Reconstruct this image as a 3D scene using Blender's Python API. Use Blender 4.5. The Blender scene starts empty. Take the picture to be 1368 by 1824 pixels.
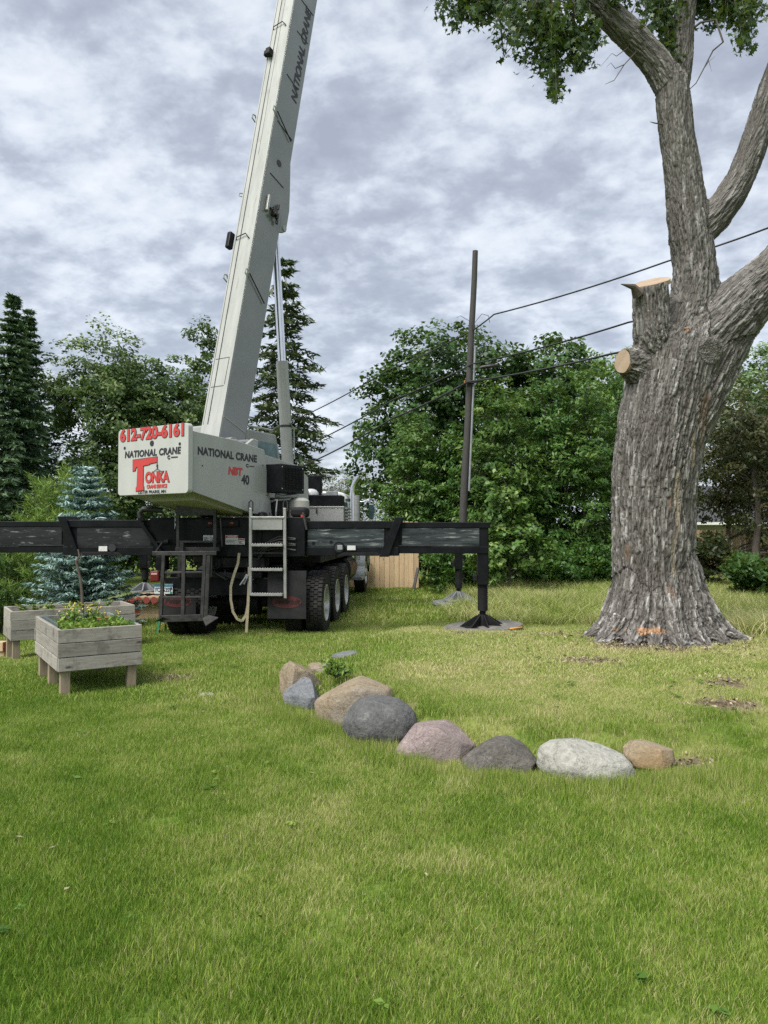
import bpy, bmesh, math, random
import numpy as np
from mathutils import Vector, Matrix, noise as mnoise
R = math.radians
scene = bpy.context.scene
COL = scene.collection
# ------------------------------------------------------------------ camera
CAM_H = 1.65
PITCH = R(1.41)
cam_d = bpy.data.cameras.new('camera')
cam_d.sensor_fit = 'VERTICAL'; cam_d.sensor_height = 36.0
cam_d.lens = 18.0 * 1340.0 / 912.0
cam_d.clip_start = 0.05; cam_d.clip_end = 3000
cam = bpy.data.objects.new('camera', cam_d); COL.objects.link(cam)
cam.location = (0, 0, CAM_H); cam.rotation_euler = (R(90) + PITCH, 0, 0)
scene.camera = cam
# ------------------------------------------------------------------ sky and sun
SUN_EL, SUN_AZ = R(56), R(222)          # azimuth clockwise from +Y: behind the camera, to its left
w = bpy.data.worlds.new('World'); scene.world = w; w.use_nodes = True
nt = w.node_tree; nt.nodes.clear()
def nn(t, typ, **kw):
    n = t.nodes.new(typ)
    for k, v in kw.items():
        setattr(n, k, v)
    return n
def L(t, a, b): t.links.new(a, b)
out = nn(nt, 'ShaderNodeOutputWorld'); bg = nn(nt, 'ShaderNodeBackground')
sky = nn(nt, 'ShaderNodeTexSky', sky_type='NISHITA', sun_disc=False)
sky.sun_elevation = SUN_EL; sky.sun_rotation = SUN_AZ; sky.air_density = 1.0; sky.dust_density = 2.0
tc = nn(nt, 'ShaderNodeTexCoord'); sep = nn(nt, 'ShaderNodeSeparateXYZ')
L(nt, tc.outputs['Generated'], sep.inputs[0])
za = nn(nt, 'ShaderNodeMath', operation='MAXIMUM'); L(nt, sep.outputs[2], za.inputs[0]); za.inputs[1].default_value = 0.0
zb = nn(nt, 'ShaderNodeMath', operation='ADD'); L(nt, za.outputs[0], zb.inputs[0]); zb.inputs[1].default_value = 0.34
dv = []
for i in (0, 1):
    d = nn(nt, 'ShaderNodeMath', operation='DIVIDE'); L(nt, sep.outputs[i], d.inputs[0]); L(nt, zb.outputs[0], d.inputs[1]); dv.append(d)
cmb = nn(nt, 'ShaderNodeCombineXYZ'); L(nt, dv[0].outputs[0], cmb.inputs[0]); L(nt, dv[1].outputs[0], cmb.inputs[1])
mp = nn(nt, 'ShaderNodeMapping'); mp.inputs['Location'].default_value = (3.1, 1.7, 0.4); mp.inputs['Rotation'].default_value = (0, 0, R(25)); mp.inputs['Scale'].default_value = (1.0, 1.15, 1.0)
L(nt, cmb.outputs[0], mp.inputs[0])
def noise_w(scale, det, rough, dist):
    n = nn(nt, 'ShaderNodeTexNoise'); n.inputs['Scale'].default_value = scale; n.inputs['Detail'].default_value = det
    n.inputs['Roughness'].default_value = rough; n.inputs['Distortion'].default_value = dist
    L(nt, mp.outputs[0], n.inputs['Vector']); return n
n1 = noise_w(5.4, 9, 0.55, 0.1); n2 = noise_w(13.5, 7, 0.58, 0.15); n3 = noise_w(1.9, 3, 0.5, 0.0)
def mathn(op, a, b):
    m = nn(nt, 'ShaderNodeMath', operation=op)
    for i, x in enumerate((a, b)):
        if isinstance(x, (int, float)): m.inputs[i].default_value = x
        else: L(nt, x, m.inputs[i])
    return m.outputs[0]
v = mathn('ADD', mathn('MULTIPLY', n1.outputs[0], 0.52), mathn('MULTIPLY', n2.outputs[0], 0.34))
v = mathn('ADD', v, mathn('MULTIPLY', n3.outputs[0], 0.17))
rp = nn(nt, 'ShaderNodeValToRGB'); L(nt, v, rp.inputs[0])
els = rp.color_ramp.elements
els[0].position = 0.405; els[0].color = (0.36, 0.395, 0.465, 1)
els[1].position = 0.645; els[1].color = (0.81, 0.845, 0.89, 1)
for p, c in ((0.475, (0.43, 0.470, 0.545, 1)), (0.525, (0.55, 0.595, 0.670, 1)), (0.575, (0.69, 0.735, 0.80, 1))):
    e = els.new(p); e.color = c
SKY_GAIN = 0.30
sm = nn(nt, 'ShaderNodeVectorMath', operation='SCALE'); L(nt, rp.outputs[0], sm.inputs[0]); sm.inputs['Scale'].default_value = SKY_GAIN / 0.1
mx = nn(nt, 'ShaderNodeMixRGB'); mx.inputs[0].default_value = 0.92
L(nt, sky.outputs[0], mx.inputs[1]); L(nt, sm.outputs[0], mx.inputs[2])
L(nt, mx.outputs[0], bg.inputs[0]); bg.inputs[1].default_value = 0.1
L(nt, bg.outputs[0], out.inputs[0])
sun_d = bpy.data.lights.new('sun', 'SUN'); sun_d.energy = 1.5; sun_d.angle = R(38); sun_d.color = (1.0, 0.965, 0.90)
sun = bpy.data.objects.new('sun', sun_d); COL.objects.link(sun)
sd = Vector((math.sin(SUN_AZ) * math.cos(SUN_EL), math.cos(SUN_AZ) * math.cos(SUN_EL), math.sin(SUN_EL)))
sun.rotation_euler = sd.to_track_quat('Z', 'Y').to_euler(); sun.location = (-20, -20, 40)
vs = scene.view_settings; vs.view_transform = 'Standard'; vs.look = 'None'; vs.gamma = 1; vs.use_curve_mapping = False
vs.exposure = 1.9
cy = scene.cycles
cy.use_denoising = False; cy.max_bounces = 6; cy.diffuse_bounces = 3; cy.glossy_bounces = 3; cy.transmission_bounces = 4; cy.transparent_max_bounces = 8
cy.use_adaptive_sampling = True; cy.adaptive_threshold = 0.007; cy.adaptive_min_samples = 48; cy.caustics_reflective = False; cy.caustics_refractive = False
# ------------------------------------------------------------------ helpers
def at(px, py, Y):
    """survey point: direction read off the photograph, depth Y in metres"""
    u = (px - 684) / 1340; v_ = (912 - py) / 1340
    d = Vector((u, math.cos(PITCH) - v_ * math.sin(PITCH), math.sin(PITCH) + v_ * math.cos(PITCH)))
    d *= Y / d.y
    return Vector((d.x, d.y, CAM_H + d.z))
def sstep(a, b, x):
    t = np.clip((np.asarray(x, float) - a) / (b - a), 0, 1); return t * t * (3 - 2 * t)
EDGE = np.array([(-0.30, 9.9), (-0.62, 9.0), (-0.80, 8.2), (-0.80, 7.4), (-0.62, 6.9), (-0.15, 6.25), (0.05, 5.95), (0.42, 5.5), (0.86, 5.2), (1.36, 5.12), (1.9, 5.2), (2.9, 5.5), (4.5, 6.2), (7, 7.5)])
def edge_dist(x, y):
    """distance to the boulder line, positive on the mound side"""
    x = np.asarray(x, float); y = np.asarray(y, float)
    best = np.full(x.shape, 1e9); sgn = np.ones(x.shape)
    for (ax, ay), (bx, by) in zip(EDGE[:-1], EDGE[1:]):
        dx, dy = bx - ax, by - ay
        t = np.clip(((x - ax) * dx + (y - ay) * dy) / (dx * dx + dy * dy), 0, 1)
        qx, qy = x - ax - t * dx, y - ay - t * dy
        d = np.hypot(qx, qy); cr = dx * qy - dy * qx
        m = d < best - 1e-9
        best = np.where(m, d, best); sgn = np.where(m, np.where(cr >= 0, 1, -1), sgn)
    return best * sgn
def ground_z(x, y):
    x = np.asarray(x, float); y = np.asarray(y, float)
    z = -0.020 * np.clip(-x - 1.0, 0, 6.3) ** 2 * sstep(7, 14, y)
    d = edge_dist(x, y)
    soft = 0.28 + 0.35 * sstep(1.6, 4.5, x) + 0.3 * sstep(8, 9.6, y)
    m = 0.23 * sstep(-0.08, 1.0, d / soft * 0.6) + 0.03 * sstep(0.3, 3, d)
    z = z + m * (1 - 0.8 * sstep(9.6, 12.5, y)) * (1 - 0.5 * sstep(5, 9, x))
    z = z + 0.012 * np.sin(x * 1.7 + 0.6 * y) * np.sin(y * 1.3 - x) + 0.008 * np.sin(3.1 * x + 1) * np.sin(2.7 * y)
    return z
def gz(x, y): return float(ground_z(np.array([x]), np.array([y]))[0])

class MB:
    def __init__(s): s.v = []; s.f = []
    def add(s, vs_, fs_):
        o = len(s.v); s.v += [tuple(p) for p in vs_]; s.f += [tuple(i + o for i in f) for f in fs_]; return s
    def box(s, c, size, rot=None):
        hx, hy, hz = size[0] / 2, size[1] / 2, size[2] / 2; c = Vector(c)
        P = [Vector((x, y, z)) for z in (-hz, hz) for y in (-hy, hy) for x in (-hx, hx)]
        if rot is not None: P = [rot @ p for p in P]
        return s.add([p + c for p in P], [(0, 2, 3, 1), (4, 5, 7, 6), (0, 1, 5, 4), (2, 6, 7, 3), (0, 4, 6, 2), (1, 3, 7, 5)])
    def span(s, x0, x1, y0, y1, z0, z1): return s.box(((x0 + x1) / 2, (y0 + y1) / 2, (z0 + z1) / 2), (abs(x1 - x0), abs(y1 - y0), abs(z1 - z0)))
    def bar(s, p0, p1, wd, ht, up=(0, 0, 1)):
        p0, p1 = Vector(p0), Vector(p1); d = p1 - p0; y = d.normalized(); u = Vector(up)
        if abs(y.dot(u)) > 0.98: u = Vector((0, 1, 0))
        x = y.cross(u).normalized(); z = x.cross(y)
        m = Matrix((x, y, z)).transposed()
        return s.box((p0 + p1) / 2, (wd, d.length, ht), m)
    def tube(s, pts, rads, n=8, cap=True):
        pts = [Vector(p) for p in pts]
        if not hasattr(rads, '__len__'): rads = [rads] * len(pts)
        o = len(s.v); prev = None
        for i, p in enumerate(pts):
            t = (pts[min(i + 1, len(pts) - 1)] - pts[max(i - 1, 0)]).normalized()
            if prev is None:
                a = Vector((1, 0, 0)) if abs(t.x) < 0.9 else Vector((0, 1, 0)); a = (a - t * a.dot(t)).normalized()
            else:
                a = prev - t * prev.dot(t); a = a.normalized() if a.length > 1e-6 else Vector((1, 0, 0))
            b = t.cross(a); prev = a
            for k in range(n):
                an = 2 * math.pi * k / n; s.v.append(tuple(p + (a * math.cos(an) + b * math.sin(an)) * rads[i]))
        for i in range(len(pts) - 1):
            for k in range(n):
                k2 = (k + 1) % n; s.f.append((o + i * n + k, o + i * n + k2, o + (i + 1) * n + k2, o + (i + 1) * n + k))
        if cap:
            s.f.append(tuple(o + k for k in reversed(range(n)))); e = o + (len(pts) - 1) * n; s.f.append(tuple(e + k for k in range(n)))
        return s
    def cyl(s, p0, p1, r, n=20): return s.tube([p0, p1], [r, r], n)
    def prism(s, poly, off):
        n = len(poly); off = Vector(off); P = [Vector(p) for p in poly]
        return s.add(P + [p + off for p in P], [tuple(reversed(range(n))), tuple(range(n, 2 * n))] + [(i, (i + 1) % n, n + (i + 1) % n, n + i) for i in range(n)])
    def lathe(s, prof, n=32, axis='x', c=(0, 0, 0)):
        o = len(s.v); m = len(prof); c = Vector(c)
        for k in range(n):
            a = 2 * math.pi * k / n
            for (h, r) in prof:
                q = (h, r * math.cos(a), r * math.sin(a)) if axis == 'x' else ((r * math.cos(a), r * math.sin(a), h) if axis == 'z' else (r * math.cos(a), h, r * math.sin(a)))
                s.v.append(tuple(Vector(q) + c))
        for k in range(n):
            k2 = (k + 1) % n
            for i in range(m - 1): s.f.append((o + k * m + i, o + k * m + i + 1, o + k2 * m + i + 1, o + k2 * m + i))
        return s
    def mesh(s, name, mat):
        me = bpy.data.meshes.new(name); me.from_pydata(s.v, [], s.f)
        bm = bmesh.new(); bm.from_mesh(me); bmesh.ops.recalc_face_normals(bm, faces=bm.faces); bm.to_mesh(me); bm.free()
        if mat: me.materials.append(mat)
        return me
    def build(s, name, mat, parent=None, bevel=0.0, smooth=None, seg=2):
        me = s.mesh(name, mat)
        if smooth is not None:
            me.shade_smooth(); me.set_sharp_from_angle(angle=R(smooth))
        return link(name, me, parent, bevel, seg)
def link(name, me, parent=None, bevel=0.0, seg=2):
    o = bpy.data.objects.new(name, me); COL.objects.link(o); o.parent = parent
    if bevel:
        b = o.modifiers.new('bevel', 'BEVEL'); b.width = bevel; b.segments = seg; b.limit_method = 'ANGLE'; b.angle_limit = R(35)
    return o
def np_mesh(name, V, F, mat, attrs=None, smooth=False):
    V = np.asarray(V, np.float32); F = np.asarray(F, np.int32); k = F.shape[1]
    me = bpy.data.meshes.new(name)
    me.vertices.add(len(V)); me.vertices.foreach_set('co', V.ravel())
    me.loops.add(F.size); me.loops.foreach_set('vertex_index', F.ravel())
    me.polygons.add(len(F)); me.polygons.foreach_set('loop_start', np.arange(len(F), dtype=np.int32) * k)
    for nme, val in (attrs or {}).items():
        a = me.attributes.new(nme, 'FLOAT', 'POINT'); a.data.foreach_set('value', np.asarray(val, np.float32))
    me.update(calc_edges=True); me.validate()
    if mat: me.materials.append(mat)
    if smooth: me.shade_smooth()
    return me
def tag(o, label=None, cat=None, group=None, kind=None):
    if label: o['label'] = label
    if cat: o['category'] = cat
    if group: o['group'] = group
    if kind: o['kind'] = kind
    return o
def empty(name, loc=(0, 0, 0), rz=0.0, label=None, cat=None, group=None):
    o = bpy.data.objects.new(name, None); COL.objects.link(o); o.location = loc; o.rotation_euler = (0, 0, rz); o.empty_display_size = 0.1
    return tag(o, label, cat, group)
# ------------------------------------------------------------------ materials
def new_mat(name):
    m = bpy.data.materials.new(name); m.use_nodes = True
    return m, m.node_tree, m.node_tree.nodes['Principled BSDF']
def c4(c): return (c[0], c[1], c[2], 1)
def tnoise(t, vec, scale, det=4, rough=0.55, dist=0.0):
    n = nn(t, 'ShaderNodeTexNoise'); n.inputs['Scale'].default_value = scale; n.inputs['Detail'].default_value = det
    n.inputs['Roughness'].default_value = rough; n.inputs['Distortion'].default_value = dist
    if vec is not None: L(t, vec, n.inputs['Vector'])
    return n
def ramp(t, fac, stops):
    r = nn(t, 'ShaderNodeValToRGB'); L(t, fac, r.inputs[0]); e = r.color_ramp.elements
    e[0].position, e[0].color = stops[0][0], c4(stops[0][1]); e[1].position, e[1].color = stops[-1][0], c4(stops[-1][1])
    for p, c in stops[1:-1]:
        q = e.new(p); q.color = c4(c)
    return r
def mixc(t, fac, a, b, mode='MIX'):
    m = nn(t, 'ShaderNodeMixRGB', blend_type=mode)
    for i, x in ((0, fac), (1, a), (2, b)):
        if isinstance(x, (int, float)): m.inputs[i].default_value = x
        elif isinstance(x, tuple): m.inputs[i].default_value = c4(x)
        else: L(t, x, m.inputs[i])
    return m.outputs[0]
def objvec(t, scale=(1, 1, 1)):
    c = nn(t, 'ShaderNodeTexCoord'); m = nn(t, 'ShaderNodeMapping'); m.inputs['Scale'].default_value = scale
    L(t, c.outputs['Object'], m.inputs[0]); return m.outputs[0]
def bump(t, b, h, strength, dist):
    n = nn(t, 'ShaderNodeBump'); n.inputs['Strength'].default_value = strength; n.inputs['Distance'].default_value = dist
    L(t, h, n.inputs['Height']); L(t, n.outputs[0], b.inputs['Normal']); return n
def surf(name, col, col2=None, scale=6.0, rough=0.5, metal=0.0, stretch=(1, 1, 1), lo=0.35, hi=0.7, bmp=0.0, bscale=40.0, bdist=0.01, spots=None, rvar=0.12, coat=0.0, spec=0.5):
    """base colour with a second colour worn in by noise, uneven gloss, fine relief"""
    m, t, b = new_mat(name); vec = objvec(t, stretch)
    n = tnoise(t, vec, scale, 6, 0.6)
    r = ramp(t, n.outputs[0], [(lo, col), (hi, col2 or col)])
    c = r.outputs[0]
    if spots:
        sc_, lo_, hi_, sc_col = spots
        n2 = tnoise(t, vec, sc_, 5, 0.65); rr = ramp(t, n2.outputs[0], [(lo_, (0, 0, 0)), (hi_, (1, 1, 1))])
        c = mixc(t, rr.outputs[0], c, sc_col)
    L(t, c, b.inputs['Base Color'])
    n3 = tnoise(t, vec, scale * 2.3, 4, 0.6)
    mr = nn(t, 'ShaderNodeMapRange'); mr.inputs[1].default_value = 0.3; mr.inputs[2].default_value = 0.7
    mr.inputs[3].default_value = max(0.02, rough - rvar); mr.inputs[4].default_value = min(1, rough + rvar)
    L(t, n3.outputs[0], mr.inputs[0]); L(t, mr.outputs[0], b.inputs['Roughness'])
    b.inputs['Metallic'].default_value = metal; b.inputs['Specular IOR Level'].default_value = spec
    if coat: b.inputs['Coat Weight'].default_value = coat; b.inputs['Coat Roughness'].default_value = 0.15
    if bmp:
        n4 = tnoise(t, vec, bscale, 5, 0.6); bump(t, b, n4.outputs[0], bmp, bdist)
    return m
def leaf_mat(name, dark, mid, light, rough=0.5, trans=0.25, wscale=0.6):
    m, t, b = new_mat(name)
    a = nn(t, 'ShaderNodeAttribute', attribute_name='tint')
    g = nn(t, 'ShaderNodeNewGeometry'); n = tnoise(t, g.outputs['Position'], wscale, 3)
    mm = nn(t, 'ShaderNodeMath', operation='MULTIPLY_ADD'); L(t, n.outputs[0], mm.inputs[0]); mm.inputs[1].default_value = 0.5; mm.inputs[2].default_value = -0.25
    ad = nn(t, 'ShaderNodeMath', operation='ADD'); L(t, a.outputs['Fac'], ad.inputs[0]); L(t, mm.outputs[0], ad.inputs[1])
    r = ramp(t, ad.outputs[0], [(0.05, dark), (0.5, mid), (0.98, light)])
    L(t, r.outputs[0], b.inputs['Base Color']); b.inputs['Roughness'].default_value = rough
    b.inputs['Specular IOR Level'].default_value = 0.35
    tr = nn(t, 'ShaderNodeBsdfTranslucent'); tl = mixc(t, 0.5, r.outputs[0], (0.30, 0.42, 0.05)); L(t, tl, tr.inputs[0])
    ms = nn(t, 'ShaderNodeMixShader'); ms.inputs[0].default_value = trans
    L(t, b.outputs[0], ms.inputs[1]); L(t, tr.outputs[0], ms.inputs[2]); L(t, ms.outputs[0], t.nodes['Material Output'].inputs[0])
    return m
def wood_mat(name, col, col2, axis=0, knots=True, rough=0.8, grain=1.0, stain=None):
    m, t, b = new_mat(name); st = [9.0, 9.0, 9.0]; st[axis] = 0.8
    oi = nn(t, 'ShaderNodeObjectInfo'); vec0 = objvec(t, (1, 1, 1))
    ofs = nn(t, 'ShaderNodeVectorMath', operation='ADD'); L(t, vec0, ofs.inputs[0])
    sc_ = nn(t, 'ShaderNodeVectorMath', operation='SCALE'); cx = nn(t, 'ShaderNodeCombineXYZ')
    for i in range(3): L(t, oi.outputs['Random'], cx.inputs[i])
    L(t, cx.outputs[0], sc_.inputs[0]); sc_.inputs['Scale'].default_value = 37.0; L(t, sc_.outputs[0], ofs.inputs[1])
    mpn = nn(t, 'ShaderNodeMapping'); mpn.inputs['Scale'].default_value = st; L(t, ofs.outputs[0], mpn.inputs[0])
    n = tnoise(t, mpn.outputs[0], 6.0 * grain, 7, 0.65, 0.4)
    r = ramp(t, n.outputs[0], [(0.28, col2), (0.62, col)]); c = r.outputs[0]
    n2 = tnoise(t, ofs.outputs[0], 3.0, 3); c = mixc(t, 0.35, c, mixc(t, n2.outputs[0], tuple(x * 0.55 for x in col2), tuple(min(1, x * 1.15) for x in col)))
    if stain:
        n5 = tnoise(t, ofs.outputs[0], 5.0, 5, 0.7); rs = ramp(t, n5.outputs[0], [(0.52, (0, 0, 0)), (0.72, (1, 1, 1))]); c = mixc(t, rs.outputs[0], c, stain)
    if knots:
        vo = nn(t, 'ShaderNodeTexVoronoi'); vo.inputs['Scale'].default_value = 1.0; mk = nn(t, 'ShaderNodeMapping'); ks = [7.0] * 3; ks[axis] = 3.0; mk.inputs['Scale'].default_value = ks
        L(t, ofs.outputs[0], mk.inputs[0]); L(t, mk.outputs[0], vo.inputs['Vector'])
        rk = ramp(t, vo.outputs['Distance'], [(0.06, (1, 1, 1)), (0.13, (0, 0, 0))]); c = mixc(t, rk.outputs[0], c, tuple(x * 0.4 for x in col2))
    rv = nn(t, 'ShaderNodeMapRange'); rv.inputs[3].default_value = 0.78; rv.inputs[4].default_value = 1.12; L(t, oi.outputs['Random'], rv.inputs[0])
    hs = nn(t, 'ShaderNodeHueSaturation'); L(t, rv.outputs[0], hs.inputs['Value']); L(t, c, hs.inputs['Color'])
    L(t, hs.outputs[0], b.inputs['Base Color']); b.inputs['Roughness'].default_value = rough
    bump(t, b, n.outputs[0], 0.5, 0.004)
    return m
M = {}
M['crane_paint'] = surf('crane_paint', (0.355, 0.365, 0.345), (0.31, 0.32, 0.303), 2.2, 0.36, stretch=(1.4, 1.4, 0.55), coat=0.2, spots=(5, 0.64, 0.9, (0.26, 0.25, 0.22)))
M['boom_dirty'] = surf('boom_dirty', (0.40, 0.41, 0.39), (0.31, 0.318, 0.30), 3.0, 0.55, stretch=(2.2, 2.2, 0.5), spots=(5, 0.58, 0.78, (0.22, 0.21, 0.18)))
M['boom_gloss'] = surf('boom_gloss', (0.205, 0.215, 0.208), (0.165, 0.176, 0.171), 1.4, 0.18, coat=0.5)
M['sign_plate'] = surf('sign_plate', (0.455, 0.462, 0.437), (0.405, 0.412, 0.39), 2.0, 0.4, stretch=(1.5, 1.5, 0.6), spots=(5, 0.66, 0.92, (0.36, 0.35, 0.31)))
M['turret_under'] = surf('turret_under', (0.42, 0.40, 0.33), (0.34, 0.33, 0.28), 3.0, 0.6)
M['black_paint'] = surf('black_paint', (0.0035, 0.004, 0.0052), (0.009, 0.010, 0.012), 4.0, 0.42, spots=(14, 0.62, 0.78, (0.034, 0.032, 0.029)), spec=0.18)
M['black_dusty'] = surf('black_dusty', (0.008, 0.0085, 0.0095), (0.021, 0.021, 0.021), 5.0, 0.6, spots=(8, 0.58, 0.75, (0.045, 0.041, 0.035)), spec=0.18)
M['slide_steel'] = surf('slide_steel', (0.022, 0.028, 0.032), (0.085, 0.10, 0.105), 3.0, 0.36, 0.55, stretch=(0.7, 1, 6), lo=0.35, hi=0.66, spots=(4, 0.56, 0.72, (0.42, 0.44, 0.44)))
M['slide_dark'] = surf('slide_dark', (0.007, 0.008, 0.010), (0.024, 0.026, 0.029), 3.0, 0.40, 0.2, stretch=(0.9, 1, 5), spots=(5, 0.60, 0.72, (0.26, 0.27, 0.27)))
M['bare_steel'] = surf('bare_steel', (0.030, 0.029, 0.029), (0.075, 0.073, 0.070), 8.0, 0.5, 0.4, spots=(16, 0.58, 0.72, (0.050, 0.030, 0.020)))
M['aluminium'] = surf('aluminium', (0.40, 0.40, 0.385), (0.29, 0.29, 0.275), 7.0, 0.42, 0.45, spots=(12, 0.62, 0.8, (0.20, 0.19, 0.17)))
M['tread_plate'] = surf('tread_plate', (0.52, 0.52, 0.51), (0.42, 0.42, 0.41), 30.0, 0.36, 0.5, bmp=0.6, bscale=60, bdist=0.004)
M['chrome'] = surf('chrome', (0.75, 0.76, 0.77), (0.66, 0.67, 0.68), 5.0, 0.12, 1.0, rvar=0.05)
M['rubber'] = surf('rubber', (0.012, 0.012, 0.012), (0.024, 0.023, 0.021), 9.0, 0.78, spots=(6, 0.55, 0.72, (0.050, 0.045, 0.037)), spec=0.3)
M['rim'] = surf('rim', (0.62, 0.62, 0.57), (0.44, 0.44, 0.40), 6.0, 0.35, 0.35)
M['white_paint'] = surf('white_paint', (0.58, 0.59, 0.585), (0.50, 0.51, 0.505), 3.0, 0.30, coat=0.4)
M['flap'] = surf('flap', (0.012, 0.0125, 0.013), (0.028, 0.028, 0.027), 5.0, 0.68, spots=(11, 0.60, 0.70, (0.006, 0.006, 0.006)), spec=0.3)
M['flap_red'] = surf('flap_red', (0.085, 0.014, 0.014), (0.045, 0.012, 0.012), 9.0, 0.7)
M['red'] = surf('red', (0.50, 0.045, 0.042), (0.44, 0.04, 0.038), 5.0, 0.45)
M['ink'] = surf('ink', (0.018, 0.019, 0.024), (0.024, 0.024, 0.03), 5.0, 0.5)
M['lens_red'] = surf('lens_red', (0.13, 0.009, 0.012), (0.09, 0.007, 0.009), 30.0, 0.2, coat=0.4)
M['lens_clear'] = surf('lens_clear', (0.55, 0.30, 0.30), (0.5, 0.28, 0.28), 30.0, 0.2)
M['plate'] = surf('plate', (0.62, 0.65, 0.66), (0.56, 0.60, 0.62), 8.0, 0.4)
M['plate_blue'] = surf('plate_blue', (0.05, 0.16, 0.26), (0.06, 0.20, 0.22), 8.0, 0.4)
M['sticker'] = surf('sticker', (0.66, 0.66, 0.64), (0.50, 0.50, 0.48), 40.0, 0.5)
M['glass'] = surf('glass', (0.012, 0.030, 0.032), (0.035, 0.075, 0.078), 3.0, 0.06, lo=0.3, hi=0.75)
M['cab_teal'] = surf('cab_teal', (0.05, 0.12, 0.12), (0.16, 0.27, 0.27), 4.0, 0.08, lo=0.35, hi=0.7)
M['webbing'] = surf('webbing', (0.34, 0.30, 0.20), (0.25, 0.22, 0.14), 12.0, 0.85)
M['hose'] = surf('hose', (0.020, 0.020, 0.020), (0.032, 0.032, 0.032), 5.0, 0.5)
M['hydraulic_tank'] = surf('hydraulic_tank', (0.50, 0.49, 0.44), (0.40, 0.39, 0.34), 6.0, 0.5)
M['pad'] = surf('pad', (0.165, 0.155, 0.138), (0.10, 0.095, 0.086), 7.0, 0.8, spots=(9, 0.55, 0.75, (0.30, 0.28, 0.23)))
M['crib_wood'] = surf('crib_wood', (0.52, 0.40, 0.26), (0.42, 0.30, 0.18), 6.0, 0.8, stretch=(1, 6, 6))
M['crib_red'] = surf('crib_red', (0.42, 0.075, 0.06), (0.34, 0.09, 0.075), 9.0, 0.75)
M['ladder_green'] = surf('ladder_green', (0.03, 0.25, 0.11), (0.025, 0.2, 0.09), 5.0, 0.45)
M['brace_orange'] = surf('brace_orange', (0.55, 0.24, 0.04), (0.48, 0.2, 0.03), 5.0, 0.5)
M['post_white'] = surf('post_white', (0.78, 0.78, 0.75), (0.70, 0.70, 0.66), 5.0, 0.6)
M['planter_wood'] = wood_mat('planter_wood', (0.385, 0.360, 0.315), (0.205, 0.188, 0.160), 0, stain=(0.12, 0.105, 0.088))
M['leg_wood'] = wood_mat('leg_wood', (0.36, 0.29, 0.20), (0.20, 0.155, 0.105), 2)
M['fence_wood'] = wood_mat('fence_wood', (0.58, 0.43, 0.26), (0.38, 0.26, 0.145), 2)
M['pole_wood'] = wood_mat('pole_wood', (0.088, 0.083, 0.077), (0.028, 0.026, 0.024), 2, knots=False, grain=1.5)
M['cut_wood'] = surf('cut_wood', (0.56, 0.42, 0.28), (0.44, 0.31, 0.19), 9.0, 0.75, lo=0.3, hi=0.72, bmp=0.3, bscale=60)
def ring_mat():
    m, t, b = new_mat('sawn_end'); vec = objvec(t); wv = nn(t, 'ShaderNodeTexWave', wave_type='RINGS', rings_direction='SPHERICAL'); wv.inputs['Scale'].default_value = 26; wv.inputs['Distortion'].default_value = 2.2; wv.inputs['Detail'].default_value = 3; wv.inputs['Detail Scale'].default_value = 1.2
    L(t, vec, wv.inputs['Vector']); n = tnoise(t, vec, 7, 5, 0.6); n2 = tnoise(t, vec, 60, 4, 0.6)
    c = mixc(t, 0.5, ramp(t, wv.outputs[0], [(0.1, (0.27, 0.19, 0.125)), (0.7, (0.43, 0.33, 0.23))]).outputs[0], ramp(t, n.outputs[0], [(0.3, (0.29, 0.20, 0.125)), (0.7, (0.46, 0.36, 0.255))]).outputs[0])
    L(t, c, b.inputs['Base Color']); b.inputs['Roughness'].default_value = 0.85; bump(t, b, n2.outputs[0], 0.5, 0.006); return m
M['sawn_end'] = ring_mat()
M['rust_wood'] = surf('rust_wood', (0.52, 0.20, 0.075), (0.34, 0.13, 0.05), 10.0, 0.85, bmp=0.4, bscale=50)
M['soil'] = surf('soil', (0.045, 0.034, 0.024), (0.085, 0.066, 0.046), 9.0, 0.95, bmp=0.8, bscale=40, bdist=0.02)
M['twig'] = surf('twig', (0.075, 0.060, 0.048), (0.12, 0.10, 0.082), 10.0, 0.9, bmp=0.4, bscale=50)
M['trunk'] = surf('trunk', (0.075, 0.062, 0.050), (0.13, 0.11, 0.092), 5.0, 0.9, stretch=(3, 3, 0.6), bmp=0.7, bscale=14, bdist=0.03)
M['wire'] = surf('wire', (0.02, 0.02, 0.022), (0.03, 0.03, 0.03), 3.0, 0.6)
M['galv'] = surf('galv', (0.36, 0.37, 0.38), (0.27, 0.28, 0.29), 6.0, 0.45, 0.5)
M['asphalt'] = surf('asphalt', (0.17, 0.165, 0.155), (0.24, 0.235, 0.225), 2.0, 0.9)
M['shingle'] = surf('shingle', (0.040, 0.042, 0.048), (0.075, 0.078, 0.086), 9.0, 0.9, bmp=0.5, bscale=40)
M['siding'] = surf('siding', (0.36, 0.34, 0.29), (0.31, 0.295, 0.25), 3.0, 0.7)
M['paver'] = surf('paver', (0.36, 0.35, 0.32), (0.28, 0.27, 0.25), 12.0, 0.9, bmp=0.4, bscale=50)
M['yellow_flower'] = surf('yellow_flower', (0.46, 0.40, 0.07), (0.40, 0.34, 0.05), 9.0, 0.6)
M['orange_flower'] = surf('orange_flower', (0.62, 0.20, 0.10), (0.56, 0.16, 0.08), 9.0, 0.6)
M['net'] = surf('net', (0.16, 0.24, 0.23), (0.13, 0.20, 0.19), 9.0, 0.6)
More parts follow.
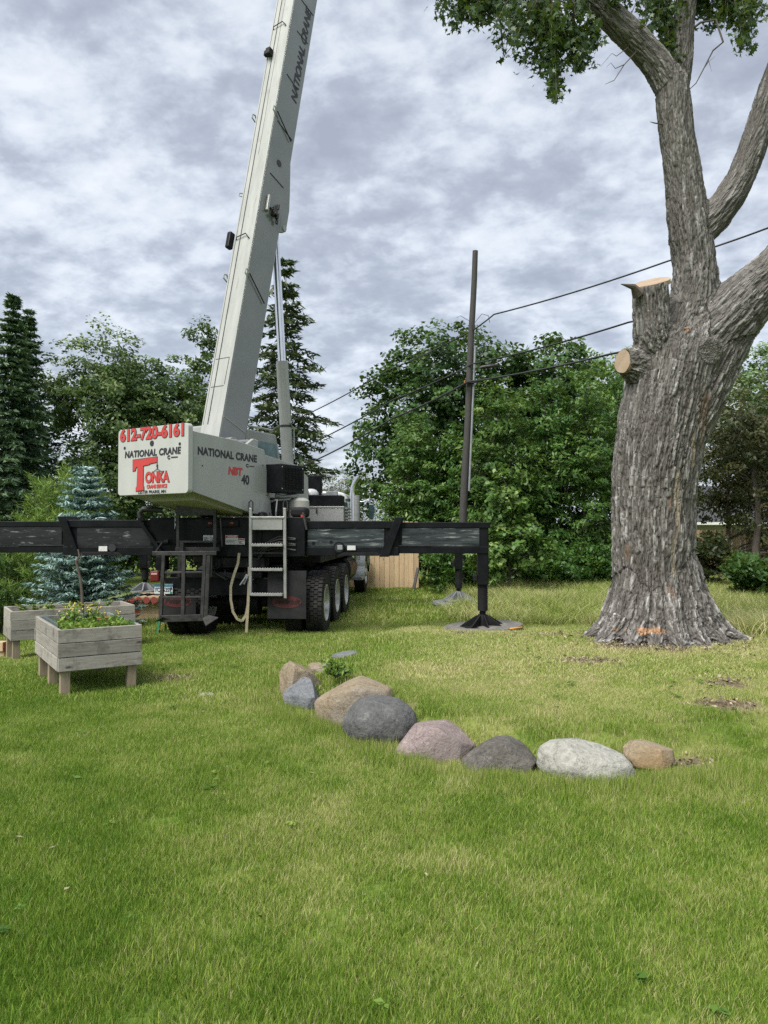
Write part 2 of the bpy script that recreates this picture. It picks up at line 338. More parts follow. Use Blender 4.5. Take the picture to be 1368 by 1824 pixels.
# ------------------------------------------------------------------ ground
def vnoise(x, y, seed=0):
    x = np.asarray(x, float) + seed * 17.13; y = np.asarray(y, float) + seed * 9.71
    ix, iy = np.floor(x), np.floor(y); fx, fy = x - ix, y - iy
    fx = fx * fx * (3 - 2 * fx); fy = fy * fy * (3 - 2 * fy)
    def h(a, b):
        s = np.sin(a * 127.1 + b * 311.7) * 43758.5453; return s - np.floor(s)
    return (h(ix, iy) * (1 - fx) + h(ix + 1, iy) * fx) * (1 - fy) + (h(ix, iy + 1) * (1 - fx) + h(ix + 1, iy + 1) * fx) * fy
def fnoise(x, y, sc_, seed=0, oct_=4):
    s = 0; a = 0.5; tot = 0
    for i in range(oct_):
        s = s + a * vnoise(x * sc_, y * sc_, seed + i); tot += a; a *= 0.55; sc_ *= 2.1
    return s / tot
BARE = [(2.15, 8.0, 0.45, 0.18), (3.15, 7.0, 0.36, 0.15), (2.0, 10.2, 0.6, 0.22), (2.9, 9.2, 0.5, 0.2), (-2.35, 8.35, 0.34, 0.16), (1.15, 10.6, 0.35, 0.15), (2.1, 5.25, 0.25, 0.10), (2.75, 6.2, 0.3, 0.13), (0.0, 6.3, 0.3, 0.1), (3.2, 9.0, 0.9, 0.35)]
def bare_mask(x, y):
    m = np.zeros(np.shape(x))
    n = fnoise(x, y, 4.0, 31) - 0.5
    for (bx, by, rx, ry) in BARE:
        d = np.sqrt(((x - bx) / rx) ** 2 + ((y - by) / (ry * 1.5)) ** 2) + n * 1.5
        m = np.maximum(m, 1 - sstep(0.55, 1.05, d))
    return m
def dryness_and_shade(x, y):
    x = np.asarray(x, float); y = np.asarray(y, float)
    d = (fnoise(x, y, 0.9, 3) - 0.46) * 0.42 + (fnoise(x, y, 3.6, 9) - 0.5) * 0.62 + (fnoise(x, y, 11.0, 14) - 0.5) * 0.6
    e = edge_dist(x, y)
    d = d + 0.26 * sstep(0.2, 1.4, e) * (1 - sstep(11.5, 13.5, y))
    d = d - 0.22 * sstep(-0.35, -2.6, x / np.maximum(y, 1) * 5) * (1 - sstep(8, 12, y)) - 0.10 * (1 - sstep(2, 4, y))  # lower-left shade put into the colour: darker, greener grass
    d = d + 0.9 * bare_mask(x, y)
    return np.clip(0.43 + d, 0, 1)
gx = np.concatenate([-np.geomspace(400, 9, 26)[:-1], np.linspace(-9, 9, 150), np.geomspace(9, 400, 26)[1:]])
gy = np.concatenate([-np.geomspace(120, 4, 12)[:-1], np.linspace(-4, 1.5, 12)[:-1], np.linspace(1.5, 18, 170)[:-1], np.geomspace(18, 900, 50)])
GX, GY = np.meshgrid(gx, gy); nx, ny = len(gx), len(gy)
GZ = ground_z(GX, GY)
idx = (np.arange(ny - 1)[:, None] * nx + np.arange(nx - 1)[None, :]).ravel()
gF = np.stack([idx, idx + 1, idx + nx + 1, idx + nx], 1)
m, t, b = new_mat('lawn_soil'); M['lawn'] = m
g = nn(t, 'ShaderNodeNewGeometry'); pos = g.outputs['Position']
a = nn(t, 'ShaderNodeAttribute', attribute_name='dry'); a2 = nn(t, 'ShaderNodeAttribute', attribute_name='bare')
na = tnoise(t, pos, 14.0, 6, 0.65); nb = tnoise(t, pos, 0.35, 4, 0.6)
ad = nn(t, 'ShaderNodeMath', operation='MULTIPLY_ADD'); L(t, na.outputs[0], ad.inputs[0]); ad.inputs[1].default_value = 0.8; ad.inputs[2].default_value = -0.4
ad2 = nn(t, 'ShaderNodeMath', operation='ADD'); L(t, ad.outputs[0], ad2.inputs[0]); L(t, a.outputs['Fac'], ad2.inputs[1])
rg = ramp(t, ad2.outputs[0], [(0.0, (0.065, 0.120, 0.016)), (0.4, (0.125, 0.180, 0.034)), (0.75, (0.21, 0.225, 0.070)), (1.0, (0.25, 0.22, 0.115))])
nd = tnoise(t, pos, 26.0, 6, 0.7); rd = ramp(t, nd.outputs[0], [(0.3, (0.060, 0.044, 0.030)), (0.7, (0.20, 0.155, 0.105))])
c = mixc(t, a2.outputs['Fac'], rg.outputs[0], rd.outputs[0])
L(t, c, b.inputs['Base Color']); b.inputs['Roughness'].default_value = 0.95; b.inputs['Specular IOR Level'].default_value = 0.1
bump(t, b, na.outputs[0], 0.8, 0.03)
gme = np_mesh('lawn', np.stack([GX, GY, GZ], 2).reshape(-1, 3), gF, m, {'dry': dryness_and_shade(GX, GY).ravel(), 'bare': bare_mask(GX, GY).ravel()}, smooth=True)
lawn = tag(link('lawn', gme), kind='structure')
# the road that crosses behind the truck on the left
rd_pts = [(-40, 27.0), (-16, 27.4), (-10.2, 27.0), (-7.6, 29.5), (-6.3, 36), (-6.0, 60)]
def strip(name, pts, width, mat, lift):
    V, F = [], []; P = []
    for (p, q) in zip(pts[:-1], pts[1:]):
        for k in range(8): P.append((p[0] + (q[0] - p[0]) * k / 8, p[1] + (q[1] - p[1]) * k / 8))
    P.append(pts[-1])
    for i, p in enumerate(P):
        q0, q1 = P[max(i - 1, 0)], P[min(i + 1, len(P) - 1)]
        dx, dy = q1[0] - q0[0], q1[1] - q0[1]; l = math.hypot(dx, dy); n_ = (-dy / l, dx / l)
        for s_ in (-1, -0.33, 0.33, 1):
            x_, y_ = p[0] + n_[0] * s_ * width / 2, p[1] + n_[1] * s_ * width / 2
            V.append((x_, y_, gz(x_, y_) + lift))
    for i in range(len(P) - 1):
        for k in range(3): F.append((i * 4 + k, i * 4 + k + 1, i * 4 + 5 + k, i * 4 + 4 + k))
    return tag(link(name, np_mesh(name, V, F, mat)), kind='structure')
strip('road', rd_pts, 3.2, M['asphalt'], 0.03)
# ------------------------------------------------------------------ grass
rng = np.random.default_rng(7)
def grass_mat(name, dark, mid, light, straw):
    m, t, b = new_mat(name)
    a = nn(t, 'ShaderNodeAttribute', attribute_name='tint'); hgt = nn(t, 'ShaderNodeAttribute', attribute_name='along')
    d = nn(t, 'ShaderNodeAttribute', attribute_name='dry'); d.attribute_type = 'INSTANCER'  # dryness, with the painted lower-left shade mixed in
    s1 = nn(t, 'ShaderNodeMath', operation='MULTIPLY_ADD'); L(t, a.outputs['Fac'], s1.inputs[0]); s1.inputs[1].default_value = 1.0; s1.inputs[2].default_value = -0.42
    s2 = nn(t, 'ShaderNodeMath', operation='ADD'); L(t, s1.outputs[0], s2.inputs[0]); L(t, d.outputs['Fac'], s2.inputs[1])
    r = ramp(t, s2.outputs[0], [(0.02, dark), (0.36, mid), (0.66, light), (0.95, straw)])
    L(t, r.outputs[0], b.inputs['Base Color']); b.inputs['Roughness'].default_value = 0.5; b.inputs['Specular IOR Level'].default_value = 0.3
    tr = nn(t, 'ShaderNodeBsdfTranslucent'); L(t, mixc(t, 0.35, r.outputs[0], (0.28, 0.36, 0.05)), tr.inputs[0])
    ms = nn(t, 'ShaderNodeMixShader'); ms.inputs[0].default_value = 0.32
    L(t, b.outputs[0], ms.inputs[1]); L(t, tr.outputs[0], ms.inputs[2]); L(t, ms.outputs[0], t.nodes['Material Output'].inputs[0])
    return m
M['grass'] = grass_mat('grass', (0.084, 0.180, 0.018), (0.182, 0.296, 0.034), (0.310, 0.388, 0.072), (0.54, 0.50, 0.26))
def tuft(name, n, rad, h, wid, lean, seed, mat):
    r_ = np.random.default_rng(seed)
    q = r_.random(n) ** 0.5 * rad; an = r_.random(n) * 2 * np.pi
    bx, by = q * np.cos(an), q * np.sin(an)
    hh = h * (0.45 + 0.75 * r_.random(n)); az = r_.random(n) * 2 * np.pi; ln = lean * (0.2 + r_.random(n)) * hh
    fa = r_.random(n) * np.pi; wx, wy = np.cos(fa) * wid / 2, np.sin(fa) * wid / 2
    ws = (0.7 + 0.6 * r_.random(n)); wx, wy = wx * ws, wy * ws
    V = np.zeros((n, 6, 3)); al = np.zeros((n, 6))
    for k, (f, wf) in enumerate(((0, 1.0), (0.55, 0.85), (1.0, 0.08))):
        cx_ = bx + np.cos(az) * ln * f ** 2; cy_ = by + np.sin(az) * ln * f ** 2; cz_ = hh * f * (1 - 0.12 * lean * f) - 0.006
        V[:, 2 * k] = np.stack([cx_ - wx * wf, cy_ - wy * wf, cz_], 1); V[:, 2 * k + 1] = np.stack([cx_ + wx * wf, cy_ + wy * wf, cz_], 1); al[:, 2 * k:2 * k + 2] = f
    o = np.arange(n)[:, None] * 6
    F = np.concatenate([o + np.array([[0, 1, 3, 2]]), o + np.array([[2, 3, 5, 4]])])
    tint = np.repeat(np.clip(r_.beta(2.2, 2.6, n) + (r_.random(n) < 0.15) * 0.5, 0, 1.2)[:, None], 6, 1)
    me = np_mesh(name, V.reshape(-1, 3), F, mat, {'tint': tint.ravel(), 'along': al.ravel()})
    return bpy.data.objects.new(name, me)
def scatter(name, label, pts, tufts, kindcat='grass'):
    """one object: points on the lawn, a tuft of blades grown on each"""
    n = len(pts['x'])
    me = bpy.data.meshes.new(name); me.vertices.add(n)
    me.vertices.foreach_set('co', np.stack([pts['x'], pts['y'], ground_z(pts['x'], pts['y'])], 1).astype(np.float32).ravel())
    for k_ in ('dry', 'rot'):
        a_ = me.attributes.new(k_, 'FLOAT', 'POINT'); a_.data.foreach_set('value', pts[k_].astype(np.float32))
    a_ = me.attributes.new('scl', 'FLOAT_VECTOR', 'POINT'); a_.data.foreach_set('vector', pts['scl'].astype(np.float32).ravel())
    a_ = me.attributes.new('pick', 'INT', 'POINT'); a_.data.foreach_set('value', pts['pick'].astype(np.int32))
    me.update()
    o = link(name, me)
    ng = bpy.data.node_groups.new(name, 'GeometryNodeTree')
    ng.interface.new_socket('Geometry', in_out='INPUT', socket_type='NodeSocketGeometry'); ng.interface.new_socket('Geometry', in_out='OUTPUT', socket_type='NodeSocketGeometry')
    gi = ng.nodes.new('NodeGroupInput'); go = ng.nodes.new('NodeGroupOutput'); jn = ng.nodes.new('GeometryNodeJoinGeometry')
    def named(nm, ty):
        q = ng.nodes.new('GeometryNodeInputNamedAttribute'); q.data_type = ty; q.inputs['Name'].default_value = nm; return q.outputs['Attribute']
    rot_ = ng.nodes.new('ShaderNodeCombineXYZ'); ng.links.new(named('rot', 'FLOAT'), rot_.inputs[2])
    sc_ = named('scl', 'FLOAT_VECTOR'); pk = named('pick', 'INT')
    for i, tf in enumerate(tufts):
        oi = ng.nodes.new('GeometryNodeObjectInfo'); oi.inputs['Object'].default_value = tf
        ip = ng.nodes.new('GeometryNodeInstanceOnPoints'); cp = ng.nodes.new('FunctionNodeCompare'); cp.data_type = 'INT'; cp.operation = 'EQUAL'
        ng.links.new(pk, cp.inputs[2]); cp.inputs[3].default_value = i
        ng.links.new(gi.outputs[0], ip.inputs['Points']); ng.links.new(cp.outputs[0], ip.inputs['Selection']); ng.links.new(oi.outputs['Geometry'], ip.inputs['Instance'])
        ng.links.new(rot_.outputs[0], ip.inputs['Rotation']); ng.links.new(sc_, ip.inputs['Scale']); ng.links.new(ip.outputs[0], jn.inputs[0])
    ng.links.new(jn.outputs[0], go.inputs[0])
    md = o.modifiers.new('grow', 'NODES'); md.node_group = ng
    return tag(o, label, kindcat, kind='stuff')
def sample(y0, y1, dens, xmarg=0.9):
    a_ = 0.56 * (y1 * y1 - y0 * y0) + 2 * xmarg * (y1 - y0); n = int(a_ * dens * 1.05)
    y = y0 + (y1 - y0) * rng.random(n * 2); half = 0.56 * y + xmarg
    keep = rng.random(n * 2) < half / (0.56 * y1 + xmarg); y = y[keep]; half = half[keep]
    x = (rng.random(len(y)) * 2 - 1) * half
    return x, y
BLOCK = []            # discs where no grass stands: (x, y, r)
for (bx_, by_, br_) in ((3.52, 9.85, 0.72), (1.55, 11.62, 0.66), (1.72, 16.62, 0.62), (-6.55, 12.3, 0.66), (-5.3, 16.9, 0.45)): BLOCK.append((bx_, by_, br_))
def cull(x, y):
    k = np.ones(len(x), bool)
    for (bx_, by_, br_) in BLOCK: k &= np.hypot(x - bx_, y - by_) > br_
    k &= rng.random(len(x)) > 0.93 * bare_mask(x, y)
    return x[k], y[k]
near_t = [tuft('tuft', 84, 0.085, 0.043, 0.0028, 0.5, s_, M['grass']) for s_ in (1, 2, 3)]
mid_t = [tuft('tuft', 70, 0.16, 0.050, 0.0058, 0.5, s_, M['grass']) for s_ in (4, 5)]
far_t = [tuft('tuft', 46, 0.34, 0.070, 0.014, 0.6, s_, M['grass']) for s_ in (6, 7)]
tall_t = [tuft('tuft', 60, 0.22, 0.30, 0.0075, 1.0, s_, M['grass']) for s_ in (8, 9)]
def pts_for(x, y, pick, hs):
    n = len(x); s_ = 0.8 + 0.45 * rng.random(n)
    hmod = 0.80 + 0.5 * fnoise(x, y, 2.6, 21)
    return {'x': x, 'y': y, 'dry': dryness_and_shade(x, y), 'rot': rng.random(n) * 6.283, 'scl': np.stack([s_, s_, s_ * hmod * hs], 1), 'pick': pick}
X, Y, PK, HS = [], [], [], []
for (y0, y1, dens, base, k_) in ((1.6, 5.2, 260, 0, 3), (5.2, 7.2, 165, 0, 3), (7.2, 13, 85, 3, 2), (13, 30, 20, 5, 2)):
    x_, y_ = cull(*sample(y0, y1, dens)); X.append(x_); Y.append(y_); PK.append(base + rng.integers(0, k_, len(x_))); HS.append(np.ones(len(x_)))
X, Y, PK, HS = map(np.concatenate, (X, Y, PK, HS))
ed = edge_dist(X, Y)
HS = HS * (1 + 1.3 * np.exp(-((ed + 0.30) / 0.16) ** 2) * (Y < 9)) * (1 - 0.35 * sstep(0.4, 1.2, ed) * (Y < 11.5))
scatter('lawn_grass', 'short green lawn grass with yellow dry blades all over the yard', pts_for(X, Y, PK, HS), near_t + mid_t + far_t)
# the uncut grass along the fence and round the big tree
x_, y_ = sample(9.0, 24, 26)
k_ = ((x_ > 0.95 + 0.12 * (y_ - 12)) & (y_ > 13.0 - 0.6 * sstep(2.5, 4.5, x_) * 5.0 + 0.5 * np.sin(x_ * 2)) & ((x_ < 2.6) | (x_ > 3.5) | (y_ > 10.6)))
k_ &= np.hypot(x_ - 3.52, y_ - 9.85) > 1.05
k_ &= (y_ > 12.6) | (x_ > 4.35)
for (bx_, by_, br_) in BLOCK: k_ &= np.hypot(x_ - bx_, y_ - by_) > br_ + 0.25
k_ &= ~((np.abs(x_ - 1.72) < 0.7) & (y_ > 14.8) & (y_ < 16.7))
x_, y_ = x_[k_], y_[k_]
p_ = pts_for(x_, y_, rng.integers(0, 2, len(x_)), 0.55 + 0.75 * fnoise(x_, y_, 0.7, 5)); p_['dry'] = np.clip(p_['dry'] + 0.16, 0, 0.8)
scatter('tall_grass', 'long uncut yellow-green grass along the fence behind the cut lawn', p_, tall_t)
# ------------------------------------------------------------------ boulders
def rock_mat(name, base, dark, light, scale=5.0, blotch=None):
    m, t, b = new_mat(name); vec = objvec(t)
    n = tnoise(t, vec, scale, 8, 0.68, 0.3); n2 = tnoise(t, vec, scale * 9, 5, 0.7); n3 = tnoise(t, vec, scale * 0.45, 3)
    c = ramp(t, n.outputs[0], [(0.28, dark), (0.5, base), (0.72, light)]).outputs[0]
    sp = ramp(t, n2.outputs[0], [(0.35, tuple(x * 0.55 for x in base)), (0.65, tuple(min(1, x * 1.35) for x in light))]).outputs[0]
    c = mixc(t, 0.35, c, sp)
    if blotch: c = mixc(t, ramp(t, n3.outputs[0], [(0.46, (0, 0, 0)), (0.62, (1, 1, 1))]).outputs[0], c, blotch)
    vc = nn(t, 'ShaderNodeTexVoronoi', feature='DISTANCE_TO_EDGE'); vc.inputs['Scale'].default_value = 3.4; L(t, mixc(t, 0.22, vec, n.outputs['Color']), vc.inputs['Vector'])
    ck = ramp(t, vc.outputs[0], [(0.0, (1, 1, 1)), (0.018, (0, 0, 0))]); nl_ = tnoise(t, vec, scale * 2.2, 6, 0.75)
    c = mixc(t, mixc(t, 0.5, ck.outputs[0], (0, 0, 0)), c, tuple(x * 0.45 for x in dark))
    lich = ramp(t, nl_.outputs[0], [(0.60, (0, 0, 0)), (0.66, (0.55, 0.55, 0.55))]); c = mixc(t, lich.outputs[0], c, tuple(min(1, x * 1.25 + 0.03) for x in light))
    c = mixc(t, ramp(t, nl_.outputs[0], [(0.30, (0.6, 0.6, 0.6)), (0.40, (0, 0, 0))]).outputs[0], c, tuple(x * 0.7 for x in dark))
    L(t, c, b.inputs['Base Color']); b.inputs['Roughness'].default_value = 0.88; b.inputs['Specular IOR Level'].default_value = 0.25
    bump(t, b, mixc(t, 0.4, n.outputs[0], n2.outputs[0]), 1.0, 0.035)
    return m
def boulder(label, c, dims, rz, seed, mat, planes=(), rough=0.10, tilt=0.0, name='boulder'):
    bm = bmesh.new(); bmesh.ops.create_icosphere(bm, subdivisions=5, radius=1.0)
    V = np.array([v_.co[:] for v_ in bm.verts])
    off = Vector((seed * 3.7, seed * 1.3, seed * 5.1)); H = np.zeros(len(V))
    for i, p in enumerate(V):
        q = Vector(p)
        H[i] = 0.9 * rough * 2 * mnoise.noise(q * 1.1 + off) + rough * mnoise.noise(q * 2.6 + off) + rough * 0.35 * mnoise.noise(q * 6 + off) + rough * 0.16 * mnoise.noise(q * 15 + off)
    V = V * (1 + H)[:, None]
    pr_ = np.random.default_rng(seed + 500)
    planes = list(planes) + ([tuple(pr_.normal(size=3) * np.array([1, 1, 0.7])) + (0.74 + 0.16 * pr_.random(),) for _ in range(9)] if rough > 0.07 else [])
    for (nx_, ny_, nz_, d_) in planes:
        n_ = np.array((nx_, ny_, nz_)); n_ = n_ / np.linalg.norm(n_)
        ex = np.clip(V @ n_ - d_, 0, None); V = V - (ex * 0.88)[:, None] * n_
    V = V * np.array(dims) / 2
    for v_, p in zip(bm.verts, V): v_.co = p
    me = bpy.data.meshes.new(name); bm.to_mesh(me); bm.free(); me.materials.append(mat); me.shade_smooth(); me.set_sharp_from_angle(angle=R(38))
    o = link(name, me); o.location = (c[0], c[1], c[2] - 0.015); o.rotation_euler = (0, tilt, rz)
    return tag(o, label, 'boulder')
RK = {}
RK['tan'] = rock_mat('rock_tan', (0.245, 0.195, 0.13), (0.165, 0.125, 0.08), (0.33, 0.275, 0.20), 4.0, (0.225, 0.195, 0.158))
RK['blue'] = rock_mat('rock_blue', (0.14, 0.148, 0.158), (0.08, 0.085, 0.092), (0.235, 0.243, 0.25), 5.0)
RK['dark'] = rock_mat('rock_dark', (0.100, 0.102, 0.100), (0.064, 0.065, 0.065), (0.15, 0.15, 0.146), 4.0)
RK['pink'] = rock_mat('rock_pink', (0.235, 0.182, 0.174), (0.155, 0.116, 0.112), (0.34, 0.285, 0.272), 5.0, (0.21, 0.175, 0.163))
RK['brown'] = rock_mat('rock_brown', (0.098, 0.090, 0.079), (0.05, 0.046, 0.041), (0.175, 0.163, 0.143), 5.0)
RK['white'] = rock_mat('rock_white', (0.31, 0.305, 0.268), (0.22, 0.215, 0.185), (0.40, 0.39, 0.345), 3.5)
RK['ochre'] = rock_mat('rock_ochre', (0.26, 0.21, 0.14), (0.175, 0.13, 0.08), (0.34, 0.285, 0.20), 3.0, (0.235, 0.165, 0.09))
BD = [
 ('tall tan boulder with flat leaning top at the far left end of the row', (-0.83, 7.42, 0.13), (0.44, 0.5, 0.58), 0.3, 1, 'tan', ((0.5, 0, 1, 0.62), (-1, -0.3, 0.3, 0.72), (0.2, -1, 0.2, 0.7)), 0.12, 0.0),
 ('angular blue-grey boulder in front of the tall tan one', (-0.72, 7.02, 0.08), (0.42, 0.46, 0.46), 0.5, 2, 'blue', ((0.9, -0.5, 0.5, 0.5), (-0.5, -0.3, 1, 0.55), (-1, -0.6, 0, 0.62)), 0.13, 0.0),
 ('large tan slab boulder sloping down to the left behind the round grey one', (-0.24, 6.5, 0.15), (0.80, 0.62, 0.70), -0.15, 3, 'tan', ((-0.55, -0.1, 1, 0.50), (0.35, 0, 1, 0.62), (-0.7, -1, 0.1, 0.62), (1, 0, 0.2, 0.78)), 0.09, 0.0),
 ('smooth round dark grey boulder with thin pale vein', (-0.02, 5.98, 0.13), (0.60, 0.52, 0.47), 0.1, 4, 'dark', ((0, 0, 1, 0.86),), 0.045, 0.06),
 ('pink granite boulder with cracked angular face', (0.385, 5.55, 0.08), (0.60, 0.50, 0.48), 0.15, 5, 'pink', ((0.6, -0.2, 1, 0.6), (-0.8, -0.3, 0.9, 0.62), (-0.2, -1, 0.3, 0.66), (-0.1, 0.1, 1, 0.66)), 0.11, 0.0),
 ('dark brown jagged boulder between the pink and the white one', (0.82, 5.22, 0.07), (0.54, 0.46, 0.42), -0.1, 6, 'brown', ((0.7, -0.1, 0.9, 0.6), (-0.75, -0.3, 0.8, 0.68), (0.1, -1, 0.35, 0.64), (-0.2, 0, 1, 0.68)), 0.13, 0.0),
 ('smooth off-white oval boulder with fine cracks', (1.345, 5.08, 0.085), (0.66, 0.44, 0.33), -0.12, 7, 'white', ((0.15, -0.3, 1, 0.8),), 0.05, 0.16),
 ('small ochre tan boulder at the right end of the row', (1.83, 5.22, 0.115), (0.37, 0.30, 0.24), -0.1, 8, 'ochre', ((0.2, 0, 1, 0.62), (-0.3, -1, 0.3, 0.7)), 0.08, 0.1),
 ('low tan stone behind the tall tan boulder', (-0.68, 8.2, 0.14), (0.34, 0.36, 0.24), 0.2, 9, 'tan', ((0, 0, 1, 0.6),), 0.10, 0.0),
 ('flat grey stone farthest back, sunk in the grass', (-0.47, 9.15, 0.14), (0.32, 0.24, 0.18), 0.3, 10, 'blue', ((0, 0, 1, 0.5),), 0.09, -0.12)]
for (lb, c_, d_, rz_, sd_, mk_, pl_, ro_, ti_) in BD: boulder(lb, c_, d_, rz_, sd_, RK[mk_], pl_, ro_, ti_)
o = boulder('flat pale stepping stone in the lawn beside the planter', (-1.78, 7.55, gz(-1.78, 7.55) + 0.022), (0.18, 0.16, 0.06), 0.2, 12, M['paver'], ((0, 0, 1, 0.5),), 0.08, name='stepping_stone'); o['category'] = 'stone'

# broad-leaved weeds and fallen leaves in the lawn
lw = np.random.default_rng(55); Cw, Nw, Aw, Sw, Tw = [], [], [], [], []
wx_, wy_ = sample(1.9, 9.5, 4); kk = bare_mask(wx_, wy_) < 0.5; kk &= fnoise(wx_, wy_, 0.8, 44) > 0.55; wx_, wy_ = wx_[kk], wy_[kk]
for x_, y_ in zip(wx_, wy_):
    n_ = int(lw.integers(4, 9)); an = lw.random(n_) * 6.283; d_ = np.stack([np.cos(an), np.sin(an), 0.35 + 0.5 * lw.random(n_)], 1); s_ = 0.018 + 0.028 * lw.random()
    Cw.append(np.array([x_, y_, gz(x_, y_) + 0.022]) + d_ * s_ * 0.6); Aw.append(d_); Nw.append(np.array([0, 0, 1.0]) + lw.normal(size=(n_, 3)) * 0.25); Sw.append(np.full(n_, s_) * (0.7 + 0.6 * lw.random(n_))); Tw.append(np.clip(0.45 + lw.normal() * 0.2 + lw.normal(size=n_) * 0.1, 0, 1))
WEEDY = [np.concatenate(q) for q in (Cw, Nw, Aw, Sw, Tw)]
# ------------------------------------------------------------------ trees and shrubs
def unit(v): return v / np.maximum(np.linalg.norm(v, axis=-1, keepdims=True), 1e-9)
def leaves(c, n, size, aspect, r_, along=None, fold=0.12):
    """rhombic leaves: centres c, face normals n"""
    N = len(c); n = unit(n)
    a = along if along is not None else r_.normal(size=(N, 3))
    a = unit(a - n * np.sum(a * n, 1, keepdims=True)); b = np.cross(n, a)
    Ls = size[:, None]; W = Ls * aspect
    V = np.stack([c - a * Ls / 2, c + b * W / 2 + n * W * fold - a * Ls * 0.06, c + a * Ls / 2, c - b * W / 2 + n * W * fold - a * Ls * 0.06], 1)
    F = np.arange(N * 4).reshape(N, 4)
    return V.reshape(-1, 3), F
def limb_mesh(mb, p0, p1, r0, r1, r_, sag=0.0, n=6, segs=5, wob=0.06):
    p0, p1 = Vector(p0), Vector(p1); l = (p1 - p0).length; pts = []; rad = []
    for i in range(segs + 1):
        f = i / segs; p = p0.lerp(p1, f); q = math.sin(math.pi * f)
        p = p + Vector((r_.normal() * wob * l * q, r_.normal() * wob * l * q, sag * l * q)); pts.append(p); rad.append(r0 + (r1 - r0) * f)
    mb.tube(pts, rad, n, False); return pts
def leafy(name, label, base, trunk_top, tr, ells, nclump, per, clump_r, lsize, aspect, mat, seed, group=None, flat=0.6, up=0.7, shell=2.2, cat='tree', limbs=26, wind=None, tintbias=0.0, stems=None):
    r_ = np.random.default_rng(seed)
    root = empty(name, base, 0, label, cat, group); B = np.array(base)
    E = np.array(ells, float); vol = E[:, 3] * E[:, 4] * E[:, 5]; pick = r_.choice(len(E), nclump, p=vol / vol.sum())
    d = unit(r_.normal(size=(nclump, 3))); rad = r_.random(nclump) ** (1 / shell) * (0.86 + 0.24 * r_.random(nclump))
    cc = E[pick, :3] + d * E[pick, 3:6] * rad[:, None]
    cc = cc[cc[:, 2] > 0.15]; nclump = len(cc); d = d[:nclump]
    cs = clump_r * (0.6 + 0.8 * r_.random(nclump))
    pn = np.repeat(np.arange(nclump), per)
    g_ = r_.normal(size=(len(pn), 3)); g_ = g_ * np.minimum(1, 1.55 / np.linalg.norm(g_, axis=1, keepdims=True)) * np.array([1, 1, flat])
    c = cc[pn] + g_ * cs[pn][:, None] * 0.55
    # each clump hangs as a tilted spray, its own outward normal
    nm = d[pn] * 0.55 + np.array([0, 0, up]) + r_.normal(size=(len(pn), 3)) * 0.55
    if wind is not None: nm = nm + np.array(wind) * r_.random((len(pn), 1))
    sz = lsize * (0.6 + 0.75 * r_.random(len(pn)))
    al = r_.normal(size=(len(pn), 3)) + np.array([0, 0, -0.5]) + d[pn] * 0.4
    V, F = leaves(c, nm, sz, aspect, r_, al)
    ct = r_.normal(size=nclump) * 0.16
    tint = np.clip(0.46 + tintbias + ct[pn] + r_.normal(size=len(pn)) * 0.15, 0, 1)
    me = np_mesh('crown', V, F, mat, {'tint': np.repeat(tint, 4)})
    link('crown', me, root)
    mb = MB(); T = Vector(trunk_top)
    if stems is None: stems = [(Vector((0, 0, -0.2)), T, tr)]
    for (s0, s1, sr) in stems:
        limb_mesh(mb, s0, s1, sr, sr * 0.35, r_, 0, 9, 7, 0.015)
    order = r_.permutation(nclump)[:limbs]
    for i in order:
        q = Vector(cc[i]); s0, s1, sr = stems[int(r_.integers(len(stems)))]
        f = min(0.92, max(0.25, (q.z - 0.35 * (q - s0).to_2d().length - s0.z) / max(0.1, (s1.z - s0.z)))); st = s0.lerp(s1, f)
        limb_mesh(mb, st, q, max(0.012, sr * 0.33 * (1.1 - f)), 0.008, r_, 0.05, 5, 5, 0.05)
    mb.build('trunk', M['trunk'], root, smooth=60)
    return root
